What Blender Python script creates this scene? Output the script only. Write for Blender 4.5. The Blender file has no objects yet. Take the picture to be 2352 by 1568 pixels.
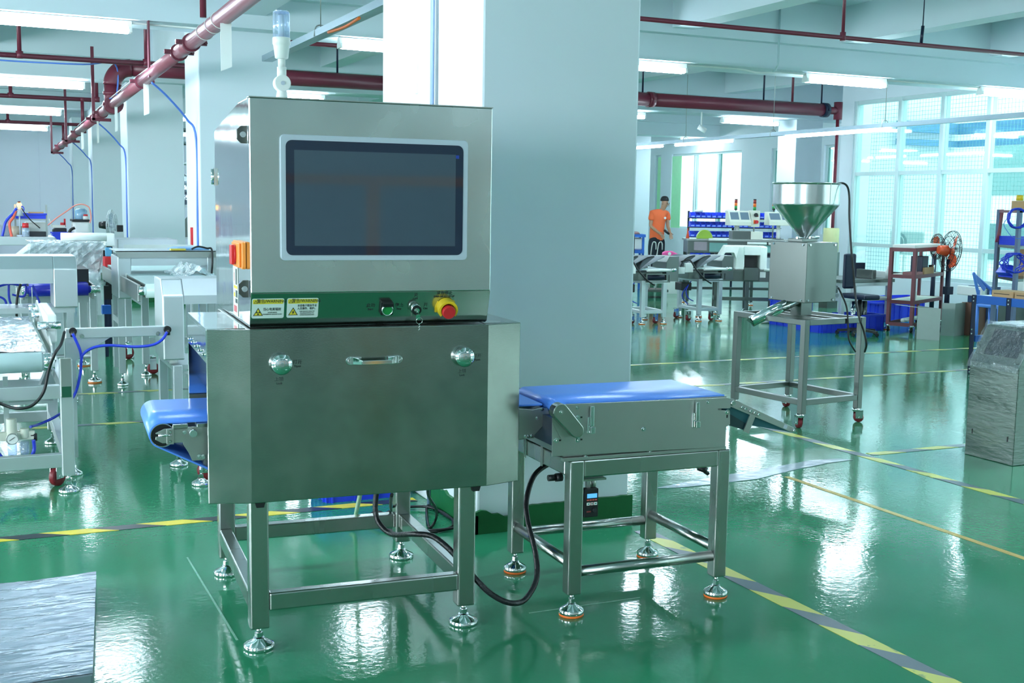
import bpy, bmesh, math, random
from mathutils import Vector, Matrix
random.seed(7)
C = bpy.context.scene.collection
# ------------------------------------------------------------------ camera, world, light, exposure
YAW, PITCH, ROLL, FPX, CAMH = 0.433, 0.1164, 0.0156, 2672.3, 1.5
F0 = Vector((math.sin(YAW), math.cos(YAW), 0)); R0 = Vector((math.cos(YAW), -math.sin(YAW), 0)); U0 = Vector((0, 0, 1))
F2 = F0*math.cos(PITCH)-U0*math.sin(PITCH); U2 = U0*math.cos(PITCH)+F0*math.sin(PITCH)
R3 = R0*math.cos(ROLL)+U2*math.sin(ROLL); U3 = U2*math.cos(ROLL)-R0*math.sin(ROLL)
CAMP = Vector((0, 0, CAMH))
cd = bpy.data.cameras.new('camera'); cam = bpy.data.objects.new('camera', cd); C.objects.link(cam)
cd.sensor_width = 36; cd.lens = FPX*36/2352; cd.clip_start = .05; cd.clip_end = 300
cam.matrix_world = Matrix(((R3.x, U3.x, -F2.x, 0), (R3.y, U3.y, -F2.y, 0), (R3.z, U3.z, -F2.z, CAMH), (0, 0, 0, 1)))
bpy.context.scene.camera = cam
vs = bpy.context.scene.view_settings
vs.view_transform = 'Standard'; vs.look = 'None'; vs.gamma = 1; vs.use_curve_mapping = False
vs.exposure = 1.18
wd = bpy.data.worlds.new('world'); bpy.context.scene.world = wd; wd.use_nodes = True
wd.node_tree.nodes['Background'].inputs[0].default_value = (.88, .97, 1, 1)
wd.node_tree.nodes['Background'].inputs[1].default_value = 1.9
LAMP = 33.0
DAY = 25.0
def area(name, loc, rot, sx, sy, power, col=(.86, .95, 1)):
    l = bpy.data.lights.new(name, 'AREA'); l.shape = 'RECTANGLE'; l.size = sx; l.size_y = sy; l.energy = power; l.color = col
    o = bpy.data.objects.new(name, l); o.location = loc; o.rotation_euler = rot; C.objects.link(o); return o
# daylight entering through the windows of the left-hand wall (outside the frame) and of the wall behind the camera
for yy in (-4.5, 1.5, 7.5, 13.5):
    area('window_daylight', (-7.15, yy, 1.9), (0, -math.pi/2, 0), 1.9, 3.6, DAY*7)
#area('window_daylight', (-2.5, -8.95, 1.75), (math.pi/2, 0, math.pi), 4.5, 1.6, DAY*.8)
#area('window_daylight', (4.5, -8.95, 1.75), (math.pi/2, 0, math.pi), 4.5, 1.6, DAY*.8)

# ------------------------------------------------------------------ pixel helpers: turn a viewed direction into a point on a real plane
def ray(px, py): return F2+R3*((px-1176)/FPX)+U3*((784-py)/FPX)
def fl(px, py, z=0.0):
    d = ray(px, py); t = (z-CAMH)/d.z; return Vector((d.x*t, d.y*t, z))
def aty(px, py, Y):
    d = ray(px, py); t = Y/d.y; return CAMP+d*t
def atx(px, py, X):
    d = ray(px, py); t = X/d.x; return CAMP+d*t
def atd(px, py, D):
    d = ray(px, py); t = D/(d.x*F0.x+d.y*F0.y); return CAMP+d*t
def frame(ox, oy, rz): return Matrix.Translation((ox, oy, 0))@Matrix.Rotation(rz, 4, 'Z')
def hit(M, px, py, ax, val):
    Mi = M.inverted(); o = Mi@CAMP; d = Mi.to_3x3()@ray(px, py)
    return o+d*((val-o[ax])/d[ax])

# ------------------------------------------------------------------ mesh helpers
class MB:
    def __init__(s): s.v = []; s.f = []; s.s = []
    def add(s, vs, fs, sm=False):
        n = len(s.v); s.v += [Vector(p) for p in vs]
        for f in fs: s.f.append([i+n for i in f]); s.s.append(sm)
        return s
    def box(s, x0, x1, y0, y1, z0, z1, M=None):
        vs = [Vector((x, y, z)) for z in (z0, z1) for y in (y0, y1) for x in (x0, x1)]
        if M is not None: vs = [M@p for p in vs]
        return s.add(vs, [(0, 2, 3, 1), (4, 5, 7, 6), (0, 1, 5, 4), (2, 6, 7, 3), (0, 4, 6, 2), (1, 3, 7, 5)])
    def bar(s, a, b, w, h, up=(0, 0, 1)):
        a = Vector(a); b = Vector(b); d = (b-a).normalized(); u = Vector(up)
        sd = d.cross(u)
        if sd.length < 1e-4: sd = d.cross(Vector((0, 1, 0)))
        sd.normalize(); u = sd.cross(d)
        vs = [p+sd*(i*w/2)+u*(j*h/2) for p in (a, b) for i, j in ((-1, -1), (1, -1), (1, 1), (-1, 1))]
        return s.add(vs, [(3, 2, 1, 0), (4, 5, 6, 7), (0, 1, 5, 4), (1, 2, 6, 5), (2, 3, 7, 6), (3, 0, 4, 7)])
    def cyl(s, a, b, r, r2=None, n=16, sm=True):
        a = Vector(a); b = Vector(b); r2 = r if r2 is None else r2; d = (b-a).normalized()
        u = d.orthogonal().normalized(); w = d.cross(u)
        ring = lambda c, q: [c+(u*math.cos(2*math.pi*i/n)+w*math.sin(2*math.pi*i/n))*q for i in range(n)]
        k = len(s.v); s.add(ring(a, r)+ring(b, r2), [(i, (i+1) % n, n+(i+1) % n, n+i) for i in range(n)], sm)
        s.f.append([k+i for i in range(n)][::-1]); s.s.append(False)
        s.f.append([k+n+i for i in range(n)]); s.s.append(False)
        return s
    def tube(s, pts, r, n=8, smooth=3, closed=False):
        pts = [Vector(p) for p in pts]
        if smooth and len(pts) > 2:
            out = []; L = len(pts)
            for i in range(L if closed else L-1):
                if closed: p0, p1, p2, p3 = pts[i-1], pts[i], pts[(i+1) % L], pts[(i+2) % L]
                else: p0, p1, p2, p3 = pts[max(i-1, 0)], pts[i], pts[i+1], pts[min(i+2, L-1)]
                for k in range(smooth*2):
                    t = k/(smooth*2)
                    out.append(.5*((2*p1)+(p2-p0)*t+(2*p0-5*p1+4*p2-p3)*t*t+(3*p1-p0-3*p2+p3)*t**3))
            if not closed: out.append(pts[-1])
            pts = out
        u = None; rings = []; L = len(pts)
        for i, p in enumerate(pts):
            if closed: d = (pts[(i+1) % L]-pts[i-1])
            else: d = (pts[min(i+1, L-1)]-pts[max(i-1, 0)])
            d.normalize()
            if u is None: u = d.orthogonal().normalized()
            else:
                u = (u-d*u.dot(d)); u = u.normalized() if u.length > 1e-5 else d.orthogonal().normalized()
            w = d.cross(u)
            rings += [p+(u*math.cos(2*math.pi*k/n)+w*math.sin(2*math.pi*k/n))*r for k in range(n)]
        fs = [(i*n+k, i*n+(k+1) % n, ((i+1) % L)*n+(k+1) % n, ((i+1) % L)*n+k) for i in range(L if closed else L-1) for k in range(n)]
        k0 = len(s.v); s.add(rings, fs, True)
        if not closed:
            s.f.append([k0+k for k in range(n)][::-1]); s.s.append(False)
            s.f.append([k0+(L-1)*n+k for k in range(n)]); s.s.append(False)
        return s
    def prism(s, poly, ax, a, b, sm=False):
        # ax 'x': poly is (y,z) run along x; 'y': poly is (x,z); 'z': poly is (x,y)
        def P(p, t): return {'x': (t, p[0], p[1]), 'y': (p[0], t, p[1]), 'z': (p[0], p[1], t)}[ax]
        n = len(poly); ar = sum(poly[i][0]*poly[(i+1) % n][1]-poly[(i+1) % n][0]*poly[i][1] for i in range(n))
        if (ar < 0) != (ax == 'y'): poly = poly[::-1]
        k = len(s.v); s.add([P(p, a) for p in poly]+[P(p, b) for p in poly], [(i, (i+1) % n, n+(i+1) % n, n+i) for i in range(n)], sm)
        s.f.append([k+i for i in range(n)][::-1]); s.s.append(False)
        s.f.append([k+n+i for i in range(n)]); s.s.append(False)
        return s
    def lathe(s, prof, c=(0, 0, 0), n=24, ax='z', sm=True, M=None):
        c = Vector(c); vs = []
        for r, z in prof:
            for i in range(n):
                x, y = r*math.cos(2*math.pi*i/n), r*math.sin(2*math.pi*i/n)
                p = Vector({'z': (x, y, z), 'y': (x, z, -y), 'x': (z, x, y)}[ax]); vs.append(c+(M@p if M is not None else p))
        m = len(prof); fs = [(j*n+i, j*n+(i+1) % n, (j+1)*n+(i+1) % n, (j+1)*n+i) for j in range(m-1) for i in range(n)]
        k = len(s.v); s.add(vs, fs, sm)
        s.f.append([k+i for i in range(n)][::-1]); s.s.append(False)
        s.f.append([k+(m-1)*n+i for i in range(n)]); s.s.append(False)
        return s
    def quad(s, *p): return s.add(p, [tuple(range(len(p)))])
    def xf(s, M): s.v = [M@p for p in s.v]; return s
def rrect(x0, x1, y0, y1, r, n=5):
    o = []
    for cx, cy, a in ((x1-r, y1-r, 0), (x0+r, y1-r, 90), (x0+r, y0+r, 180), (x1-r, y0+r, 270)):
        for i in range(n+1):
            t = math.radians(a+90*i/n); o.append((cx+r*math.cos(t), cy+r*math.sin(t)))
    return o
def rootm(o):
    while o.parent: o = o.parent
    return Matrix.Translation(o.location)@Matrix.Rotation(o.rotation_euler.z, 4, 'Z')
def part(name, mb, mat, parent=None, bev=0.0, world=False, loc=None, label=None, seg=2, stuff=False):
    """link one mesh object; world=True: the builder holds world coordinates"""
    if world and parent is not None: mb.xf(rootm(parent).inverted())
    if parent is None:
        lo = Vector(loc) if loc is not None else Vector((sum(p.x for p in mb.v)/len(mb.v), sum(p.y for p in mb.v)/len(mb.v), min(p.z for p in mb.v)))
        mb.xf(Matrix.Translation(-lo))
    def mk(vs_, fs, ss):
        me = bpy.data.meshes.new(name); me.from_pydata([tuple(p) for p in vs_], [], fs)
        me.polygons.foreach_set('use_smooth', ss); me.materials.append(mat)
        o = bpy.data.objects.new(name, me); C.objects.link(o)
        if parent is None: o.location = lo
        else: o.parent = parent
        if bev:
            b = o.modifiers.new('bevel', 'BEVEL'); b.width = bev; b.segments = seg; b.limit_method = 'ANGLE'; b.angle_limit = .6
        if label: o['label'] = label
        if stuff: o['kind'] = 'stuff'
        return o
    if parent is None or stuff: return mk(mb.v, mb.f, mb.s)
    cl = clusters(mb)
    if len(cl) == 1: return mk(mb.v, mb.f, mb.s)
    first = None
    for ids in cl:
        mp_ = {}; vs_ = []; fs = []; ss = []
        for fi in ids:
            f = []
            for i in mb.f[fi]:
                if i not in mp_: mp_[i] = len(vs_); vs_.append(mb.v[i])
                f.append(mp_[i])
            fs.append(f); ss.append(mb.s[fi])
        o = mk(vs_, fs, ss)
        first = first or o
    return first
def clusters(mb):
    """faces grouped into separate pieces: connected faces, and pieces whose boxes touch, stay together"""
    par = list(range(len(mb.v)))
    def fd_(i):
        while par[i] != i: par[i] = par[par[i]]; i = par[i]
        return i
    for f in mb.f:
        a = fd_(f[0])
        for i in f[1:]: par[fd_(i)] = a
    isl = {}
    for k, f in enumerate(mb.f): isl.setdefault(fd_(f[0]), []).append(k)
    isl = list(isl.values())
    if len(isl) == 1: return isl
    bb = []
    for ids in isl:
        P_ = [mb.v[i] for k in ids for i in mb.f[k]]
        bb.append([min(p[a] for p in P_)-.0004 for a in range(3)]+[max(p[a] for p in P_)+.0004 for a in range(3)])
    n = len(isl); pr_ = list(range(n))
    def f2(i):
        while pr_[i] != i: i = pr_[i]
        return i
    for i in range(n):
        for j in range(i):
            if all(bb[i][a] <= bb[j][a+3] and bb[j][a] <= bb[i][a+3] for a in range(3)): pr_[f2(i)] = f2(j)
    out = {}
    for i in range(n): out.setdefault(f2(i), []).extend(isl[i])
    return sorted(out.values(), key=lambda q: -len(q))
def thing(name, label, cat, loc=(0, 0, 0), rz=0.0, group=None, kind=None):
    o = bpy.data.objects.new(name, None); o.empty_display_size = .1; C.objects.link(o)
    o.location = loc; o.rotation_euler = (0, 0, rz); o['label'] = label; o['category'] = cat
    if group: o['group'] = group
    if kind: o['kind'] = kind
    return o
def tag(o, label, cat, group=None):
    o['label'] = label; o['category'] = cat
    if group: o['group'] = group
    return o
def struct(name, mb, mat, parent=None, bev=0):
    o = part(name, mb, mat, parent, bev)
    if parent is None: o['kind'] = 'structure'
    return o
def copy_tree(o, parent=None, **kw):
    c = o.copy(); C.objects.link(c)
    if parent is not None: c.parent = parent
    for ch in [q for q in bpy.data.objects if q.parent == o]: copy_tree(ch, c)
    return c
def dup(o, loc, rz, label=None, group=None):
    c = copy_tree(o); c.location = loc; c.rotation_euler = (0, 0, rz)
    if label: c['label'] = label
    if group: c['group'] = group
    return c

# ------------------------------------------------------------------ materials
def lin(c):
    f = lambda u: u/12.92 if u <= .04045 else ((u+.055)/1.055)**2.4
    return tuple(f(x/255) for x in c)+(1,)
def mat(name, rgb, rough=.5, metal=0.0, var=.06, vs_=12, bump=0.0, bs=60, spec=.5, rvar=.0, stretch=None, coat=0, em=None, ems=0, alpha=1, trans=0):
    m = bpy.data.materials.new(name); m.use_nodes = True; nt = m.node_tree; N = nt.nodes; L = nt.links; b = N['Principled BSDF']
    tc = N.new('ShaderNodeTexCoord'); mp = N.new('ShaderNodeMapping'); L.new(tc.outputs['Object'], mp.inputs[0])
    if stretch: mp.inputs['Scale'].default_value = stretch
    nz = N.new('ShaderNodeTexNoise'); nz.inputs['Scale'].default_value = vs_; nz.inputs['Detail'].default_value = 3; L.new(mp.outputs[0], nz.inputs[0])
    c = lin(rgb)
    mx = N.new('ShaderNodeMix'); mx.data_type = 'RGBA'; L.new(nz.outputs[0], mx.inputs[0])
    mx.inputs[6].default_value = tuple(max(0, x*(1-var)) for x in c[:3])+(1,); mx.inputs[7].default_value = tuple(min(1, x*(1+var)) for x in c[:3])+(1,)
    L.new(mx.outputs[2], b.inputs['Base Color'])
    b.inputs['Roughness'].default_value = rough; b.inputs['Metallic'].default_value = metal; b.inputs['Specular IOR Level'].default_value = spec
    if rvar:
        mr = N.new('ShaderNodeMapRange'); L.new(nz.outputs[0], mr.inputs[0]); mr.inputs[1].default_value = .3; mr.inputs[2].default_value = .7
        mr.inputs[3].default_value = max(.02, rough-rvar); mr.inputs[4].default_value = rough+rvar; L.new(mr.outputs[0], b.inputs['Roughness'])
    if bump:
        n2 = N.new('ShaderNodeTexNoise'); n2.inputs['Scale'].default_value = bs; n2.inputs['Detail'].default_value = 3; L.new(mp.outputs[0], n2.inputs[0])
        bp = N.new('ShaderNodeBump'); bp.inputs['Strength'].default_value = bump; bp.inputs['Distance'].default_value = .01
        L.new(n2.outputs[0], bp.inputs['Height']); L.new(bp.outputs[0], b.inputs['Normal'])
    if em: b.inputs['Emission Color'].default_value = lin(em); b.inputs['Emission Strength'].default_value = ems
    if coat: b.inputs['Coat Weight'].default_value = coat; b.inputs['Coat Roughness'].default_value = .08
    if alpha < 1: b.inputs['Alpha'].default_value = alpha
    if trans: b.inputs['Transmission Weight'].default_value = trans
    return m
def clearmat(name, tint, refl=.12, rough=.02, bump=0.0, bs=30, haze=0.0, hazecol=(235, 245, 250)):
    m = bpy.data.materials.new(name); m.use_nodes = True; nt = m.node_tree; N = nt.nodes; L = nt.links
    for n in list(N):
        if n.type != 'OUTPUT_MATERIAL': N.remove(n)
    out = [n for n in N if n.type == 'OUTPUT_MATERIAL'][0]
    t = N.new('ShaderNodeBsdfTransparent'); t.inputs[0].default_value = lin(tint)
    g = N.new('ShaderNodeBsdfGlossy'); g.inputs['Roughness'].default_value = rough; g.inputs[0].default_value = (1, 1, 1, 1)
    mx = N.new('ShaderNodeMixShader'); L.new(t.outputs[0], mx.inputs[1]); L.new(g.outputs[0], mx.inputs[2]); L.new(mx.outputs[0], out.inputs[0])
    fr = N.new('ShaderNodeLayerWeight'); pw = N.new('ShaderNodeMath'); pw.operation = 'POWER'; pw.inputs[1].default_value = 4; L.new(fr.outputs['Facing'], pw.inputs[0])
    ad = N.new('ShaderNodeMath'); ad.operation = 'MULTIPLY_ADD'; ad.inputs[1].default_value = .85; ad.inputs[2].default_value = refl*.6; ad.use_clamp = True
    L.new(pw.outputs[0], ad.inputs[0]); L.new(ad.outputs[0], mx.inputs[0])
    if haze:
        d = N.new('ShaderNodeBsdfDiffuse'); d.inputs[0].default_value = lin(hazecol)
        m2 = N.new('ShaderNodeMixShader'); nz = N.new('ShaderNodeTexNoise'); nz.inputs['Scale'].default_value = bs*.5; nz.inputs['Detail'].default_value = 4
        tc2 = N.new('ShaderNodeTexCoord'); L.new(tc2.outputs['Object'], nz.inputs[0])
        mr = N.new('ShaderNodeMapRange'); L.new(nz.outputs[0], mr.inputs[0]); mr.inputs[1].default_value = .35; mr.inputs[2].default_value = .7
        mr.inputs[3].default_value = haze*.4; mr.inputs[4].default_value = min(1, haze*1.6)
        L.new(mr.outputs[0], m2.inputs[0]); L.new(mx.outputs[0], m2.inputs[1]); L.new(d.outputs[0], m2.inputs[2]); L.new(m2.outputs[0], out.inputs[0])
    if bump:
        tc = N.new('ShaderNodeTexCoord'); n2 = N.new('ShaderNodeTexNoise'); n2.inputs['Scale'].default_value = bs; n2.inputs['Detail'].default_value = 5; n2.inputs['Distortion'].default_value = 1.5
        L.new(tc.outputs['Object'], n2.inputs[0]); bp = N.new('ShaderNodeBump'); bp.inputs['Strength'].default_value = bump; bp.inputs['Distance'].default_value = .02
        L.new(n2.outputs[0], bp.inputs['Height']); L.new(bp.outputs[0], g.inputs['Normal'])
    return m
STEEL = mat('brushed_steel', (178, 183, 180), .26, 1, var=.07, vs_=3, bump=.012, bs=300, rvar=.05, stretch=(1, 1, .15))
STEELD = mat('satin_steel', (176, 181, 178), .4, 1, var=.07, vs_=5, bump=.02, bs=200)
PANEL = mat('smudged_door_steel', (156, 163, 158), .19, 1, var=.10, vs_=4, bump=.012, bs=240, rvar=.08)
UPANEL = mat('blotchy_brushed_steel', (208, 217, 215), .25, 1, var=.16, vs_=5, bump=.012, bs=240, rvar=.05, stretch=(1, 1, .8))
MIRROR = mat('polished_steel', (225, 232, 232), .08, 1, var=.03, vs_=3, bump=.14, bs=4, stretch=(1, 1, .6))
DARKST = mat('dark_satin_steel', (104, 106, 104), .35, .9)
STRIP = mat('glossy_steel_strip', (168, 176, 170), .17, 1, var=.05, vs_=6)
CHROME = mat('chrome', (225, 228, 230), .07, 1, var=.02)
ALU = mat('anodised_aluminium', (190, 202, 216), .42, .15, var=.02)
BGSTEEL = mat('grey_sheet_steel', (118, 126, 124), .30, 1, var=.06, vs_=4, bump=.02, bs=120)
BELT = mat('blue_belt', (90, 148, 248), .3, 0, var=.05, vs_=3, bump=.01, bs=400)
LSTEEL = mat('sheet_steel_lit_tone', (206, 214, 218), .42, .85, var=.06, vs_=4, bump=.02, bs=120)  # grey sheet steel again, with the left side's brighter light put into its colour
WBELT = mat('pale_belt', (196, 222, 222), .35, 0, var=.03)
BLACK = mat('black_plastic', (22, 24, 28), .4, 0, var=.1)
RUB = mat('dark_rubber', (34, 38, 42), .55, 0, var=.1)
ORANGE = mat('orange_pad', (236, 112, 36), .5, 0, var=.06)
WHITE = mat('white_plastic', (228, 234, 232), .35, 0, var=.03)
CREAM = mat('cream_plastic', (222, 226, 212), .4, 0, var=.03)
BLUE = mat('blue_plastic', (40, 66, 214), .35, 0, var=.06)
LBLUE = mat('light_blue_plastic', (90, 140, 226), .35, 0, var=.05)
NAVY = mat('navy_painted_steel', (24, 36, 62), .4, .2, var=.08)
BLUEP = mat('blue_painted_steel', (32, 96, 186), .4, .1, var=.05)
REDP = mat('dark_red_pipe_paint', (112, 44, 62), .35, 0, var=.12, vs_=6)
PINKP = mat('dusty_red_pipe_paint', (158, 92, 106), .38, 0, var=.16, vs_=5)
MAROON = mat('maroon_painted_steel', (104, 44, 56), .4, .1, var=.08)
RED = mat('red_plastic', (206, 40, 48), .35, 0, var=.04)
YEL = mat('yellow_plastic', (232, 196, 40), .4, 0, var=.04)
OFFW = mat('off_white_paint', (222, 230, 232), .6, 0, var=.03, vs_=2, bump=.02, bs=20)
GREENP = mat('green_plastic', (30, 140, 70), .35, 0, var=.04)
CARD = mat('cardboard', (186, 152, 112), .8, 0, var=.06)
HOSEB = mat('blue_hose', (34, 60, 200), .3, 0, var=.04)
# ------------------------------------------------------------------ the hall
def floor_mat():
    m = mat('green_epoxy_floor', (44, 128, 91), .085, 0, var=.10, vs_=.7, spec=.5)
    nt = m.node_tree; N = nt.nodes; L = nt.links; b = N['Principled BSDF']
    tc = N.new('ShaderNodeTexCoord')
    n1 = N.new('ShaderNodeTexNoise'); n1.inputs['Scale'].default_value = 5; n1.inputs['Detail'].default_value = 4
    n2 = N.new('ShaderNodeTexNoise'); n2.inputs['Scale'].default_value = 46; n2.inputs['Detail'].default_value = 2
    L.new(tc.outputs['Object'], n1.inputs[0]); L.new(tc.outputs['Object'], n2.inputs[0])
    b1 = N.new('ShaderNodeBump'); b1.inputs['Strength'].default_value = .09; b1.inputs['Distance'].default_value = .01; L.new(n1.outputs[0], b1.inputs['Height'])
    b2 = N.new('ShaderNodeBump'); b2.inputs['Strength'].default_value = .13; b2.inputs['Distance'].default_value = .004; L.new(n2.outputs[0], b2.inputs['Height'])
    L.new(b1.outputs[0], b2.inputs['Normal']); L.new(b2.outputs[0], b.inputs['Normal'])
    n3 = N.new('ShaderNodeTexNoise'); n3.inputs['Scale'].default_value = 1.6; n3.inputs['Detail'].default_value = 6; L.new(tc.outputs['Object'], n3.inputs[0])
    mr = N.new('ShaderNodeMapRange'); L.new(n3.outputs[0], mr.inputs[0]); mr.inputs[1].default_value = .35; mr.inputs[2].default_value = .7
    mr.inputs[3].default_value = .06; mr.inputs[4].default_value = .15; L.new(mr.outputs[0], b.inputs['Roughness'])
    return m
WALL = mat('painted_plaster', (218, 230, 238), .55, 0, var=.03, vs_=1.2, bump=.03, bs=8)
WALLB = mat('cool_painted_partition', (228, 234, 248), .5, 0, var=.03, vs_=1)
CEIL = mat('painted_concrete_ceiling', (212, 226, 234), .75, 0, var=.04, vs_=1)
XL, XG, XR, YB_, YF, ZC = -7.2, 13.2, 16.2, -9.0, 33.5, 3.95
PLAN = [(XL, YB_), (XG+.2, YB_), (XG+.2, 15.5), (XR+.2, 15.5), (XR+.2, YF), (XL, YF)]
struct('floor', MB().prism(PLAN, 'z', -.1, 0), floor_mat())
ceil = struct('ceiling', MB().prism(PLAN, 'z', ZC, ZC+.1), CEIL)
BROWS = [-7.8, -1.6, 4.79, 11.86, 17.79, 23.7, 29.3]
ROWS = [4.79, 11.86, 17.79, 23.2, 27.9]
def inpar(o, mb): return mb.xf(Matrix.Translation(-o.location))
for y in BROWS:
    part('ceiling_beam', inpar(ceil, MB().prism([(y-.25, 3.17), (y+.35, 3.17), (y+.35, ZC), (y-.38, ZC), (y-.38, 3.46), (y-.25, 3.46)], 'x', XL, XG if y < 15 else XR)), CEIL, ceil)
ys = [YB_]+BROWS+[YF]
for k in range(9):
    x = -7.2+2.43*k; zb = 3.52
    if k in (0,): continue
    for a, b in zip(ys[:-1], ys[1:]):
        if k == 4 and b > 4: zb = 3.3
        if x > XG-.3 and a < 15: continue
        part('cross_beam', inpar(ceil, MB().box(x-.14, x+.14, a+.3, b-.2, zb, ZC)), CEIL, ceil)
struct('wall_back', MB().box(XL, XG, YB_-.1, YB_, 0, ZC), mat('grey_painted_back_wall', (204, 213, 216), .6, 0, var=.05, vs_=1))
struct('wall_left', MB().box(XL-.1, XL, YB_, YF, 0, ZC), WALL)
wf = struct('wall_far', MB().box(XL, XR, YF, YF+.1, 0, ZC), WALLB)
for x in (.62, 1.62, 2.62, 3.62, 4.62, 5.62, 6.62):
    part('wall_panel', inpar(wf, MB().box(x+.012, x+.988, YF-.02, YF, 0, ZC)), WALLB, wf)
# right-hand glazed wall
glz = struct('wall_right', MB().box(XG, XG+.2, YB_, 15.3, 0, .46).box(XG, XG+.2, 15.302, 15.5, 0, ZC).box(XG, XR, 15.5, 15.6, 0, ZC).box(XG, XG+.2, YB_, 15.3, 3.28, ZC), WALL)
FRAME = mat('pale_window_frame', (198, 220, 222), .4, .1, var=.02)
TEALG = clearmat('teal_window_glass', (234, 249, 247), .1)
CLEARG = clearmat('clear_window_glass', (226, 244, 240), .08)
mull = [atx(px, 300, XG).y for px in (1962, 2062, 2160, 2266)]
st = mull[0]-mull[1]
while mull[-1] > -8.5: mull.append(mull[-1]-1.05)
for i, (b, a) in enumerate(zip(mull[:-1], mull[1:])):
    w = struct('window_%d' % (i+1), MB().box(XG+.02, XG+.14, b-.035, b+.035, .46, 3.28), FRAME)
    for z in (.49, .95, 2.10, 3.25):
        part('window_rail', inpar(w, MB().box(XG+.03, XG+.11, a+.035, b-.035, z-.03, z+.03)), FRAME, w)
    for z0, z1 in ((.52, .92), (.98, 2.07), (2.13, 3.22)):
        part('pane', inpar(w, MB().box(XG+.066, XG+.072, a+.035, b-.035, z0, z1)), TEALG, w)
WIRE = mat('grey_wire', (140, 190, 190), .5, .3, var=.05)
g = MB(); yy = 15.2
while yy > 10.2: g.box(XG+.3, XG+.303, yy-.0018, yy+.0018, .5, 3.3); yy -= .062
zz = .52
while zz < 3.3: g.box(XG+.3, XG+.303, 10.2, 15.2, zz-.0018, zz+.0018); zz += .062
o = part('security_mesh', g, WIRE); o['kind'] = 'stuff'; tag(o, 'fine square wire mesh stretched outside the tall teal window panes', 'wire mesh')
# far right wall with daylight windows
def wall_with_holes(name, X, y0, y1, holes, th=.25):
    m = MB(); ys = y0
    for a, b, z0, z1 in holes:
        m.box(X, X+th, ys, a, 0, ZC); m.box(X, X+th, a, b, 0, z0); m.box(X, X+th, a, b, z1, ZC); ys = b
    m.box(X, X+th, ys, y1, 0, ZC); return struct(name, m, WALL)
hl = sorted([atx(px, 450, XR).y for px in (1540, 1700)]); hl2 = sorted([atx(px, 450, XR).y for px in (1768, 1790)]); hl3 = sorted([atx(px, 450, XR).y for px in (1888, 1912)])
hl0 = sorted([atx(px, 450, XR).y for px in (1502, 1516)])
wall_with_holes('wall_right_far', XR, 15.6, YF, [(hl3[0], hl3[1], 1.0, 2.85), (hl2[0], hl2[1], 1.0, 2.85), (hl[0], hl[1], 1.0, 2.85), (hl0[0], hl0[1], 1.0, 2.85)])
n = 30; GRF = mat('pale_green_film', (170, 240, 186), .4)
for a, b in ((hl), (hl2), (hl3), (hl0)):
    w = struct('window_%d' % n, MB().box(XR+.05, XR+.12, a, b, .97, 1.04).box(XR+.05, XR+.12, a, b, 2.80, 2.86).box(XR+.05, XR+.12, a, a+.07, 1.04, 2.8).box(XR+.05, XR+.12, b-.07, b, 1.04, 2.8), FRAME); n += 1
    if n in (31, 34): part('green_film', inpar(w, MB().box(XR+.03, XR+.04, b-.42 if n == 31 else a, b if n == 31 else a+.2, 1.0, 2.8)), GRF, w)
    k = max(1, round((b-a)/.95))
    for j in range(k):
        y0 = a+(b-a)*j/k; y1 = a+(b-a)*(j+1)/k
        part('sash', inpar(w, MB().box(XR+.07, XR+.11, y0+.02, y0+.08, 1.04, 2.8).box(XR+.07, XR+.11, y1-.08, y1-.02, 1.04, 2.8)), mat('grey_green_sash', (120, 160, 158), .4) if j == 0 else FRAME, w)
        part('pane', inpar(w, MB().box(XR+.088, XR+.092, y0+.08, y1-.08, 1.04, 2.8)), CLEARG, w)
# columns
def column(x, y, dy=.8, label='', w=.8, base=True, h=3.3):
    c = thing('concrete_column', label, 'column', (x+w/2, y+dy/2, 0), kind='structure')
    part('shaft', MB().box(x, x+w, y, y+dy, 0, h), WALL, c, bev=.012, world=True)
    if base: part('painted_base', MB().box(x-.006, x+w+.006, y-.006, y+dy+.006, 0, .12), GBASE, c, bev=.004, world=True)
    return c
GBASE = mat('green_base_paint', (8, 96, 48), .45, 0, var=.25, vs_=9, bump=.1, bs=25)
c = thing('concrete_column', 'wide pale concrete column with green base standing right behind the large inspection machine', 'column', (2.45, 5.1, 0), kind='structure')
part('shaft', MB().box(2.05, 2.85, 4.79, 5.335, 0, 3.3), WALL, c, bev=.012, world=True)
part('pilaster', MB().box(2.05, 2.85, 5.375, 6.17, 0, 3.3), OFFW, c, bev=.01, world=True)
m = MB()
random.seed(3)
P_ = []
for i in range(29):
    t = i/28; x = 2.035+.83*t
    P_.append((x, .112+(random.uniform(-.002, .002) if t > .22 else random.uniform(-.012, .018)-(.03 if t > .1 else .005))))
m.prism([(2.035, 0)]+P_+[(2.865, 0)], 'y', 4.772, 4.79)
P_ = [(4.772+.57*i/16, .108+random.uniform(-.007, .012)-.03*(i < 2)) for i in range(17)]
m.prism([(4.772, 0)]+P_+[(5.342, 0)], 'x', 2.034, 2.05)
m.box(2.85, 2.866, 4.775, 5.34, 0, .112)
part('painted_base', m, GBASE, c, world=True)
part('cable_conduit', MB().cyl((2.03, 5.355, .0), (2.03, 5.355, 3.3), .011, n=8), mat('blue_grey_conduit', (128, 152, 186), .4), c, world=True)
part('paint_chip', MB().box(2.04, 2.05, 5.6, 5.63, 2.05, 2.3), OFFW, c, world=True)
BLCAB = mat('blue_cable', (86, 128, 216), .4)
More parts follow.
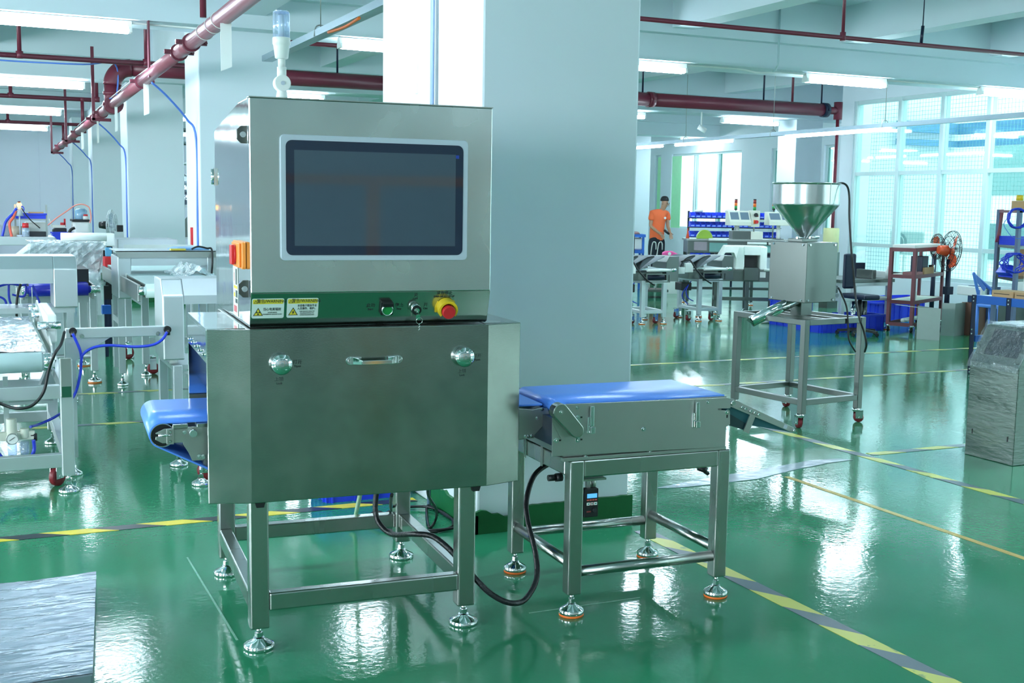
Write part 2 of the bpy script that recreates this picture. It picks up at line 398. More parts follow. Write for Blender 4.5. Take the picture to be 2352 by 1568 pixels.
for i, (y, lab) in enumerate(((11.86, 'second pale column from the front in the row behind the machine, blue cable down its edge'), (17.79, 'third pale column of the left row with the white fire pipe tag before it'), (23.2, 'fourth pale column of the left row behind the grey pedestal fan'), (27.9, 'farthest narrow-looking pale column of the left row near the far partition'))):
    c = column(2.05, y, .8, lab)
    part('data_cable', MB().tube([(1.6, y-.05, 2.62-.01*i), (1.75, y, 2.5), (1.95, y+.12, 2.3), (2.04, y+.12, 2.1), (2.04, y+.12, 1.2), (2.04, y+.12, .05)], .011, n=6), BLCAB, c, world=True)
column(14.0, 17.79, atx(1787, 300, 14.0).y-17.79, 'pale column with thin blue cable behind the steel hopper near the corner', w=.62)
column(14.15, 24.6, .8, 'bright white column right beside the wide column edge, left of the standing worker', w=.86)

# lamps
TUBE = bpy.data.materials.new('lit_tube'); TUBE.use_nodes = True
e = TUBE.node_tree.nodes['Principled BSDF']; e.inputs['Emission Color'].default_value = (.74, .895, 1, 1); e.inputs['Emission Strength'].default_value = LAMP; e.inputs['Base Color'].default_value = (.9, .95, 1, 1)
def lamp(loc, label, group, rz=0, L=1.27):
    t = thing('fluorescent_lamp', label, 'lamp', loc, rz, group)
    part('lamp_housing', MB().prism([(-.045, .0), (.045, .0), (.025, .06), (-.025, .06)], 'x', -L/2, L/2), WHITE, t)
    part('lit_tube', MB().cyl((-L/2+.03, -.03, -.022), (L/2-.03, -.03, -.026), .028, n=8).cyl((-L/2+.03, .03, -.022), (L/2-.03, .03, -.026), .028, n=8), TUBE, t)
    part('end_cap', MB().box(-L/2, -L/2+.03, -.055, .055, -.048, .0).box(L/2-.03, L/2, -.055, .055, -.048, .0), WHITE, t)
    return t
ly = {-7.8: -7.7, -1.6: -1.5, 4.79: 4.95, 11.86: 11.72, 17.79: 18.0, 23.2: 23.9, 27.9: 29.5}
vis = {}
L0 = None
seen = {(11.86, .78): 'nearest and brightest tube lamp at the upper left corner above the red pipe', (17.79, .88): 'second tube lamp down the left aisle, ending before the red elbow pipe', (23.2, .95): 'third tube lamp down the left aisle, above the thin dark pipe', (27.9, 1.02): 'farthest tube lamp down the left aisle before the grey partition',
        (11.86, 4.06): 'lit tube lamp just left of the wide column, above the long dark red pipe', (11.86, 6.95): 'lit tube lamp emerging right of the wide column on the near beam', (11.86, 9.95): 'lit tube lamp on the near beam above the steel hopper', (11.86, 12.84): 'lit tube lamp at the right edge of the photo in front of the tall windows', (17.79, 13.1): 'lit tube lamp under the second beam, left of the corner pipe'}
for y in [-1.6]+ROWS:
    for k in range(-2, 5):
        x = 4.06+2.9*k if y < 17 else 4.4+2.9*k
        if k == -1 and y > 11: x = {11.86: .78, 17.79: .88, 23.2: .95, 27.9: 1.02}[y]
        if y == 11.86: x = {1: 6.95, 2: 9.95, 3: 12.84}.get(k, x)
        if x > 13 and y < 17: continue
        if y == -1.6 and k % 2: continue
        if (y, x) == (11.86, 4.06): pass
        if y == 17.79 and k == 3: x = 13.1
        lab = seen.get((y, round(x, 2)))
        grp = None if lab else 'ceiling tube lamps out of clear view'
        if L0 is None: L0 = lamp((x, ly[y], 3.105), lab or 'white twin tube ceiling lamp under a beam, hidden or outside the view', grp)
        else:
            c = dup(L0, (x, ly[y], 3.105), 0, lab or 'white twin tube ceiling lamp under a beam, hidden or outside the view', grp)
            if lab and 'group' in c: del c['group']

# floor markings
def stripe_mat(name, c1, c2, period, shear=1.0, rot=0, dirt=.25):
    m = mat(name, c1, .35, 0); nt = m.node_tree; N = nt.nodes; L = nt.links; b = N['Principled BSDF']
    tc = N.new('ShaderNodeTexCoord'); sp = N.new('ShaderNodeSeparateXYZ'); L.new(tc.outputs['Object'], sp.inputs[0])
    mu = N.new('ShaderNodeMath'); mu.operation = 'MULTIPLY_ADD'; mu.inputs[1].default_value = shear; L.new(sp.outputs[1-rot], mu.inputs[0]); L.new(sp.outputs[rot], mu.inputs[2])
    dv = N.new('ShaderNodeMath'); dv.operation = 'DIVIDE'; dv.inputs[1].default_value = period; L.new(mu.outputs[0], dv.inputs[0])
    fr = N.new('ShaderNodeMath'); fr.operation = 'FRACT'; L.new(dv.outputs[0], fr.inputs[0])
    gt = N.new('ShaderNodeMath'); gt.operation = 'GREATER_THAN'; gt.inputs[1].default_value = .5; L.new(fr.outputs[0], gt.inputs[0])
    mx = N.new('ShaderNodeMix'); mx.data_type = 'RGBA'; L.new(gt.outputs[0], mx.inputs[0]); mx.inputs[6].default_value = lin(c1); mx.inputs[7].default_value = lin(c2)
    nz = N.new('ShaderNodeTexNoise'); nz.inputs['Scale'].default_value = 9; nz.inputs['Detail'].default_value = 5; L.new(tc.outputs['Object'], nz.inputs[0])
    mr = N.new('ShaderNodeMapRange'); L.new(nz.outputs[0], mr.inputs[0]); mr.inputs[1].default_value = .62; mr.inputs[2].default_value = .66; mr.inputs[4].default_value = dirt
    m2 = N.new('ShaderNodeMix'); m2.data_type = 'RGBA'; L.new(mr.outputs[0], m2.inputs[0]); L.new(mx.outputs[2], m2.inputs[6]); m2.inputs[7].default_value = lin((60, 110, 90))
    L.new(m2.outputs[2], b.inputs['Base Color']); return m
YELT, BLKT = (228, 206, 60), (46, 52, 60)
HZX = stripe_mat('hazard_tape_stripes', YELT, BLKT, .42, 1.7, 0, .1); HZXW = stripe_mat('worn_hazard_tape_stripes', (196, 198, 104), (96, 110, 118), .44, 1.6, 0, .5)
HZY = stripe_mat('worn_hazard_tape_lengthwise', (200, 200, 96), (92, 106, 116), .42, 1.7, 1, .6)
def tape(x0, x1, y0, y1, m, lab):
    tag(part('floor_tape', MB().box(x0, x1, y0, y1, .0005, .002), m), lab, 'floor tape')
tape(-.6, 2.0, 5.44, 5.515, HZX, 'yellow and black hazard tape on the floor passing behind the machine legs')
tape(2.745, 2.83, 2.2, 4.55, HZY, 'worn hazard tape running from the conveyor table to the lower right corner')
tape(4.9, 4.975, 3.2, 8.1, HZY, 'worn hazard tape running under the tilted chute and past the wrapped cabinet')
tape(5.0, 8.5, 5.47, 5.54, HZXW, 'worn hazard tape from the tape crossing to the wrapped cabinet')
tape(.3, 2.0, 8.1, 8.16, HZXW, 'faded hazard tape on the floor left of the blue infeed belt')
tape(.3, 2.0, 9.42, 9.48, HZXW, 'faded thin hazard tape below the round blue tube at left')
tape(3.6, 9.2, 8.18, 8.25, HZXW, 'faded hazard tape crossing behind the wheeled hopper frame')
tape(3.9, 10.6, 9.5, 9.57, HZXW, 'farther faded hazard tape in front of the loose steel panels')
WORN = mat('worn_orange_line', (196, 168, 96), .4, 0, var=.3, vs_=20)
tag(part('floor_line', MB().box(4.11, 4.145, 2.2, 5.2, .0005, .0016), WORN), 'thin worn orange line on the floor between the two long hazard tapes', 'floor line')
# floor repair strip
pp = [fl(x, y) for x, y in ((1640, 1095), (1740, 1080), (1860, 1058), (1925, 1054), (1960, 1056), (1900, 1064), (1830, 1078), (1740, 1100), (1640, 1112), (1560, 1120), (1500, 1122))][::1]
tag(part('floor_patch', MB().prism([(p.x, p.y) for p in pp], 'z', .0004, .003), mat('grey_repair_strip', (150, 165, 176), .14, 0, var=.15, bump=.2, bs=15)), 'uneven glossy grey repair strip on the floor right of the conveyor table', 'floor patch')
SEAM = mat('pale_floor_seam', (120, 176, 150), .3, 0, var=.5, vs_=30)
a, b = fl(430, 1280), fl(545, 1470)
tag(part('floor_seam', MB().bar((a.x, a.y, .0008), (b.x, b.y, .0008), .007, .0012), SEAM), 'thin chipped seam line on the floor left of the machine front leg', 'floor seam')
a, b = fl(1215, 1408), fl(1470, 1372)
tag(part('floor_seam', MB().bar((a.x, a.y, .0008), (b.x, b.y, .0008), .006, .0012), SEAM), 'thin scuffed seam line on the floor behind the front foot of the conveyor table', 'floor seam')
# ------------------------------------------------------------------ lettering
def text(body, size, p, parent, m, name='lettering', sx=1.0, rot=(math.pi/2, 0, 0), M=None, bold=0.0):
    cu = bpy.data.curves.new(name, 'FONT'); cu.body = body; cu.size = size; cu.align_x = 'CENTER'; cu.align_y = 'CENTER'; cu.extrude = .0003; cu.resolution_u = 2; cu.offset = bold
    t = bpy.data.objects.new(name, cu); C.objects.link(t)
    bpy.context.view_layer.update()
    me = bpy.data.meshes.new_from_object(t.evaluated_get(bpy.context.evaluated_depsgraph_get()))
    bpy.data.objects.remove(t)
    R = Matrix.Rotation(rot[2], 4, 'Z')@Matrix.Rotation(rot[0], 4, 'X')@Matrix.Diagonal((sx, 1, 1, 1))
    if M is not None: R = M@R
    me.transform(Matrix.Translation(p)@R); me.materials.clear(); me.materials.append(m)
    o = bpy.data.objects.new(name, me); C.objects.link(o); o.parent = parent; return o
INK = mat('printed_ink', (38, 52, 52), .5)
def foot(parent, x, y, top, r=.05, pad=False, name='levelling_foot', n=28):
    z0 = .008 if pad else 0
    o = part(name, MB().lathe([(r*.98, z0), (r, z0+.002), (r, z0+.014), (r*.98, z0+.0155)], (x, y, 0), n).lathe([(r*.985, z0+.0152), (r*.94, z0+.0175), (r*.36, z0+.034), (r*.36, z0+.038)], (x, y, 0), n).lathe([(r*.27, z0+.04), (r*.27, z0+.056)], (x, y, 0), 6, sm=False).cyl((x, y, z0+.05), (x, y, top), r*.16, n=10), CHROME, parent)
    if pad: part('rubber_ring', MB().lathe([(r*.96, 0), (r*1.0, .002), (r*1.0, .0085), (r*.9, .009)], (x, y, 0), n), ORANGE, o)
    return o
def hexbolt(mb, p, r=.007, d=(0, -1, 0), h=.006):
    p = Vector(p); d = Vector(d); mb.cyl(p, p+d*.0015, r*1.35, n=12); mb.cyl(p, p+d*h, r, n=6, sm=False); mb.cyl(p, p+d*(h+.003), r*.55, n=8)
    return mb
# ------------------------------------------------------------------ the big inspection machine
MX, MY, MR = .7934, 3.7629, -.0661
MF = frame(MX, MY, MR)
def mh(px, py, y=0.0): p = hit(MF, px, py, 1, y); return (p.x, p.z)
mc = thing('xray_inspection_machine', 'large stainless inspection machine with touch screen, green control strip and blue infeed belt', 'machine', (MX, MY, 0), MR)
t, W, D = .064, .793, .898
for x in (0, W-t):
    for y in (0, D-t):
        part('leg', MB().box(x, x+t, y, y+t, .0745, .53), STEEL, mc, bev=.006)
        foot(mc, x+t/2, y+t/2, .0745, .052)
for a in ((t, W-t, 0, .045), (t, W-t, D-.045, D)): part('stretcher', MB().box(*a, .135, .196), STEEL, mc, bev=.006)
for x in (0, W-.05): part('stretcher', MB().box(x, x+.05, t, D-t, .135, .196), STEEL, mc, bev=.006)
LX0, LX1, ZB, ZT = -.127, .962, .512, 1.087
part('cabinet_body', MB().box(.0, .83, .03, .80, ZB+.01, ZT-.002), STEEL, mc, bev=.004)
FDZ = [(LX0, .024), (.007, -.012), (.827, -.012), (LX1, .027), (LX1, .045), (.827, .012), (.007, .012), (LX0, .042)]
fd = part('front_door', MB().prism(FDZ, 'z', ZB, ZT), PANEL, mc, bev=.0025, label='folded front door sheet with bevelled sides')
for x0, x1 in ((LX0, .0), (.83, LX1)):
    xo = x0 if x0 < 0 else x1; s = 1 if x0 < 0 else -1
    h = part('tunnel_hood', MB().box(x0, x1, .045, .64, ZT-.012, ZT).box(min(xo, xo+s*.004), max(xo, xo+s*.004), .045, .64, .975, ZT-.012).box(x0, x1, .636, .64, .62, ZT-.012), MIRROR if x0 < 0 else STEEL, mc, bev=.0015)
    if x0 < 0:
        m = MB()
        for k in range(5): hexbolt(m, (LX0, .08+.115*k, 1.0), .006, (-1, 0, 0))
        part('hood_bolt', m, CHROME, h)
CURT = mat('dark_blue_lead_curtain', (20, 46, 92), .22, 0, var=.08, bump=.03, bs=6)
for xo in (-.055, .0):
    for k in range(5):
        part('curtain_flap', MB().box(xo, xo+.003, .07+k*.105, .173+k*.105, .79, 1.07), CURT, mc)
CURTB = BELT
for xo in (.89,):
    for k in range(5): part('curtain_flap', MB().box(xo, xo+.003, .07+k*.105, .173+k*.105, .79, 1.07), CURT, mc)
m = MB()
for x in (.035, .79): m.prism([(x-.017, ZB), (x+.017, ZB), (x+.012, ZB-.017), (x-.012, ZB-.017)], 'y', -.008, .012)
part('rubber_bumper', m, BLACK, mc)
# brackets below the body
m = MB()
for px in (715, 995):
    q = hit(MF, px, 1145, 1, .3)
    m.box(q.x-.07, q.x+.07, .28, .34, .485, .50); hexbolt(m, (q.x-.04, .3, .486), .011, (0, 0, -1), .014); hexbolt(m, (q.x+.04, .3, .486), .011, (0, 0, -1), .014)
part('mounting_bracket', m, STEELD, mc)
# upper cabinet
UX0, UX1 = .013, .836
part('upper_cabinet', MB().prism([(.016, 1.206), (.016, 1.829), (.265, 1.829), (.93, 1.772), (.93, 1.09), (.04, 1.09)], 'x', UX0+.001, UX1-.001), MIRROR, mc, bev=.002)
part('front_panel', MB().box(UX0, UX1, 0, .014, 1.204, 1.8285), UPANEL, mc, bev=.003, label='smudged brushed front panel')
part('top_trim', MB().box(UX0-.001, UX1+.001, -.002, .05, 1.8285, 1.832), STEELD, mc)
cs = part('control_strip', MB().prism([(0.0, 1.204), (.012, 1.204), (.045, 1.0945), (.033, 1.0945)], 'x', UX0, UX1), STRIP, mc, bev=.0015, label='sloping glossy control strip reflecting the green floor')
CY = lambda z: .033*(1.204-z)/.1095
# screen
sc = part('touch_screen', MB().prism(rrect(.109, .745, 1.3105, 1.7155, .014), 'y', -.012, 0), ALU, mc, bev=.002, label='pale silver screen bezel')
GL = mat('dark_screen_glass', (22, 38, 62), .03, 0, var=.02, spec=.65); DSP = mat('switched_off_display', (58, 76, 92), .03, 0, var=.03, spec=.8)
part('screen_glass', MB().prism(rrect(.126, .7275, 1.328, 1.698, .02), 'y', -.0135, -.0121), GL, sc)
part('display', MB().box(.153, .7005, -.0141, -.0137, 1.3585, 1.667), DSP, sc)
part('blue_sticker', MB().box(.701, .712, -.0145, -.0137, 1.654, 1.665), mat('deep_blue_sticker', (24, 60, 160), .4), sc)
# warning labels
LBL = mat('label_white', (206, 224, 220), .5); LBY = mat('label_yellow', (214, 200, 60), .5)
RX = math.pi/2
tiltM = Matrix.Rotation(math.atan2(.033, .1095), 4, 'X')
def on_strip(x, z, off=.0008): return Vector((x, CY(z)-off, z))
def warn(x0, x1, lines, bolt):
    zc, z0, z1 = 1.154, 1.119, 1.188
    def pl(mb_poly, d, m, nm, par):
        return part(nm, MB().prism(mb_poly, 'y', -d, -d+.0006).xf(Matrix.Translation((0, CY(zc), zc))@tiltM@Matrix.Translation((0, 0, -zc))), m, par)
    L = pl(rrect(x0, x1, z0, z1, .006), .0008, LBL, 'warning_label', mc)
    pl(rrect(x0+.003, x1-.003, z1-.019, z1-.003, .004), .0010, LBY, 'yellow_band', L)
    tx = x0+.021; tz = z0+.022
    pl([(tx-.016, tz-.013), (tx+.016, tz-.013), (tx, tz+.015)], .0011, INK, 'warning_triangle', L)
    pl([(tx-.0125, tz-.011), (tx+.0125, tz-.011), (tx, tz+.0105)], .0015, LBY, 'warning_triangle', L)
    if bolt: pl([(tx+.003, tz+.005), (tx-.005, tz-.003), (tx-.001, tz-.003), (tx-.003, tz-.010), (tx+.005, tz-.001), (tx+.001, tz-.001)], .0018, INK, 'symbol', L)
    else:
        m = MB()
        for a in (90, 210, 330):
            m.prism([(tx, tz-.003)]+[(tx+.0068*math.cos(math.radians(a+180+q)), tz-.003+.0068*math.sin(math.radians(a+180+q))) for q in (-28, 0, 28)], 'y', -.0018, -.0012)
        part('symbol', m.xf(Matrix.Translation((0, CY(zc), zc))@tiltM@Matrix.Translation((0, 0, -zc))), INK, L)
    pl([(x0+.006, z1-.0165), (x0+.019, z1-.0165), (x0+.0125, z1-.0055)], .0012, INK, 'small_triangle', L)
    pl([(x0+.0085, z1-.0152), (x0+.0165, z1-.0152), (x0+.0125, z1-.0085)], .0015, LBY, 'small_triangle', L)
    text('警告/WARNING', .0155, on_strip((x0+x1)/2+.011, z1-.011, .0014), L, INK, sx=.86, M=tiltM)
    for s, sz, x, z, sx in lines: text(s, sz, on_strip(x, z, .0014), L, INK, sx=sx, M=tiltM)
warn(.017, .122, [('当心电离辐射', .0115, .083, 1.150, .86), ('WARNING', .0058, .084, 1.1395, 1.1), ('IONIZING RADIATION', .0058, .084, 1.1335, 1.05)], False)
warn(.131, .235, [('本设备只能由专业', .0098, .1975, 1.161, .82), ('人员操作、维护。', .0098, .1975, 1.151, .82), ('THIS DEVICE ONLY BY', .0054, .198, 1.1415, .95), ('PROFESSIONALS TO', .0054, .198, 1.1355, .95), ('OPERATE,MAINTAIN', .0054, .198, 1.1295, .95)], True)
# controls
def ctrl(mb, x, z): return mb.xf(Matrix.Translation(on_strip(x, z, 0))@tiltM)
sb = part('start_button', ctrl(MB().prism(rrect(-.0215, .0215, -.022, .025, .005), 'y', -.014, 0).prism([(-.018, .025), (.018, .025), (.018, .014), (-.018, .014)], 'y', -.03, 0), .467, 1.149), BLACK, mc)
part('chrome_ring', ctrl(MB().lathe([(.0205, 0), (.0205, .022), (.0165, .024), (.0165, .018)], (0, 0, 0), 28, 'y', M=Matrix.Rotation(math.pi, 4, 'Z')), .467, 1.147), CHROME, sb)
part('green_cap', ctrl(MB().cyl((0, 0, 0), (0, -.021, 0), .0155, n=28), .467, 1.147), GREENP, sb)
ks = part('key_switch', ctrl(MB().cyl((0, 0, 0), (0, -.024, 0), .0185, .0165, n=28), .567, 1.149), CHROME, mc)
part('black_collar', ctrl(MB().cyl((0, -.024, 0), (0, -.030, 0), .0165, n=28), .567, 1.149), BLACK, ks)
part('lock_core', ctrl(MB().cyl((0, -.03, 0), (0, -.032, 0), .009, n=20), .567, 1.149), CHROME, ks)
part('key', ctrl(MB().box(-.001, .001, -.052, -.03, -.014, .004).box(-.006, .008, -.05, -.048, -.026, -.008), .567, 1.149), CHROME, ks)
part('key_ring', ctrl(MB().tube([(.006+.011*math.cos(a*math.pi/6), -.05, -.03+.011*math.sin(a*math.pi/6)) for a in range(12)], .0008, n=5, closed=True, smooth=1), .567, 1.149), CHROME, ks)
part('key_chain', ctrl(MB().tube([(.008+.002*(-1)**k, -.05+.0015*(k % 2), -.04-.005*k) for k in range(8)], .0011, n=5, smooth=1), .567, 1.149), CHROME, ks)
es = part('emergency_stop', ctrl(MB().cyl((0, 0, 0), (0, -.04, 0), .0165, .0205, n=24).cyl((0, -.036, 0), (0, -.052, 0), .024, .0225, n=28), .677, 1.146), RED, mc, bev=.002)
m = MB()
A = [math.radians(a) for a in range(-38, 219, 8)]
for a, b in zip(A[:-1], A[1:]):
    for r0, r1, d0, d1 in ((.024, .028, 0, -.036), (.027, .034, -.002, -.040)):
        v_ = [(r0*math.cos(a), r0*math.sin(a)), (r1*math.cos(a), r1*math.sin(a)), (r1*math.cos(b), r1*math.sin(b)), (r0*math.cos(b), r0*math.sin(b))]
        m.prism(v_, 'y', d1, d0)
m.prism([(-.030, .022), (.030, .022), (.038, -.012), (.036, -.022), (.026, -.02), (.027, .0), (-.026, .0), (-.026, -.018), (-.037, -.018), (-.038, 0)], 'y', -.006, 0)
part('yellow_guard', ctrl(m, .677, 1.149), YEL, es)
for s, sz, x, z in (('启动', .0155, .413, 1.157), ('Start', .0095, .413, 1.1445), ('停止', .0155, .512, 1.157), ('Stop', .0095, .512, 1.1445), ('关', .0155, .568, 1.191), ('OFF', .0095, .567, 1.1785), ('开', .0155, .606, 1.156), ('ON', .0095, .606, 1.1435), ('紧急停止', .0145, .670, 1.1965), ('EMERGENCY STOP', .0088, .669, 1.1852)):
    text(s, sz, on_strip(x, z), cs, INK, M=tiltM, bold=.0003 if ord(s[0]) < 255 else 0)
# door furniture
for x, z, dx in ((.105, .974, 0), (.733, .978, 0)):
    lk = part('round_lock', MB().lathe([(.0335, 0), (.0335, .012), (.031, .016), (.0345, .018), (.0345, .026), (.032, .030), (.018, .035), (.006, .036)], (x, -.012, z), 36, 'y', M=Matrix.Rotation(math.pi, 4, 'Z')), CHROME, mc)
for s, sz, x, z in (('打开', .0155, .160, .977), ('Open', .0098, .160, .9635), ('上锁', .0155, .099, .922), ('Lock', .0098, .100, .9085), ('打开', .0155, .786, .978), ('Open', .0098, .786, .9645), ('上锁', .0155, .731, .926), ('Lock', .0098, .731, .9125)):
    text(s, sz, (x, -.0125, z), fd, INK, bold=.0003 if ord(s[0]) < 255 else 0)
zc = .976
hd = MB()
for s in (-1, 1):
    xc = .4185+s*.083
    hd.prism([(xc+.014*math.cos(math.radians(a)), zc+.014*math.sin(math.radians(a))) for a in range(0, 360, 24)], 'y', -.018, -.012)
    hd.prism([(xc, zc+.014), (xc-s*.038, zc+.012), (xc-s*.038, zc-.012), (xc, zc-.014)], 'y', -.022, -.012)
    a0, a1 = xc-s*.008, xc-s*.036
    hd.add([(a0, -.014, zc+.013), (a0, -.014, zc-.013), (a1, -.050, zc-.010), (a1, -.050, zc+.004), (a0, -.022, zc+.013), (a0, -.022, zc-.013), (a1, -.058, zc-.010), (a1, -.058, zc+.004)], [(0, 1, 2, 3), (7, 6, 5, 4), (0, 4, 5, 1), (1, 5, 6, 2), (2, 6, 7, 3), (3, 7, 4, 0)])
hd.prism(rrect(.366, .471, zc-.010, zc+.004, .003), 'y', -.058, -.049)
hdo = part('pull_handle', hd, CHROME, mc, bev=.0015)
m = MB()
for s in (-1, 1): m.lathe([(.0085, 0), (.0085, .002), (.006, .003), (.0055, .001), (.003, .001)], (.4185+s*.083, -.018, zc), 16, 'y', M=Matrix.Rotation(math.pi, 4, 'Z'))
part('handle_screw', m, STEELD, hdo)
# left side furniture of the upper cabinet (plane x = UX0)
for px, py in ((556, 309), (558, 663)):
    z = hit(MF, px, py, 1, .045).z
    lt = part('hex_clamp', MB().prism([(UX0, z-.028), (UX0, z+.028), (UX0-.02, z+.028), (UX0-.035, z+.014), (UX0-.035, z-.014), (UX0-.02, z-.028)], 'y', .036, .048), DARKST, mc, bev=.002, label='hexagonal door clamp plate')
    part('clamp_screw', MB().cyl((UX0-.015, .036, z), (UX0-.015, .031, z), .0095, n=20).cyl((UX0-.015, .031, z), (UX0-.015, .029, z), .005, n=6), CHROME, lt)
hp = hit(MF, 488, 406, 1, .95)
part('door_hinge', MB().cyl((UX0-.008, .93, hp.z-.03), (UX0-.008, .93, hp.z+.03), .006, n=12).box(UX0-.006, UX0, .9, .94, hp.z-.034, hp.z+.034), CHROME, mc)
mi = part('mains_switch', MB().prism(rrect(.10, .33, 1.276, 1.366, .01), 'x', UX0-.012, UX0).box(UX0-.019, UX0-.012, .13, .31, 1.281, 1.361), mat('orange_switch_body', (238, 140, 48), .4), mc, bev=.002, label='orange mains isolator body')
part('red_rotary_knob', MB().cyl((UX0-.019, .225, 1.320), (UX0-.025, .225, 1.320), .034, n=24).box(UX0-.035, UX0-.024, .20, .25, 1.287, 1.353), RED, mi, bev=.002)
sl = part('side_label', MB().box(UX0-.001, UX0, .30, .42, 1.10, 1.272), LBL, mc)
part('yellow_print', MB().box(UX0-.0016, UX0-.001, .31, .40, 1.195, 1.205).box(UX0-.0016, UX0-.001, .365, .40, 1.165, 1.18), LBY, sl)
part('dark_print', MB().box(UX0-.0016, UX0-.001, .31, .35, 1.165, 1.19).box(UX0-.0016, UX0-.001, .31, .36, 1.145, 1.16).box(UX0-.0016, UX0-.001, .32, .35, 1.21, 1.265), INK, sl)
part('red_print', MB().box(UX0-.0016, UX0-.001, .325, .40, 1.112, 1.135).box(UX0-.0016, UX0-.001, .385, .395, 1.22, 1.25), mat('red_print', (190, 90, 96), .5), sl)
# infeed conveyor
BZ = .776
def belt_loop(xl, xr, zt, r, zl, th=.004):
    P_ = []
    for a in range(90, 241, 15): P_.append((xl+r*math.cos(math.radians(a)), zt-r+r*math.sin(math.radians(a))))
    return P_
x0r = -.262; rr = .043
outer = belt_loop(x0r, .9, BZ, rr, .6)
lo = [(-.125, .612), (-.105, .598), (-.02, .598)]
poly = [(.86, BZ)]+outer+lo+[(-.02, .603), (-.103, .603), (-.122, .617)]+[(x0r+(rr-.004)*math.cos(math.radians(a)), BZ-rr+(rr-.004)*math.sin(math.radians(a))) for a in range(240, 89, -15)]+[(.86, BZ-.004)]
Y0, Y1 = .105, .565
part('infeed_belt', MB().prism(poly, 'y', Y0, Y1, sm=True), BELT, mc)
part('belt_roller', MB().cyl((x0r, Y0+.004, BZ-rr), (x0r, Y1-.004, BZ-rr), rr-.004, n=28), BLACK, mc)
part('roller_rim', MB().tube([(x0r+(rr-.005)*math.cos(k*math.pi/14), Y0+.003, BZ-rr+(rr-.005)*math.sin(k*math.pi/14)) for k in range(28)], .0025, n=6, closed=True, smooth=1), CHROME, mc)
part('return_roller', MB().cyl((-.112, Y0+.02, .622), (-.112, Y1-.02, .622), .02, n=20), STEELD, mc)
yp = .085
pxs = [(337+20, 993), (357, 995), (377, 985), (421, 982), (423, 981), (440, 980), (478, 978), (478, 1056), (442, 1058), (433, 1039), (421, 1021), (420, 1016), (400, 1017), (373, 1018), (357, 1010), (358, 1003), (371, 1003), (371, 997), (358, 997)]
pl = [mh(x, y, yp) for x, y in pxs[1:]]
sp = part('conveyor_side_plate', MB().prism(pl, 'y', yp, yp+.006).box(-.17, .0, Y1+.01, Y1+.016, .66, .77), STEELD, mc, bev=.001)
q0 = mh(382, 984, yp); q1 = mh(399, 1019, yp)
part('tension_block', MB().box(q0[0], q1[0], yp-.008, yp, q1[1], q0[1]), STEELD, sp, bev=.001)
m = MB()
for x, y, r in ((391, 992, .006), (391, 1014, .006), (424, 993, .005), (458, 1049, .006), (467, 1049, .006)):
    q = mh(x, y, yp-.008); hexbolt(m, (q[0], yp-.002, q[1]), r)
q = mh(372, 1000, yp-.006); m.cyl((q[0]-.012, yp-.006, q[1]), (q[0]+.03, yp-.006, q[1]), .004, n=8)
q = mh(443, 993, yp); m.cyl((q[0], yp, q[1]), (q[0], yp-.022, q[1]), .014, .012, n=18)
part('plate_bolts', m, CHROME, sp)
q0 = mh(396, 975, yp); q1 = mh(432, 983, yp)
part('bed_bracket', MB().box(q0[0], q1[0], yp, yp+.05, q1[1]-.004, q0[1]), STEEL, sp, bev=.002)
q0 = mh(452, 972, yp)
part('bed_bracket', MB().box(q0[0], .0, yp, yp+.05, BZ-.02, BZ-.006), STEEL, sp, bev=.002)
# outfeed side of the machine
x1r = hit(MF, 1252, 933, 1, Y0).x
part('outfeed_belt', MB().box(.86, x1r-.01, Y0, Y1, BZ-.008, BZ), BELT, mc, bev=.003)
pxo = [(1190, 938), (1225, 941), (1243, 937), (1258, 938), (1262, 950), (1262, 962), (1228, 998), (1227, 1006), (1190, 1008)]
so = part('conveyor_side_plate', MB().prism([mh(x, y, yp) for x, y in pxo], 'y', yp, yp+.006), STEELD, mc, bev=.001)
m = MB()
for x, y in ((1234, 960), (1257, 959), (1245, 939), (1207, 1002), (1213, 1002), (1221, 1001)):
    q = mh(x, y, yp); hexbolt(m, (q[0], yp, q[1]), .0055)
part('plate_bolts', m, CHROME, so)
part('cross_roller', MB().cyl((x1r-.03, Y0, BZ-.03), (x1r-.03, Y1, BZ-.03), .022, n=20), STEELD, mc)
# signal beacon on top
TX, TY, TZ = .152, .20, 1.829
tw = part('beacon_mount', MB().lathe([(.022, 0), (.021, .012), (.015, .046), (.014, .050)], (TX, TY, TZ), 24), WHITE, mc, label='white pivot mount of the beacon')
part('pivot_joint', MB().cyl((TX, TY-.022, TZ+.066), (TX, TY+.018, TZ+.066), .0275, n=32), WHITE, tw, bev=.003)
part('pivot_screw', MB().cyl((TX, TY-.0225, TZ+.066), (TX, TY-.025, TZ+.066), .007, n=16), ALU, tw)
part('pole', MB().cyl((TX, TY, TZ+.088), (TX, TY, TZ+.120), .0155, n=20).cyl((TX, TY, TZ+.120), (TX, TY, TZ+.155), .012, n=20), WHITE, tw)
bc = part('beacon_base', MB().lathe([(.018, 0), (.022, .003), (.026, .038), (.0275, .046), (.0295, .048), (.0295, .068), (.028, .070)], (TX, TY, TZ+.147), 32), WHITE, mc, label='pale beacon socket')
LENS = clearmat('ribbed_clear_lens', (222, 234, 252), .14, .06, haze=.22, bs=8)
pr = []
for i in range(72):
    r = .0272+.0012*math.cos(i*math.pi/3); a = 2*math.pi*i/72; pr.append((TX+r*math.cos(a), TY+r*math.sin(a)))
part('clear_lens', MB().prism(pr, 'z', TZ+.217, TZ+.298, sm=True), LENS, bc)
part('inner_reflector', MB().cyl((TX, TY, TZ+.219), (TX, TY, TZ+.29), .011, n=16), WHITE, bc)
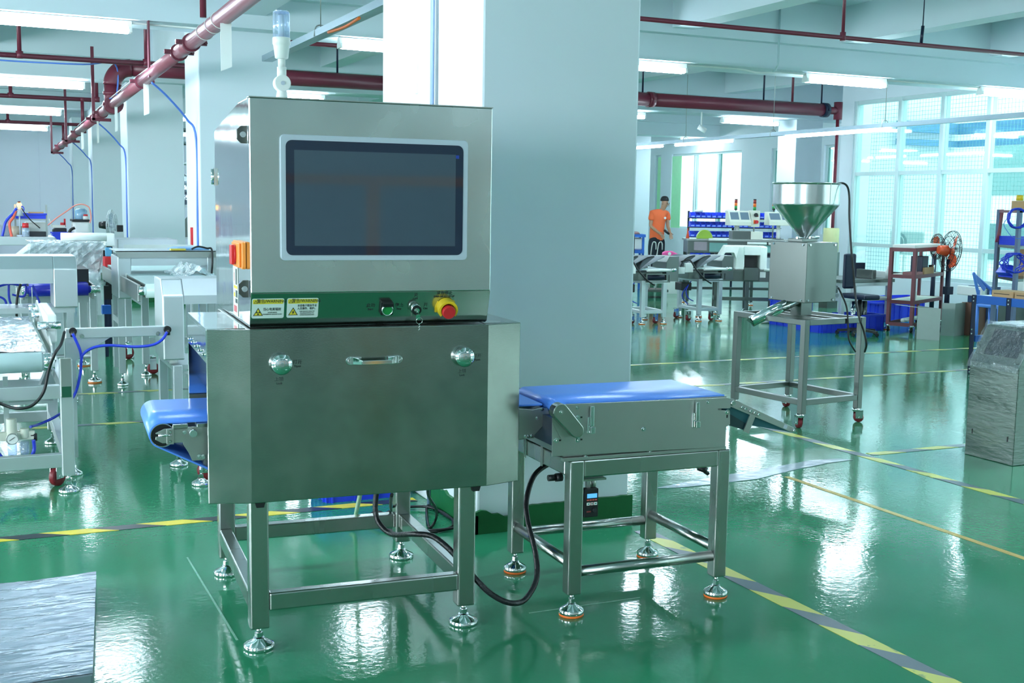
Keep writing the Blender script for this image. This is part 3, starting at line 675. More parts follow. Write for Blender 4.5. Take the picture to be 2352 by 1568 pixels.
part('lens_cap', MB().lathe([(.027, 0), (.024, .005), (.01, .006)], (TX, TY, TZ+.298), 32), LENS, bc)

# ------------------------------------------------------------------ conveyor table beside the machine
KX, KY, KR = 1.9289, 3.6486, -.0411
TFM = frame(KX, KY, KR)
def th_(px, py, y=0.0): p = hit(TFM, px, py, 1, y); return (p.x, p.z)
tb = thing('outfeed_conveyor_table', 'steel conveyor table with broad blue belt and orange-ringed feet right of the large machine', 'conveyor', (KX, KY, 0), KR)
tt, TW, TD, ZR = .054, .675, .598, .585
for x in (0, TW-tt):
    for y in (0, TD-tt):
        part('leg', MB().box(x, x+tt, y, y+tt, .083, ZR), STEEL, tb, bev=.005)
        foot(tb, x+tt/2, y+tt/2, .083, .046, True)
for a in ((tt, TW-tt, 0, .05), (tt, TW-tt, TD-.05, TD)): part('top_rail', MB().box(*a, ZR-.063, ZR), STEEL, tb, bev=.005)
for x in (0, TW-.05): part('top_rail', MB().box(x, x+.05, tt-.001, TD-tt, ZR-.063, ZR), STEEL, tb, bev=.005)
part('round_stretcher', MB().cyl((tt-.01, .027, .164), (TW-tt+.01, .027, .164), .02, n=24), STEEL, tb)
part('round_stretcher', MB().cyl((tt-.01, TD-.027, .164), (TW-tt+.01, TD-.027, .164), .02, n=24), STEEL, tb)
part('round_stretcher', MB().cyl((.027, tt-.01, .190), (.027, TD-tt+.01, .190), .02, n=24), STEEL, tb)
part('round_stretcher', MB().cyl((TW-.027, tt-.01, .190), (TW-.027, TD-tt+.01, .190), .02, n=24), STEEL, tb)
# base flange and side panels
part('base_flange', MB().box(-.03, TW-.02, .0, .025, ZR+.001, ZR+.014).box(-.03, TW-.02, .42, .445, ZR+.001, ZR+.014), STEELD, tb, bev=.001)
YP = -.008
ppx = [(1268, 1048), (1269, 930), (1300, 928), (1668, 913), (1678, 915), (1678, 937), (1672, 938), (1649, 938), (1649, 941), (1672, 943), (1677, 948), (1677, 974), (1668, 980), (1666, 1026)]
side = part('side_panel', MB().prism([th_(x, y, YP) for x, y in ppx], 'y', YP, YP+.004), STEELD, tb, bev=.0008, label='broad steel side panel with two latches')
part('side_panel', MB().box(-.03, .62, .425, .43, .6, .79), STEELD, tb)
part('inner_body', MB().box(-.02, .64, .02, .41, .60, .755), STEELD, tb)
BT = .797
xl = th_(1290, 928).__getitem__(0)
part('conveyor_belt', MB().prism([(-.012+.026*math.cos(math.radians(a)), BT-.026+.026*math.sin(math.radians(a))) for a in range(90, 271, 15)]+[(.645, BT-.052), (.652, BT-.03), (.645, BT)], 'y', .012, .415, sm=True), BELT, tb)
part('edge_trim', MB().box(.02, .648, .0, .010, BT-.012, BT-.004), STEEL, tb)
m = MB()
for x, y, r in ((1326, 936, .005), (1327, 958, .0075), (1327, 1010, .0075), (1278, 1011, .0075), (1478, 985, .007), (1626, 923, .005), (1671, 946, .0075)):
    q = th_(x, y, YP); hexbolt(m, (q[0], YP, q[1]), r)
for x in (1349, 1497, 1632):
    q = th_(x, 1040, YP); hexbolt(m, (q[0], .006, ZR+.014), .006, (0, 0, 1))
part('panel_bolts', m, CHROME, side)
m = MB()
for x, y, dx, dz in ((1334, 958, .012, .006), (1334, 1009, .012, .006), (1285, 1011, .012, .006), (1670, 955, .006, .014)):
    q = th_(x, y, YP); m.box(q[0]-dx/2, q[0]+dx/2, YP-.0006, YP, q[1]-dz/2, q[1]+dz/2)
part('adjusting_slot', m, BLACK, side)
for x0, y0, x1, y1 in ((1352, 932, 1365, 993), (1594, 923, 1607, 980)):
    a = th_(x0, y0, YP); b = th_(x1, y1, YP)
    l = part('toggle_latch', MB().box(a[0]-.006, a[0]+.012, YP-.006, YP, b[1], a[1]-.04).box(a[0]+.002, a[0]+.016, YP-.016, YP-.008, b[1]+.026, a[1]).box(a[0]+.004, a[0]+.02, YP-.018, YP-.008, b[1], b[1]+.024), CHROME, side, bev=.0015)
# pulley cover
a = th_(1284, 944, -.03); b = th_(1321, 987, -.03)
def capsule(a, b, r0, r1, n=10):
    ang = math.atan2(b[1]-a[1], b[0]-a[0]); o = []
    for i in range(n+1): t_ = ang+math.pi/2+math.pi*i/n; o.append((a[0]+r0*math.cos(t_), a[1]+r0*math.sin(t_)))
    for i in range(n+1): t_ = ang-math.pi/2+math.pi*i/n; o.append((b[0]+r1*math.cos(t_), b[1]+r1*math.sin(t_)))
    return o
pc = part('pulley_cover', MB().prism(capsule(a, b, .030, .026), 'y', -.05, YP), STEEL, tb, bev=.003, label='slanted rounded pulley cover')
part('cover_screw', hexbolt(MB(), (a[0], -.05, a[1]), .006), CHROME, pc)
part('backing_plate', MB().prism([th_(x, y, -.012) for x, y in ((1269, 945), (1285, 935), (1318, 1000), (1314, 1010), (1290, 1010), (1269, 970))], 'y', -.012, YP), STEELD, tb)
# drive drum seen between machine and table
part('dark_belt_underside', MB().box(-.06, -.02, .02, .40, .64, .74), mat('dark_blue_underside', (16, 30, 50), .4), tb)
# chute arm sloping down to the right
a = Vector((th_(1681, 925, .0)[0], 0, th_(1681, 925, .0)[1])); b_ = th_(1822, 988, .0); b = Vector((b_[0], 0, b_[1]))
dv = (b-a); LN = dv.length; ang = math.atan2(-dv.z, dv.x)
RM = Matrix.Translation(a)@Matrix.Rotation(ang, 4, 'Y')
ar = part('discharge_arm', MB().prism([(-.012, -.016), (-.012, .016), (LN-.006, .011), (LN+.004, .004), (LN+.004, -.006), (LN-.004, -.010)], 'y', -.004, .004).xf(RM), STEELD, tb, bev=.001, label='sloping discharge arm')
part('discharge_arm', MB().prism([(-.012, -.016), (-.012, .016), (LN-.006, .011), (LN+.004, .004), (LN+.004, -.006), (LN-.004, -.010)], 'y', .36, .368).xf(RM), STEELD, tb, bev=.001)
GB = mat('dark_green_belt', (38, 92, 100), .45, 0)
part('small_belt', MB().prism([(0, .008), (LN-.01, .006), (LN-.006, -.010), (0, -.075)], 'y', .01, .35).xf(RM), GB, tb)
part('arm_tray', MB().prism([(0, -.04), (.115, -.052), (.115, -.075), (0, -.085)], 'y', .004, .012).xf(RM), mat('dark_teal_plate', (26, 56, 62), .4), tb)
part('arm_bracket', MB().prism([(.092, -.012), (.118, -.012), (.118, -.082), (.092, -.082)], 'y', -.008, -.003).xf(RM), STEELD, tb)
m = MB()
for k, r in ((.0, .011), (.045, .006), (.062, .006), (.088, .007), (.108, .006), (.128, .006), (LN-.002, .006)):
    m.cyl((k, -.004, 0), (k, -.013, 0), r, r*.8, n=14)
part('arm_bolts', m.xf(RM), CHROME, ar)
part('arm_plate', MB().box(LN-.052, LN-.036, -.0048, -.004, -.008, .008).xf(RM), ALU, ar)
# speed controller
vc = part('speed_controller', MB().prism(rrect(.058, .114, .372, .478, .003), 'y', .0, .03), BLACK, tb, bev=.002, label='black speed controller with lit blue display')
part('controller_display', MB().box(.068, .108, -.001, 0, .444, .460), mat('lit_blue_lcd', (90, 170, 240), .3, em=(90, 170, 240), ems=.35), vc)
m = MB()
for k in range(4): m.box(.067+k*.0108, .0755+k*.0108, -.0008, 0, .434, .439)
part('red_key', m, mat('dull_red_key', (190, 90, 84), .4), vc)
for k in range(3): part('key_button', MB().box(.067+k*.0148, .079+k*.0148, -.0012, 0, .417, .4275), WHITE if k != 1 else mat('pinkish_key', (222, 190, 190), .4), vc)
m = MB()
for k in range(3): m.box(.070+k*.0148, .076+k*.0148, -.0018, -.001, .420, .4245)
part('key_mark', m, mat('teal_mark', (40, 130, 120), .4), vc)
part('setting_knob', MB().cyl((.099, 0, .398), (.099, -.006, .398), .008, n=20), RUB, vc)
part('red_mark', MB().box(.067, .084, -.0006, 0, .391, .396), mat('faint_red_mark', (130, 60, 60), .4), vc)
part('controller_plate', MB().box(.054, .15, .01, .07, .505, .512), STEEL, tb)
part('controller_stem', MB().box(.075, .09, .02, .035, .478, .51).cyl((.12, .06, .46), (.12, .06, .51), .012, n=12), STEELD, tb)
part('cable_gland', MB().cyl((-.035, .12, .50), (-.005, .12, .50), .012, n=10).cyl((-.005, .12, .50), (.02, .12, .5), .016, n=8), BLACK, tb)
m = MB()
for y in (.25, .262, .41, .425): m.tube([(-.003, y, .515), (-.004, y, .59), (.055, y, .59)], .0025, n=5, smooth=0)
part('cable_tie', m, WHITE, tb)
ph = hit(TFM, 1618, 1065, 1, .45)
ps = part('photo_sensor', MB().cyl((ph.x+.01, .45, ZR-.02), (ph.x-.006, .45, ph.z-.01), .018, n=16), ALU, tb)
part('sensor_head', MB().cyl((ph.x-.006, .45, ph.z-.01), (ph.x-.012, .45, ph.z-.032), .022, n=16).cyl((ph.x, .45, ph.z-.03), (ph.x+.02, .45, ph.z-.045), .009, n=10), BLACK, ps)
# ------------------------------------------------------------------ cables around the machine
def wpath(pts): return [fl(x, y, z) if z is not None else None for x, y, z in pts]
def cab(pts, r, m, lab, cat='cable', name='power_cable', n=8, group=None):
    o = part(name, MB().tube(pts, r, n=n), m); tag(o, lab, cat, group); return o
def mp(px, py, y): p = hit(MF, px, py, 1, y); return MF@p
pts = [mp(866, 1120, .45), mp(862, 1165, .45), mp(870, 1200, .43), mp(900, 1226, .36), mp(950, 1226, .2), mp(990, 1230, .15), mp(1020, 1250, .10), mp(1050, 1280, .07)]
pts += [mp(1098, 1335, .02), mp(1130, 1365, .0), mp(1170, 1384, -.01), mp(1205, 1377, 0.02), mp(1232, 1330, .06), mp(1230, 1270, .12), mp(1213, 1200, .2), mp(1209, 1150, .25), mp(1225, 1095, .3), mp(1255, 1068, .33), mp(1275, 1065, .34)]
cab(pts, .0105, mat('black_corrugated_hose', (26, 28, 32), .32, 0, bump=.3, bs=90), 'thick black corrugated cable looping from under the machine to the conveyor table', n=12, name='corrugated_hose')
def ring(cx, cy, rx, ry, z, ph=0, n=16, turns=1.0, drift=0):
    c0 = fl(cx, cy); return [(c0.x+rx*math.cos(ph+2*math.pi*turns*i/n)+drift*i, c0.y+ry*math.sin(ph+2*math.pi*turns*i/n), z+.004*math.sin(i)) for i in range(int(n)+1)]
P2 = [fl(900, 1135, .47), fl(897, 1165, .2), fl(905, 1190, .03)]+ring(935, 1200, .19, .22, .012, 2.0, 18, 1.9, .008)+[fl(985, 1210, .01), fl(1000, 1195, .01), fl(1002, 1170, .12), fl(985, 1140, .3), mp(983, 1120, .55)]
P2 = [(min(p[0], 2.02), p[1], p[2]) for p in P2]
cab(P2, .0065, BLACK, 'loose black power cable coiled on the floor beneath the machine', name='coiled_cable')
cab([mp(829, 1125, .6), fl(822, 1160, .25), fl(816, 1185, .06), fl(806, 1215, .012)], .0095, mat('pale_green_hose', (206, 226, 196), .4), 'pale green hose hanging behind the machine in front of the blue crate', 'hose', 'air_hose')

# mesh fence behind the photographer, seen mirrored in the screen
fe = thing('mesh_fence', 'orange railed mesh fence behind the camera, mirrored in the machine screen', 'fence', tuple(MF@Vector((2, -6.3, 0))), MR)
OF = mat('orange_fence_paint', (214, 150, 70), .5)
part('top_rail', MB().box(-4, 4, -.04, .04, 1.66, 1.74), OF, fe)
for x in (-4, -2, 0, 2, 4): part('fence_post', MB().box(x-.05, x+.05, -.04, .04, 0, 1.66), OF, fe)
m = MB(); x = -3.95
while x < 3.95: m.box(x-.002, x+.002, -.002, .002, .1, 1.66); x += .09
z = .1
while z < 1.66: m.box(-3.95, 3.95, -.002, .002, z-.002, z+.002); z += .09
part('wire_mesh', m, RUB, fe, stuff=True)
# ------------------------------------------------------------------ overhead services
bp = [atx(548, 10, 1.6), atx(123, 348, 1.6)]
pa = Vector((1.6, 4.4, 2.80)); pb_ = Vector((1.6, bp[1].y, bp[1].z)); pm = Vector((1.6, 9.5, 2.765))
fp = thing('fire_water_pipe', 'long dusty red fire pipe running down the left aisle under the ceiling', 'pipe', (1.6, 10, 2.7))
def pz(y): return pa.z+(pb_.z-pa.z)*(y-pa.y)/(pb_.y-pa.y)
def pw(px, py):
    p = atx(px, py, 1.6); return Vector((1.6, p.y, pz(p.y)))
jy = [pw(439, 85).y, pw(411, 112).y, pw(326, 178).y, pw(260, 236).y, pw(236, 262).y, pw(218, 274).y, pw(180, 298).y, pw(158, 318).y, pw(140, 334).y]
ys_ = [pa.y]+jy+[pb_.y]
for a, b in zip(ys_[:-1], ys_[1:]):
    part('pipe_length', MB().cyl((1.6, a+.004, pz(a)), (1.6, b-.004, pz(b)), .058, n=20), PINKP, fp, world=True)
for y in jy:
    part('grooved_coupling', MB().cyl((1.6, y-.03, pz(y)), (1.6, y+.03, pz(y)), .072, n=20).box(1.48, 1.72, y-.018, y+.018, pz(y)-.018, pz(y)+.018).cyl((1.49, y-.035, pz(y)), (1.49, y+.035, pz(y)), .012, n=6).cyl((1.71, y-.035, pz(y)), (1.71, y+.035, pz(y)), .012, n=6), REDP, fp, world=True)
for px, py in ((490, 60), (505, 45), (470, 70)):
    y = pw(px, py).y
    part('wire_tie', MB().tube([(1.6+.061*math.cos(a), y+.03*math.sin(a), pz(y)+.061*math.sin(a)) for a in [k*math.pi/6 for k in range(12)]], .003, n=5, closed=True, smooth=1), WHITE, fp, world=True)
for px, py in ((233, 262), (166, 310), (131, 340)):
    y = pw(px, py).y
    part('hanger_bracket', MB().box(1.48, 1.52, y-.02, y+.02, pz(y)-.09, 3.5).box(1.48, 1.72, y-.02, y+.02, pz(y)-.10, pz(y)-.06), REDP, fp, world=True)
y = pw(353, 150).y
part('hanger_bracket', MB().box(1.55, 1.565, y-.045, y+.045, pz(y)-.05, 3.17), REDP, fp, world=True)
y = pw(447, 78).y+.3
part('branch_pipe', MB().cyl((1.72, y, 2.95), (1.72, y, ZC), .026, n=12), REDP, fp, world=True)
part('white_cable', MB().tube([(1.66, 7.5, pz(7.5)+.05), (1.64, 9.2, pz(9.2)+.065), (1.6, 11, pz(11)+.066), (1.57, 13, pz(13)+.066), (1.56, 16, pz(16)+.066), (1.56, 20, pz(20)+.066)], .007, n=5), WHITE, fp, world=True)
for (px0, px1, py0, py1, lab) in ((506, 533, 60, 165, 'largest white card strip hanging from the nearest stretch of the left red pipe'), (329, 343, 190, 266, 'second white card strip hanging from the left red pipe'), (263, 271, 242, 303, 'third white card strip hanging just after the big pipe elbow'), (222, 228, 284, 329, 'narrow white card strip hanging beyond the third, left of it'), (186, 193, 304, 344, 'farthest white card strip hanging from the left red pipe')):
    y = atx((px0+px1)/2, py0, 1.6).y
    a = aty(px0, py0, y); b = aty(px1, py1, y)
    tag(part('card_strip', MB().prism([(a.x, b.z), (b.x, b.z+(b.x-a.x)*.45), (b.x, pz(y)-.05), (a.x, pz(y)-.055)], 'y', y-.0015, y+.0015), WHITE), lab, 'card strip', None)
# wide cross pipe at Y = 13
cp = thing('fire_water_pipe', 'thick dark red pipe crossing the hall behind the columns with an elbow at left', 'pipe', (6, 15.3, 3.11))
xe, Yc, zc_, rc = aty(257, 150, 15.3).x, 15.3, 3.11, .1
xr = aty(1893, 262, 15.3).x
el = [(xe+.22*(1-math.sin(a)), Yc, zc_-.22*(1-math.cos(a))) for a in [k*math.pi/12 for k in range(7)]]
part('elbow', MB().tube(el, rc+.008, n=18, smooth=1), REDP, cp, world=True)
part('down_pipe', MB().cyl((xe, Yc, zc_-.22), (xe, Yc, pz(15.3)-.06), rc, n=20), REDP, cp, world=True)
part('tee_joint', MB().cyl((xe, Yc-.16, pz(15.3)), (xe, Yc+.16, pz(15.3)), rc+.01, n=20).cyl((xe, Yc, zc_-.30), (xe, Yc, zc_-.34), rc+.012, n=20), REDP, cp, world=True)
xs_ = [xe+.22, 3.1, 5.2, 9.3, xr]
for a, b in zip(xs_[:-1], xs_[1:]): part('pipe_length', MB().cyl((a+.004, Yc, zc_), (b-.004, Yc, zc_), rc, n=20), REDP, cp, world=True)
for x in xs_[1:]: part('grooved_coupling', MB().cyl((x-.05, Yc, zc_), (x+.05, Yc, zc_), rc+.015, n=20).box(x-.02, x+.02, Yc-.15, Yc+.15, zc_-.02, zc_+.02), REDP if x < xr else NAVY, cp, world=True)
xv = aty(1924, 275, 15.3).x
part('pipe_length', MB().cyl((xr, Yc, zc_), (xv, Yc, zc_), .06, n=16), REDP, cp, world=True)
part('tee_joint', MB().cyl((xv, Yc, zc_-.14), (xv, Yc, zc_+.14), .07, n=16), REDP, cp, world=True)
part('riser_pipe', MB().cyl((xv, Yc, 0), (xv, Yc, zc_-.1), .027, n=14), mat('red_riser_paint', (112, 38, 56), .4), cp, world=True)
for px in (775, 1475, 1753, 1819, 1886):
    x = aty(px, 250, 15.3).x; part('hanger_rod', MB().cyl((x, Yc, zc_+rc), (x, Yc, ZC), .014 if px != 1819 else .02, n=8), REDP if px == 1819 else NAVY, cp, world=True)
x = aty(790, 190, 15.3).x
# sprinkler pipes
def sprinkler(y, z, x0, x1, r, hang, lab, down=()):
    s = thing('sprinkler_pipe', lab, 'pipe', ((x0+x1)/2, y, z))
    part('pipe_run', MB().cyl((x0, y, z), (x1, y, z), r, n=12), REDP, s, world=True)
    for x in hang: part('pipe_riser', MB().cyl((x, y, z), (x, y, ZC), r*.8, n=10).cyl((x, y, z-.03), (x, y, z+.05), r*1.35, n=10), REDP, s, world=True)
    for x in down: part('pipe_drop', MB().cyl((x, y, z), (x, y, z-.45), r*.8, n=10).cyl((x, y, z-.03), (x, y, z+.03), r*1.3, n=10), REDP, s, world=True)
    return s
s9 = sprinkler(9.0, 3.135, 3.2, 12.9, .021, [aty(1937, 60, 9).x], 'thin dark red pipe crossing above the right half in front of the beam')
x = aty(2118, 60, 9).x
part('spring_hanger', MB().cyl((x, 9, 3.15), (x+.01, 9, 3.32), .016, n=10).cyl((x+.01, 9, 3.32), (x+.015, 9, ZC), .006, n=6), NAVY, s9, world=True)
sprinkler(14.5, aty(0, 125, 14.5).z, -6.5, aty(425, 150, 14.5).x, .03, [aty(44, 100, 14.5).x, aty(335, 100, 14.5).x], 'dark red pipe with blue cable under it, just below the nearest left lamp')
zc5 = aty(0, 125, 14.5).z
tag(part('data_cable', MB().tube([(-.5, 14.44, zc5-.05), (.4, 14.44, zc5-.07), (1.2, 14.44, zc5-.06), (xe+.02, 15.15, zc_+.02), (xe+.03, 15.15, zc_-.35), (1.55, 15.1, pz(15.1)+.06)], .009, n=6), BLCAB), 'blue cable under the near sprinkler pipe and down the big pipe elbow', 'cable')
sprinkler(20.6, aty(0, 219, 20.6).z, -6.5, aty(228, 232, 20.6).x, .035, [aty(24, 210, 20.6).x, aty(222, 210, 20.6).x], 'second thin dark red pipe down the left aisle', [aty(189, 240, 20.6).x])
sprinkler(26.6, aty(0, 279, 26.6).z, -6.5, aty(184, 285, 26.6).x, .035, [aty(18, 275, 26.6).x], 'third thin dark red pipe down the left aisle near the far end', [aty(145, 290, 26.6).x])
x0 = aty(665, 96, 13.9)
sprinkler(13.9, x0.z, x0.x-.4, aty(757, 105, 13.9).x+1.2, .03, [], 'short dark red pipe seen behind the signal beacon above the cable tray')
# conduits by the lamps of the first beam on the right
cdt = thing('lamp_conduit', 'white conduit joining the tube lamps on the first beam, with a drop from the ceiling', 'conduit', (8.6, 11.72, 3.15))
xa, xb, xc_ = 7.59, 9.32, aty(1768, 170, 11.6).x
part('conduit_run', MB().tube([(xa, 11.72, 3.15), (8.3, 11.7, 3.15), (8.55, 11.66, 3.12), (8.75, 11.66, 3.13), (9.0, 11.72, 3.15), (xb, 11.72, 3.15)], .012, n=6), WHITE, cdt, world=True)
part('conduit_drop', MB().tube([(xc_, 11.45, ZC), (xc_, 11.45, 3.2), (xc_, 11.5, 3.14), (8.75, 11.6, 3.14)], .014, n=6, smooth=0), mat('grey_conduit', (170, 196, 202), .4), cdt, world=True)
tag(part('lamp_conduit', MB().tube([(10.6, 11.72, 3.15), (12.2, 11.72, 3.15)], .010, n=6), WHITE), 'white conduit between the two rightmost tube lamps', 'conduit')
tag(part('lamp_conduit', MB().tube([(1.42, 11.72, 3.15), (1.9, 11.6, 3.13), (2.0, 11.4, 3.1)], .010, n=6), WHITE), 'white conduit from the nearest left lamp to the second column', 'conduit')
# cable trays
TRAY = mat('galvanised_tray', (150, 170, 180), .35, .6)
def tray(X, a, b, z, lab, lamps, group=None):
    t_ = thing('cable_tray', lab, 'cable tray', (X, (a+b)/2, z))
    part('tray_rail', MB().box(X-.05, X+.05, a, b, z-.004, z).box(X-.05, X-.044, a, b, z, z+.05).box(X+.044, X+.05, a, b, z, z+.05), TRAY, t_, world=True)
    y = a+.6
    while y < b:
        part('hanger', MB().cyl((X, y, z+.06), (X, y, ZC), .004, n=6).tube([(X-.055, y, z), (X-.04, y, z+.07), (X, y, z+.09), (X+.04, y, z+.07), (X+.055, y, z)], .006, n=5), STEELD, t_, world=True); y += 2.3
    for l0, l1 in lamps:
        part('lit_tube', MB().cyl((X, l0, z-.03), (X, l1, z-.03), .018, n=8), TUBE, t_, world=True)
    return t_
tl = tray(2.6, 4.2, 11.3, 2.83, 'grey cable tray slanting up behind the signal beacon at the wide column', [])
part('orange_cable', MB().tube([(2.55, 8.2, 2.81), (2.56, 8.6, 2.80), (2.55, 9.0, 2.81)], .012, n=6), ORANGE, tl, world=True)
tray(10.6, 6.5, 18.0, 2.56, 'long thin tray with lit tubes hanging in front of the tall windows', [(11.6, 13.7), (17.0, 18.0), (15.0, 16.6)])
# camera-like sensor and grille on far wall
p = aty(1611, 294, 17.4)
cc = thing('ceiling_camera', 'small pale dome device hanging left of the lamp on the second beam', 'camera', tuple(p))
part('camera_body', MB().cyl(p+Vector((-.06, 0, .02)), p+Vector((.06, -.04, -.05)), .045, n=14), WHITE, cc, world=True)
part('camera_bracket', MB().box(p.x-.01, p.x+.01, p.y-.01, p.y+.01, p.z+.02, 3.17), WHITE, cc, world=True)

# ------------------------------------------------------------------ generic builders for frames
def frame_legs(t, x0, x1, y0, y1, zt, lw=.05, zb=.08, rails=(), feet='ring', mt=None, front=None):
    mt = mt or LSTEEL
    for x in (x0, x1-lw):
        for y in (y0, y1-lw):
            part('leg', MB().box(x, x+lw, y, y+lw, zb, zt), mt, t, bev=.004)
            if feet in ('ring', 'plain'): foot(t, x+lw/2, y+lw/2, zb, .045, feet == 'ring', n=16)
    for z in rails:
        for y in (y0+.005, y1-lw+.005): part('rail', MB().box(x0+lw, x1-lw, y, y+lw-.01, z-.045, z), mt, t, bev=.003)
        for x in (x0+.005, x1-lw+.005): part('rail', MB().box(x, x+lw-.01, y0+lw, y1-lw, z-.045, z), mt, t, bev=.003)
WHEEL = mat('dark_red_caster_tyre', (128, 34, 44), .4)
def caster(t, x, y, zt, r=.04, rz=0, m_=None):
    R = Matrix.Translation((x, y, 0))@Matrix.Rotation(rz, 4, 'Z')
    c_ = part('caster', MB().cyl((0, 0, zt-.018), (0, 0, zt), .028, n=14).box(-.01, .045, -.022, -.018, r*.8, zt-.012).box(-.01, .045, .018, .022, r*.8, zt-.012).box(-.02, .04, -.022, .022, zt-.022, zt-.014).cyl((.02, -.026, r), (.02, .026, r), .008, n=8).xf(R), CHROME, t)
    part('wheel', MB().lathe([(r*.55, -.014), (r*.97, -.014), (r, -.008), (r, .008), (r*.97, .014), (r*.55, .014)], (.02, 0, r), 20, 'y').xf(R), m_ or WHEEL, c_)
    return c_
WRAP = clearmat('crinkled_plastic_film', (224, 232, 236), .22, .1, bump=.8, bs=22, haze=.28)
def foilmat(name, rgb, bump=.5, bs=14, rough=.16, stretch=None):
    return mat(name, rgb, rough, .75, var=.15, vs_=8, bump=bump, bs=bs, rvar=.06, stretch=stretch)
FOIL = foilmat('crumpled_shiny_film', (210, 217, 228), .9, 22, rough=.14, stretch=(1.6, .6, 1))
WRAPSTEEL = mat('film_wrapped_steel', (118, 130, 126), .26, .9, var=.14, vs_=3, bump=.16, bs=24, rvar=.08, stretch=(.6, .6, 2.5), coat=.25)
# ------------------------------------------------------------------ left: nearest conveyor with shiny film
lm = thing('film_covered_conveyor', 'nearest left conveyor with crumpled shiny film on its belt, cut by the photo edge', 'conveyor', (-.1, 6.3, 0), 0)
xr_, y0_ = .43, 6.24
o_ = lambda mb: mb.xf(Matrix.Translation((.1, -6.3, 0)))
for x, y in ((xr_-.062, y0_), (xr_-.062, 7.55), (-1.0, y0_), (-1.0, 7.55)):
    part('leg', o_(MB().box(x, x+.062, y, y+.062, .09, .69)), LSTEEL, lm, bev=.004)
    foot(lm, x+.031+.1, y+.031-6.3, .1, .052)
for z in (.56, .205):
    part('rail', o_(MB().box(-.94, xr_-.062, y0_+.006, y0_+.056, z-.07, z)), LSTEEL, lm, bev=.003)
    part('rail', o_(MB().box(-.94, xr_-.062, 7.556, 7.606, z-.06, z)), LSTEEL, lm, bev=.003)
    part('rail', o_(MB().box(xr_-.056, xr_-.006, y0_+.062, 7.55, z-.06, z)), LSTEEL, lm, bev=.003)
part('shelf', o_(MB().box(-.94, xr_-.07, 6.7, 7.55, .395, .41)), LSTEEL, lm)
caster(lm, xr_-.09+.1, 6.42-6.3, .15, .05, .8)
random.seed(11)
m = MB(); nx, ny = 26, 30; X0, X1, YA, YB2 = -.95, .30, 6.33, 8.2
zz = [[.725+random.uniform(0, .012) for i in range(nx+1)] for j in range(ny+1)]
vs_ = [(X0+(X1-X0)*i/nx+random.uniform(-.012, .012), YA+(YB2-YA)*j/ny, zz[j][i]) for j in range(ny+1) for i in range(nx+1)]
m.add(vs_, [(j*(nx+1)+i, j*(nx+1)+i+1, (j+1)*(nx+1)+i+1, (j+1)*(nx+1)+i) for j in range(ny) for i in range(nx)])
part('crumpled_film', o_(m), FOIL, lm)
part('belt_bed', o_(MB().box(X0, X1+.01, 6.36, 8.2, .66, .722)), WHITE, lm)
part('end_roller', o_(MB().cyl((X0, 6.33, .672), (X1-.01, 6.33, .672), .052, n=24)), WBELT, lm)
part('roller_end', o_(MB().cyl((X1-.01, 6.33, .672), (X1+.05, 6.33, .672), .045, n=20)), CHROME, lm)
part('end_plate', o_(MB().box(.37, .425, 6.226, 6.236, .50, .70)), STEELD, lm, bev=.004)
part('green_marker', o_(MB().box(.375, .42, 6.222, 6.2255, .50, .555)), mat('dark_green_mark', (20, 84, 60), .4), lm)
part('side_guard', o_(MB().prism([(6.4, .68), (8.15, .68), (8.15, .80), (7.9, .86), (6.45, .74)], 'x', .34, .35)), STEELD, lm)
m = MB()
for y in (6.9, 7.6, 8.0): m.cyl((.30, y, .80), (.42, y, .80), .022, n=12)
part('guide_knob', o_(m), CHROME, lm)
part('guide_arm', o_(MB().prism([(7.7, .74), (7.76, .95), (7.78, .95), (7.80, .74)], 'x', .31, .315)), STEEL, lm)
part('square_guard', o_(MB().box(.345, .40, 6.9, 7.7, .70, .86)), WHITE, lm, bev=.01)
part('support_strut', o_(MB().box(-.0, .09, 6.9, 6.93, .42, .62).bar((.36, 6.6, .66), (.3, 7.4, .30), .03, .03)), LSTEEL, lm)
# air regulator below it
ry_ = 6.5
gp = aty(28, 1007, ry_); g2 = aty(57, 1007, ry_)
rg = thing('air_regulator', 'round pressure gauge with clear bowls under the nearest left conveyor', 'regulator', (gp.x, ry_, gp.z-.12))
part('regulator_body', MB().cyl((gp.x, ry_+.03, gp.z), (gp.x, ry_+.03, gp.z+.10), .026, n=16).cyl((g2.x, ry_+.03, g2.z), (g2.x, ry_+.03, g2.z+.05), .022, n=16).box(gp.x-.06, g2.x+.05, ry_+.02, ry_+.05, gp.z-.015, gp.z+.03), CREAM, rg, world=True, bev=.003)
part('gauge_face', MB().cyl((gp.x, ry_+.01, gp.z), (gp.x, ry_-.012, gp.z), .028, n=24), WHITE, rg, world=True)
part('gauge_rim', MB().tube([(gp.x+.028*math.cos(k*math.pi/8), ry_-.012, gp.z+.028*math.sin(k*math.pi/8)) for k in range(16)], .003, n=5, closed=True, smooth=1), STEELD, rg, world=True)
part('gauge_needle', MB().bar((gp.x-.014, ry_-.014, gp.z-.008), (gp.x+.012, ry_-.014, gp.z+.009), .002, .002, up=(0, 1, 0)), BLACK, rg, world=True)
for q in (gp, g2): part('clear_bowl', MB().lathe([(.02, 0), (.022, .02), (.022, .075)], (q.x, ry_+.03, q.z-.095), 16), LENS, rg, world=True)
part('drain_cap', MB().cyl((gp.x, ry_+.03, gp.z-.12), (gp.x, ry_+.03, gp.z-.095), .009, n=10), BLACK, rg, world=True)
part('push_fitting', MB().cyl((g2.x+.03, ry_+.03, g2.z+.01), (g2.x+.055, ry_+.03, g2.z+.01), .011, n=10).cyl((g2.x+.05, ry_+.03, g2.z-.02), (g2.x+.05, ry_+.03, g2.z+.018), .012, n=10), BLACK, rg, world=True)
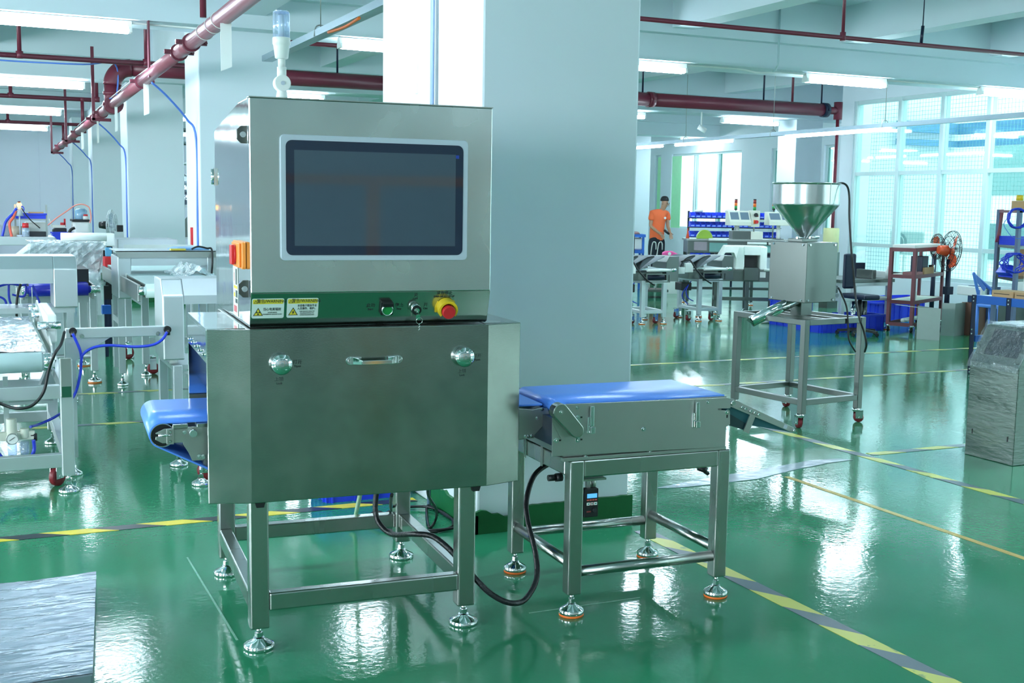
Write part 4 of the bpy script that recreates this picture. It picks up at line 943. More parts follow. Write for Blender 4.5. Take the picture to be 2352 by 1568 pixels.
part('regulator_post', MB().box(gp.x-.035, gp.x-.01, ry_+.05, ry_+.07, gp.z+.02, .57), LSTEEL, rg, world=True)
def aw(pts, Y): return [aty(x, y, Y+(d or 0)) for x, y, d in pts]
cab(aw([(77, 1010, 0), (78, 1035, 0), (62, 1062, -.02), (38, 1069, -.04), (12, 1058, -.02), (-20, 1020, 0)], 6.5), .0095, HOSEB, 'blue air tube looping under the pressure gauge at left', 'hose', 'air_hose')
cab(aw([(148, 762, .05), (140, 790, -.02), (126, 812, -.06), (112, 850, -.04), (100, 900, -.04), (75, 930, -.04), (45, 938, -.04), (15, 932, 0), (-25, 915, 0)], 6.2), .008, BLACK, 'black cable curving down in front of the film-covered conveyor', 'cable', 'power_cable')
cab(aw([(384, 762, -.06), (372, 780, -.06), (350, 792, -.06), (310, 796, -.06), (250, 793, -.06), (215, 798, -.06), (192, 812, -.06), (187, 826, -.06), (184, 860, -.05), (174, 900, -.05), (160, 922, -.03), (150, 940, .3), (125, 958, .4), (95, 972, .4), (70, 980, .3)], 6.62), .0078, HOSEB, 'long blue air tube drooping between the two arches at left', 'hose', 'air_hose')
cab(aw([(167, 766, -.06), (176, 785, -.06), (184, 805, -.06), (187, 824, -.055)], 6.62), .0075, HOSEB, 'short blue air tube joining the longer one below the beam', 'hose', 'air_hose')
# ------------------------------------------------------------------ arch on the arm (head B) and its beam
def arch(name, lab, x0, x1, Y, dy, zb, zt, post, lintel, slope=True, opz=None, mt=None, legs=True, feet='ring', legz=.08, legw=.05, legh=None):
    t_ = thing(name, lab, 'metal detector', ((x0+x1)/2, Y+dy/2, 0)); mt = mt or LSTEEL
    prof = [(Y, zb), (Y, zt-.09), (Y+.07, zt), (Y+dy, zt), (Y+dy, zb)] if slope else [(Y, zb), (Y, zt), (Y+dy, zt), (Y+dy, zb)]
    part('arch_post', MB().prism(prof, 'x', x0, x0+post), mt, t_, bev=.008, world=True)
    part('arch_post', MB().prism(prof, 'x', x1-post, x1), mt, t_, bev=.008, world=True)
    pr2 = [(Y, zt-lintel), (Y, zt-.09), (Y+.07, zt), (Y+dy, zt), (Y+dy, zt-lintel)] if slope else [(Y, zt-lintel), (Y, zt), (Y+dy, zt), (Y+dy, zt-lintel)]
    part('arch_lintel', MB().prism(pr2, 'x', x0+post, x1-post), mt, t_, world=True)
    return t_
yb = 6.66
p0 = aty(372, 640, yb); p1 = aty(425, 826, yb)
zt_ = aty(400, 640, yb+.07).z
hb = arch('metal_detector_arch', 'steel arch right behind the blue infeed belt, joined to the thin beam', p0.x, p0.x+.78, yb, .32, p1.z, zt_, p1.x-p0.x, zt_-aty(450, 698, yb).z)
part('post_collar', MB().cyl((p0.x+.07, yb+.1, p1.z-.03), (p0.x+.07, yb+.1, p1.z), .025, n=12), WHITE, hb, world=True)
l0 = aty(398, 860, yb); l1 = aty(419, 860, yb)
for x in (l0.x, l0.x+.72):
    for y in (yb, yb+.55):
        part('leg', MB().box(x, x+.052, y, y+.052, .10, p1.z-.03), LSTEEL, hb, bev=.004, world=True)
part('rail', MB().box(l0.x, l0.x+.77, yb+.05, yb+.55, p1.z-.06, p1.z-.035), LSTEEL, hb, world=True)
part('gusset', MB().prism([(l0.x+.052, p1.z-.07), (l0.x+.30, p1.z-.07), (l0.x+.30, p1.z-.2)], 'y', yb+.02, yb+.03), LSTEEL, hb, world=True)
rt = rootm(hb).to_translation()
q = fl(462, 1113)
part('leg', MB().box(q.x-.03, q.x+.04, q.y-.02, q.y+.04, .12, .55), LSTEEL, hb, world=True)
foot(hb, q.x-rt.x, q.y-rt.y, .12, .05)
caster(hb, q.x-rt.x+.03, q.y-rt.y+.12, .16, .05)
foot(hb, l0.x+.026-rt.x, yb+.026-rt.y, .12, .05)
yq = 6.62
b0, b1 = aty(150, 755, yq), aty(397, 773, yq); bz1 = aty(150, 778, yq).z
ab = part('tie_beam', MB().box(b0.x, p0.x+.03, yq, yq+.04, bz1, b0.z), LSTEEL, hb, bev=.003, world=True, label='long thin box beam reaching left')
for px, py in ((167, 760), (384, 756)):
    q = aty(px, py, yq-.01); part('cable_gland', MB().cyl((q.x, yq, q.z), (q.x, yq-.03, q.z), .02, n=14).cyl((q.x, yq-.025, q.z), (q.x, yq-.025, q.z-.03), .014, n=12), BLACK, ab, world=True)
for px, py in ((188, 772), (363, 766)):
    q = aty(px, py, yq); part('beam_bolt', hexbolt(MB(), (q.x, yq, q.z), .009), CHROME, ab, world=True)
part('gusset', MB().prism([(b0.x+.0, bz1), (b0.x+.23, bz1), (b0.x+.13, bz1-.06), (b0.x, bz1-.16)], 'y', yq+.01, yq+.016), LSTEEL, hb, world=True)
part('beam_post', MB().box(b0.x, b0.x+.05, yq+.02, yq+.06, .10, bz1-.002), LSTEEL, hb, world=True)
foot(hb, b0.x+.025-rt.x, yq+.03-rt.y, .10, .045)
# ------------------------------------------------------------------ conveyor helper running along Y with a roller facing us
def belt_unit(t, x0, x1, y0, y1, zt, r, col, sidew=.02, mt=None):
    part('end_roller', MB().cyl((x0, y0, zt-r), (x1, y0, zt-r), r, n=24), col, t, world=True)
    part('belt', MB().box(x0, x1, y0, y1, zt-.004, zt), col, t, world=True)
    part('roller_end', MB().cyl((x1, y0, zt-r), (x1+.09, y0, zt-r), r*.62, n=18), CHROME, t, world=True)
    part('roller_end', MB().cyl((x0-.05, y0, zt-r), (x0, y0, zt-r), r*.62, n=18), CHROME, t, world=True)
    for x in (x0-.03-sidew, x1+.03): part('side_rail', MB().box(x, x+sidew, y0+.05, y1, zt-.13, zt-.01), mt or STEELD, t, bev=.003, world=True)
    part('belt_bed', MB().box(x0, x1, y0+r, y1, zt-.10, zt-.006), STEELD, t, world=True)
# arch A with the blue belt
ya = 9.15
a0 = aty(178, 588, ya); a1 = aty(182, 760, ya); 
ztA = aty(90, 588, ya+.07).z; opA = aty(90, 651, ya).z; pwA = aty(182, 720, ya).x-aty(127, 720, ya).x
xA1 = aty(180, 720, ya).x
ha = arch('metal_detector_arch', 'wide steel arch at the left edge with blue roller inside its opening', -.62, xA1, ya, .45, .70, ztA, pwA, ztA-opA)
ba = thing('blue_belt_conveyor', 'conveyor with blue end roller passing through the wide left arch', 'conveyor', (.5, 10.0, 0))
q0 = aty(66, 655, 9.75); q1 = aty(202, 655, 9.75)
belt_unit(ba, q0.x, q1.x, 9.75, 11.2, q0.z+.012, .05, mat('deep_blue_belt', (36, 44, 190), .3))
lx = [(fl(62, 885).x, fl(62, 885).y), (fl(218, 878).x, fl(218, 878).y)]
for (x, y) in lx:
    for yy in (y, y+1.05):
        part('leg', MB().box(x-.028, x+.028, yy-.028, yy+.028, .10, .72), LSTEEL, ba, bev=.004, world=True)
        rt = rootm(ba).to_translation(); foot(ba, x-rt.x, yy-rt.y, .11, .056, True, n=18)
part('rail', MB().box(lx[0][0], lx[1][0], lx[0][1], lx[0][1]+.05, .66, .73), LSTEEL, ba, world=True)
part('round_rail', MB().cyl((lx[0][0], lx[0][1], .22), (lx[1][0], lx[0][1]+.02, .22), .022, n=12), LSTEEL, ba, world=True)
part('drive_box', MB().box(q1.x-.28, q1.x+.02, 9.9, 10.4, .78, .94), RUB, ba, world=True)
part('detector_table', MB().box(-.6, xA1-.02, ya+.03, ya+.42, .66, .70), LSTEEL, ha, world=True)
rt = rootm(ha).to_translation()
for x in (-.55, xA1-.08):
    for y in (ya+.03, ya+.37):
        part('leg', MB().box(x, x+.05, y, y+.05, .08, .66), LSTEEL, ha, world=True); foot(ha, x+.025-rt.x, y+.025-rt.y, .1, .045, n=14)
# pneumatic clutter seen in the opening of arch A
for k, pts in enumerate(([(-10, 660), (20, 652), (50, 655), (62, 650)], [(20, 650), (22, 690), (38, 722), (30, 740), (20, 760)], [(28, 676), (55, 680), (60, 655)], [(75, 655), (85, 680), (92, 700)], [(-5, 680), (12, 690), (16, 720)])):
    cab([aty(x, y, 9.62) for x, y in pts], .009, HOSEB, ('blue air tube running level inside the left arch opening', 'blue air tube dropping inside the left arch opening', 'short blue air tube behind the roller end in the left arch', 'thin blue air tube curving under the blue roller', 'blue air tube at the photo edge inside the left arch')[k], 'hose', 'air_hose', n=6)
cab([aty(x, y, 9.5) for x, y in ((48, 652), (42, 670), (38, 700), (38, 735), (34, 760))], .01, BLACK, 'black cable hanging inside the left arch opening', 'cable', 'power_cable', n=6)
# arch C with pale belt
yc2 = 9.75
c0 = aty(268, 590, yc2); zC = aty(330, 576, yc2).z; pC = aty(303, 640, yc2).x-aty(272, 640, yc2).x
hc = arch('metal_detector_arch', 'steel arch with flared top tray between the third column and the large machine', aty(271, 640, yc2).x, aty(505, 640, yc2).x, yc2, .5, aty(285, 686, yc2).z, aty(330, 589, yc2).z, pC, aty(330, 589, yc2).z-aty(330, 610, yc2).z, slope=False)
e_ = .02
part('top_tray', MB().prism([(aty(264, 576, yc2).x, zC), (aty(272, 590, yc2).x, aty(272, 592, yc2).z), (aty(503, 590, yc2).x, aty(272, 592, yc2).z), (aty(508, 576, yc2).x, zC)], 'y', yc2-.02, yc2-.005), STEELD, hc, world=True)
part('top_tray', MB().box(aty(266, 576, yc2).x, aty(507, 576, yc2).x, yc2-.02, yc2+.52, zC-.006, zC), LSTEEL, hc, world=True)
part('wall_switch', MB().box(aty(288, 640, yc2).x, aty(293, 640, yc2).x, yc2-.01, yc2, aty(288, 645, yc2).z, aty(288, 628, yc2).z), WHITE, hc, world=True)
xs2 = (aty(272, 690, yc2).x, aty(480, 690, yc2).x)
rt = rootm(hc).to_translation()
for x in xs2:
    for y in (yc2+.03, yc2+.42):
        part('leg', MB().box(x, x+.05, y, y+.05, .1, aty(285, 686, yc2).z), LSTEEL, hc, world=True)
    part('rail', MB().box(x, x+.05, yc2+.08, yc2+.42, .5, .55), LSTEEL, hc, world=True)
    foot(hc, x+.025-rt.x, yc2+.055-rt.y, .1, .045, n=14)
bc_ = thing('pale_belt_conveyor', 'conveyor with pale belt and loose plastic film under the flared steel arch', 'conveyor', (1.75, 9.6, 0))
q0 = aty(335, 655, 8.6); q1 = aty(520, 655, 8.6)
belt_unit(bc_, q0.x, q1.x, 8.6, 11.2, q0.z+.01, .05, WBELT)
q2 = aty(335, 862, 0.1+8.6) 
fq = fl(336, 862); rt = rootm(bc_).to_translation()
for x in (fq.x, fq.x+.62):
    for y in (fq.y, fq.y+1.2):
        part('leg', MB().box(x-.03, x+.03, y-.03, y+.03, .1, q0.z-.1), LSTEEL, bc_, bev=.004, world=True); foot(bc_, x-rt.x, y-rt.y, .11, .045, n=14)
    part('rail', MB().box(x-.025, x+.025, fq.y+.03, fq.y+1.17, .60, .66), LSTEEL, bc_, world=True)
part('rail', MB().box(fq.x+.03, fq.x+.6, fq.y-.025, fq.y+.025, .26, .32), LSTEEL, bc_, world=True)
cq = fl(291, 825); caster(bc_, cq.x-rt.x, cq.y-rt.y, .17, .06, .6)
caster(bc_, fq.x+.05-rt.x, fq.y+.08-rt.y, .16, .05, 0)
random.seed(5)
m = MB(); n_ = 14
fx0, fx1, fy0, fy1 = aty(400, 640, 9.1).x, aty(490, 640, 9.1).x, 8.75, 9.7
vs_ = [(fx0+(fx1-fx0)*i/n_, fy0+(fy1-fy0)*j/n_, q0.z+.02+random.uniform(0, .035)+.07*math.exp(-((i-7)**2)/8)) for j in range(n_+1) for i in range(n_+1)]
m.add(vs_, [(j*(n_+1)+i, j*(n_+1)+i+1, (j+1)*(n_+1)+i+1, (j+1)*(n_+1)+i) for j in range(n_) for i in range(n_)])
tag(part('plastic_film', m, WRAP), 'crumpled clear film lying on the pale belt near the large machine', 'plastic film')
# second tray arch farther back
yd = 12.6
d0 = aty(272, 550, yd); d1 = aty(408, 548, yd)
hd_ = thing('steel_hopper_tray', 'open steel tray on a stand behind the flared steel arch', 'tray', ((d0.x+d1.x)/2, yd+.4, 0))
zt2 = d0.z; zb2 = aty(300, 575, yd).z-.03
part('tray_side', MB().box(d0.x, d1.x, yd+.02, yd+.03, zb2, zt2).box(d0.x, d0.x+.01, yd+.03, yd+.7, zb2, zt2).box(d1.x-.01, d1.x, yd+.03, yd+.7, zb2, zt2).box(d0.x, d1.x, yd+.7, yd+.71, zb2, zt2).box(d0.x, d1.x, yd+.02, yd+.71, zb2-.01, zb2), LSTEEL, hd_, world=True)
d2 = aty(284, 562, yd-.5); d3 = aty(440, 562, yd-.5)
part('front_tray', MB().box(d2.x, d3.x, yd-.5, yd-.49, d2.z-.12, d2.z).box(d2.x, d3.x, yd-.49, yd+.02, d2.z-.12, d2.z-.11), WHITE, hd_, world=True)
for x in (d0.x, d1.x-.05):
    for y in (yd+.03, yd+.64): part('leg', MB().box(x, x+.05, y, y+.05, 0, zb2-.01), LSTEEL, hd_, world=True)
for x in (d2.x+.02, d3.x-.06): part('leg', MB().box(x, x+.04, yd-.48, yd-.44, 0, d2.z-.12), LSTEEL, hd_, world=True)
q0 = aty(388, 571, 10.0); q1 = aty(475, 574, 10.0)
pz_ = zC+.002
tag(part('bag_stack', MB().prism([(q0.x, pz_), (q1.x, pz_), (q1.x-.02, pz_+.022), (q0.x+.05, pz_+.018)], 'y', 9.85, 10.15), mat('light_blue_film_bag', (130, 180, 230), .3), bev=.006), 'light blue plastic bag lying on the flared steel arch', 'bag')
tag(part('yellow_card', MB().box(q0.x-.02, q0.x+.10, 9.76, 9.84, pz_, pz_+.014), mat('yellow_red_card', (206, 190, 70), .5), bev=.003), 'small yellow card on top of the flared steel arch', 'card')
cab([aty(x, y, 9.7) for x, y in ((440, 572), (455, 566), (475, 570), (486, 572), (488, 600), (486, 630))], .008, BLACK, 'thin black cable on the end of the flared steel arch', 'cable', 'power_cable', n=6)
# wrapped machine at mid left
yw = 11.7
w0 = aty(34, 592, yw); w1 = aty(238, 566, yw)
wm = thing('film_wrapped_machine', 'machine wrapped in crinkled clear film behind the wide left arch', 'wrapped machine', ((w0.x+w1.x)/2, yw+.5, 0))
zt3 = aty(150, 563, yw).z; zl3 = aty(40, 596, yw).z
part('wrapped_body', MB().prism([(w0.x, .72), (w0.x, zl3), (w0.x+.16, zt3), (w1.x-.02, zt3), (w1.x, zt3-.05), (w1.x-.04, .82), (w1.x-.1, .72)], 'y', yw, yw+.7), mat('grey_panel_under_film', (172, 184, 184), .4, .4, bump=.1, bs=10), wm, world=True, bev=.01)
m = MB(); random.seed(9); n_ = 22
for (a, b, c_, d_) in (((w0.x-.02, zl3+.01), (w0.x+.15, zt3+.02), (w1.x+.02, zt3+.02), (w1.x-.02, .70)),):
    cols = n_; rows = 12
    vs_ = []
    for j in range(rows+1):
        for i in range(cols+1):
            x = w0.x-.02+(w1.x-w0.x+.05)*i/cols; zt4 = min(zt3+.02, zl3+.01+(x-w0.x+.02)*(zt3-zl3)/.17)
            vs_.append((x+random.uniform(-.006, .006), yw-.03+random.uniform(-.02, .015), .68+(zt4-.68)*j/rows))
    m.add(vs_, [(j*(cols+1)+i, j*(cols+1)+i+1, (j+1)*(cols+1)+i+1, (j+1)*(cols+1)+i) for j in range(rows) for i in range(cols)])
part('plastic_film', m, WRAP, wm, world=True)
m = MB(); vs_ = []
for j in range(7):
    for i in range(23):
        x = w0.x+.12+(w1.x-w0.x-.1)*i/22; vs_.append((x, yw-.03+.78*j/6, zt3+.015+random.uniform(0, .02)))
m.add(vs_, [(j*23+i, j*23+i+1, (j+1)*23+i+1, (j+1)*23+i) for j in range(6) for i in range(22)])
part('plastic_film', m, WRAP, wm, world=True)
part('film_roll', MB().cyl((aty(195, 640, yw-.2).x, yw-.2, aty(195, 640, yw).z), (aty(225, 640, yw-.2).x, yw-.2, aty(195, 640, yw).z), .09, n=16), WRAP, wm, world=True)
for x in (w0.x+.05, w1.x-.15):
    for y in (yw+.05, yw+.6): part('leg', MB().box(x, x+.05, y, y+.05, 0, .73), LSTEEL, wm, world=True)
q0 = aty(140, 562, yw+.1); q1 = aty(240, 562, yw+.1)
tag(part('white_tube_roll', MB().cyl((q0.x, yw+.1, zt3+.075), (q1.x+.02, yw+.1, zt3+.075), .04, n=18), WHITE), 'long white roll lying on top of the film-wrapped machine', 'roll')
q0 = aty(241, 566, 12.55); q1 = aty(263, 536, 12.55)
wb = thing('foam_box_stack', 'pale foam block on a narrow post beside the film-wrapped machine', 'box', ((q0.x+q1.x)/2, 12.6, 0))
part('foam_block', MB().box(q0.x, q1.x, 12.55, 12.75, q0.z, q1.z), WHITE, wb, bev=.01, world=True)
part('post', MB().box((q0.x+q1.x)/2-.03, (q0.x+q1.x)/2+.03, 12.6, 12.66, 0, q0.z), NAVY, wb, world=True)
def zbox(px0, px1, py0, py1, Y, dy, base=None):
    a = aty(px0, py1, Y); b = aty(px1, py0, Y); return (a.x, b.x, Y, Y+dy, a.z if base is None else base, b.z)
for bx, mt_, nm, lab, ct in ((zbox(240, 260, 590, 631, 11.5, .15), RED, 'red_tool_case', 'red case standing upright in the gap before the third column', 'case'),
                         (zbox(242, 257, 568, 589, 11.5, .02), mat('sky_blue_card', (90, 160, 200), .5), 'blue_hang_card', 'light blue card above the red case', 'card')):
    t_ = part(nm, MB().box(*bx), mt_, bev=.008); tag(t_, lab, ct)
st_ = thing('tool_stand', 'dark narrow stand with blue foot holding the red case', 'stand', (aty(250, 650, 11.6).x, 11.6, 0))
a = aty(240, 690, 11.64); b = aty(259, 560, 11.64)
part('stand_post', MB().box(a.x, a.x+.03, 11.66, 11.70, 0, b.z-.12), NAVY, st_, world=True)
part('stand_post', MB().box(b.x-.02, b.x, 11.66, 11.70, 0, b.z-.12), LSTEEL, st_, world=True)
part('stand_plate', MB().box(a.x, b.x, 11.655, 11.66, .55, b.z-.06), BLACK, st_, world=True)
part('blue_foot', MB().box(a.x-.03, a.x+.05, 11.55, 11.65, .42, .5), BLUEP, st_, world=True)

# ------------------------------------------------------------------ back left benches and what stands on them
yt_ = 14.6
e0 = aty(-10, 545, yt_); e1 = aty(126, 545, yt_)
wb_ = thing('steel_workbench', 'long steel counter across the left edge carrying tools and a blue tray rack', 'workbench', (.3, yt_+.4, 0))
zt5 = aty(60, 544, yt_).z; zb5 = aty(60, 563, yt_).z
part('bench_top', MB().prism([(-1.2, zb5), (e1.x, zb5), (e1.x, zt5), (-1.2, zt5)], 'y', yt_, yt_+.8), LSTEEL, wb_, world=True, bev=.004)
part('bench_end', MB().prism([(e1.x, zt5), (e1.x+.001, zb5), (aty(142, 562, yt_).x, zb5)], 'y', yt_, yt_+.8), STEELD, wb_, world=True)
for x in (-1.1, 0.0, e1.x-.08):
    for y in (yt_+.05, yt_+.7): part('leg', MB().box(x, x+.05, y, y+.05, 0, zb5), LSTEEL, wb_, world=True)
def tb(lab, ct, nm, mb, m_, **k): return tag(part(nm, mb, m_, **k), lab, ct)
ztp = zt5
# tray rack
rk = thing('tray_rack', 'thin metal rack holding a blue tray on the left steel counter', 'rack', (aty(70, 500, yt_+.3).x, yt_+.3, zt5))
pr = aty(106, 470, yt_+.3); pl_ = aty(35, 500, yt_+.3)
for x in (pl_.x, pr.x): part('rack_post', MB().box(x-.01, x+.01, yt_+.29, yt_+.31, zt5, pr.z), STEELD, rk, world=True)
part('rack_shelf', MB().box(pl_.x, pr.x, yt_+.2, yt_+.5, aty(70, 502, yt_+.3).z-.012, aty(70, 502, yt_+.3).z), STEELD, rk, world=True)
def tray_box(lab, x0, x1, y0, y1, z0, z1, m_, nm='storage_tray', fl_=.02):
    t_ = thing(nm, lab, 'tray', ((x0+x1)/2, (y0+y1)/2, z0))
    m = MB(); w = .008
    m.box(x0, x1, y0, y1, z0, z0+w)
    m.box(x0, x1, y0, y0+w, z0+w, z1).box(x0, x1, y1-w, y1, z0+w, z1).box(x0, x0+w, y0+w, y1-w, z0+w, z1).box(x1-w, x1, y0+w, y1-w, z0+w, z1)
    m.box(x0-.012, x1+.012, y0-.012, y0, z1-.02, z1).box(x0-.012, x1+.012, y1, y1+.012, z1-.02, z1)
    part('tray_body', m, m_, t_, world=True); 
    return t_
bx = zbox(36, 105, 490, 502, yt_+.25, .22)
tray_box('blue tray on the thin rack under the orange glow lamp', bx[0], bx[1], bx[2], bx[3], bx[4], bx[5], BLUE)
q = zbox(66, 100, 487, 491, yt_+.27, .15); tb('thin tan board lying on the blue tray', 'board', 'tan_board', MB().box(q[0], q[1], q[2], q[3], q[4]-.002, q[5]), CARD)
lp = aty(44, 470, yt_+.15)
gl = thing('glowing_lamp', 'small glowing yellow lamp with dark red cap on a grey cone', 'lamp', (lp.x, lp.y, zt5))
part('glow_bulb', MB().lathe([(.012, -.03), (.026, -.012), (.028, .005), (.018, .022)], tuple(lp), 14), mat('glowing_bulb', (255, 190, 90), .4, em=(255, 170, 60), ems=6), gl, world=True)
part('dark_cap', MB().cyl(lp+Vector((0, 0, .022)), lp+Vector((0, 0, .04)), .016, n=12), MAROON, gl, world=True)
part('grey_cone', MB().cyl((lp.x, lp.y, zt5), (lp.x, lp.y, zt5+.02), .04, n=12).cyl((lp.x, lp.y, zt5+.02), lp-Vector((0, 0, .03)), .009, n=8).cyl(lp-Vector((.0, 0, .13)), lp-Vector((0, 0, .035)), .05, .015, n=12), ALU, gl, world=True)
for k, (pts, m_, lab) in enumerate((([(38, 478), (30, 490), (20, 500), (12, 512), (8, 530), (5, 542)], HOSEB, 'thick blue wire bundle leaning from the glow lamp'), ([(40, 480), (32, 486), (24, 497), (14, 503)], HOSEB, 'second blue wire strand beside the thick bundle'), ([(36, 484), (30, 500), (22, 512), (24, 530), (27, 543)], mat('orange_red_wire', (236, 100, 80), .4), 'orange wire bundle under the blue strands'), ([(50, 478), (56, 488), (70, 505), (85, 518), (92, 524)], BLACK, 'dark wire crossing below the blue tray'), ([(48, 473), (54, 476), (55, 484)], BLUE, 'small loop of blue wire right of the glow lamp'))):
    cab([aty(x, y, yt_+.12) for x, y in pts], .016 if k in (0, 2) else .006, m_, lab, 'wire', 'wire_bundle', n=6)
def bottle(px, py0, py1, Y, w, body, capm, lab, base):
    p = aty(px, py1, Y); h = aty(px, py0, Y).z-base; t_ = thing('bottle', lab, 'bottle', (p.x, Y, base))
    part('bottle_body', MB().lathe([(w, 0), (w, h*.55), (w*.8, h*.65)], (0, 0, 0), 16), body, t_)
    part('bottle_cap', MB().lathe([(w*.7, h*.65), (w*.85, h*.66), (w*.8, h)], (0, 0, 0), 14), capm, t_)
    return t_
bottle(59, 512, 536, yt_+.1, .042, LENS, RED, 'clear bottle with red cap on the left steel counter', zt5)
q = zbox(58, 106, 510, 524, yt_+.5, .2, zt5); tb('long white box at the back of the left steel counter', 'box', 'white_box', MB().box(*q), WHITE, bev=.01)
q = zbox(66, 106, 532, 543, yt_+.15, .2, zt5); tb('flat dark grey instrument on the left steel counter', 'instrument', 'flat_instrument', MB().box(*q).box(q[0]+.02, q[1]-.02, q[2]-.004, q[2], q[4]+.01, q[5]-.01), RUB, bev=.006)
q = zbox(26, 48, 520, 541, yt_+.2, .1, zt5); tb('clear tub with tan parts on the left steel counter', 'tub', 'parts_tub', MB().lathe([(.06, 0), (.075, q[5]-q[4])], ((q[0]+q[1])/2, yt_+.3, zt5), 16), mat('tan_tub', (190, 180, 160), .4))
q = zbox(0, 22, 518, 543, yt_+.3, .2, zt5); tb('grey bin at the photo edge on the left steel counter', 'bin', 'grey_bin', MB().box(*q), mat('grey_bin', (140, 152, 164), .5), bev=.01)
# second bench with sewing-head like device
y2 = 15.9
zt6 = aty(150, 553, y2).z; f0 = aty(108, 550, y2); f1 = aty(232, 550, y2)
w2 = thing('side_table', 'low table behind the counter carrying the red handled device and grey machine', 'table', ((f0.x+f1.x)/2, y2+.3, 0))
part('table_top', MB().box(f0.x, f1.x, y2, y2+.7, zt6-.04, zt6), LSTEEL, w2, world=True, bev=.004)
for x in (f0.x+.02, f1.x-.06):
    for y in (y2+.03, y2+.6): part('leg', MB().box(x, x+.05, y, y+.05, 0, zt6-.04), LSTEEL, w2, world=True)
bx = zbox(122, 168, 534, 545, y2+.05, .35); tray_box('blue tray on the low table left of the grey machine', bx[0], bx[1], bx[2], bx[3], zt6, bx[5], BLUE)
q = zbox(122, 153, 519, 536, y2+.45, .2, zt6)
dv_ = thing('clamping_device', 'dark device with small red handle standing behind the blue tray', 'device', ((q[0]+q[1])/2, y2+.55, zt6))
part('device_body', MB().prism([(q[0], zt6), (q[1], zt6), (q[1], q[5]-.03), (q[0]+.06, q[5]), (q[0], q[5]-.05)], 'y', y2+.45, y2+.65), RUB, dv_, world=True, bev=.006)
q = zbox(139, 149, 511, 518, y2+.45, .05); part('red_handle', MB().box(*q).box(q[1]-.01, q[1]+.01, q[2], q[3], q[4]-.02, q[5]+.05), RED, dv_, world=True)
q3 = zbox(120, 150, 517, 523, y2+.44, .05); part('pale_arm', MB().box(*q3).cyl((q3[0], y2+.45, q3[4]), (q3[0]-.03, y2+.45, q3[5]+.08), .008, n=6), CREAM, dv_, world=True)
q = zbox(168, 208, 509, 534, y2+.3, .35, zt6)
gm = thing('bench_machine', 'pale rounded bench machine with black top and water bottle on it', 'machine', ((q[0]+q[1])/2, y2+.5, zt6))
part('machine_body', MB().prism([(q[0]+.01, zt6), (q[1]-.01, zt6), (q[1], q[5]), (q[0], q[5])], 'y', q[2], q[3]), WHITE, gm, world=True, bev=.03)
k_ = zbox(166, 206, 504, 510, y2+.28, .4); part('black_top', MB().box(k_[0], k_[1], k_[2], k_[3], q[5], k_[5]), BLACK, gm, world=True, bev=.005)
part('grey_door', MB().prism(rrect(aty(178, 540, y2+.25).x, aty(218, 540, y2+.25).x, zt6+.0, aty(200, 533, y2+.25).z, .06), 'y', y2+.22, y2+.27), LSTEEL, gm, world=True)
tpz = k_[5]
p = aty(186, 490, y2+.45); hh = aty(186, 479, y2+.45).z-tpz
tag(part('water_bottle', MB().lathe([(.07, 0), (.078, .01), (.078, hh*.8), (.05, hh)], (p.x, y2+.45, tpz), 18), mat('pale_blue_water_bottle', (140, 180, 210), .15, 0, alpha=1)), 'big pale blue water bottle on top of the bench machine', 'bottle')
bottle(197, 492, 508, y2+.31, .034, WHITE, RED, 'white bottle with large red cap in front of the blue water bottle', tpz)
q = zbox(218, 226, 546, 553, 15.2, .05); tb('small dark red box on the white roll side, left of the fan', 'box', 'small_red_box', MB().box(q[0], q[1], q[2]+.8, q[3]+.8, zt6, zt6+.07), MAROON)
cab([aty(x, y, y2+.2) for x, y in ((62, 530), (85, 526), (108, 518), (128, 502), (150, 487), (172, 472), (188, 469), (200, 473), (206, 480), (209, 500), (206, 512))], .009, mat('salmon_hose', (240, 150, 140), .4), 'salmon coloured hose arching over the low table in front of the wall panels', 'hose', 'air_hose', n=7)
cab([aty(x, y, y2+.1) for x, y in ((172, 523), (162, 528), (158, 540), (158, 552))], .018, BLACK, 'thick black cable bending down beside the bench machine', 'cable', 'power_cable', n=8)
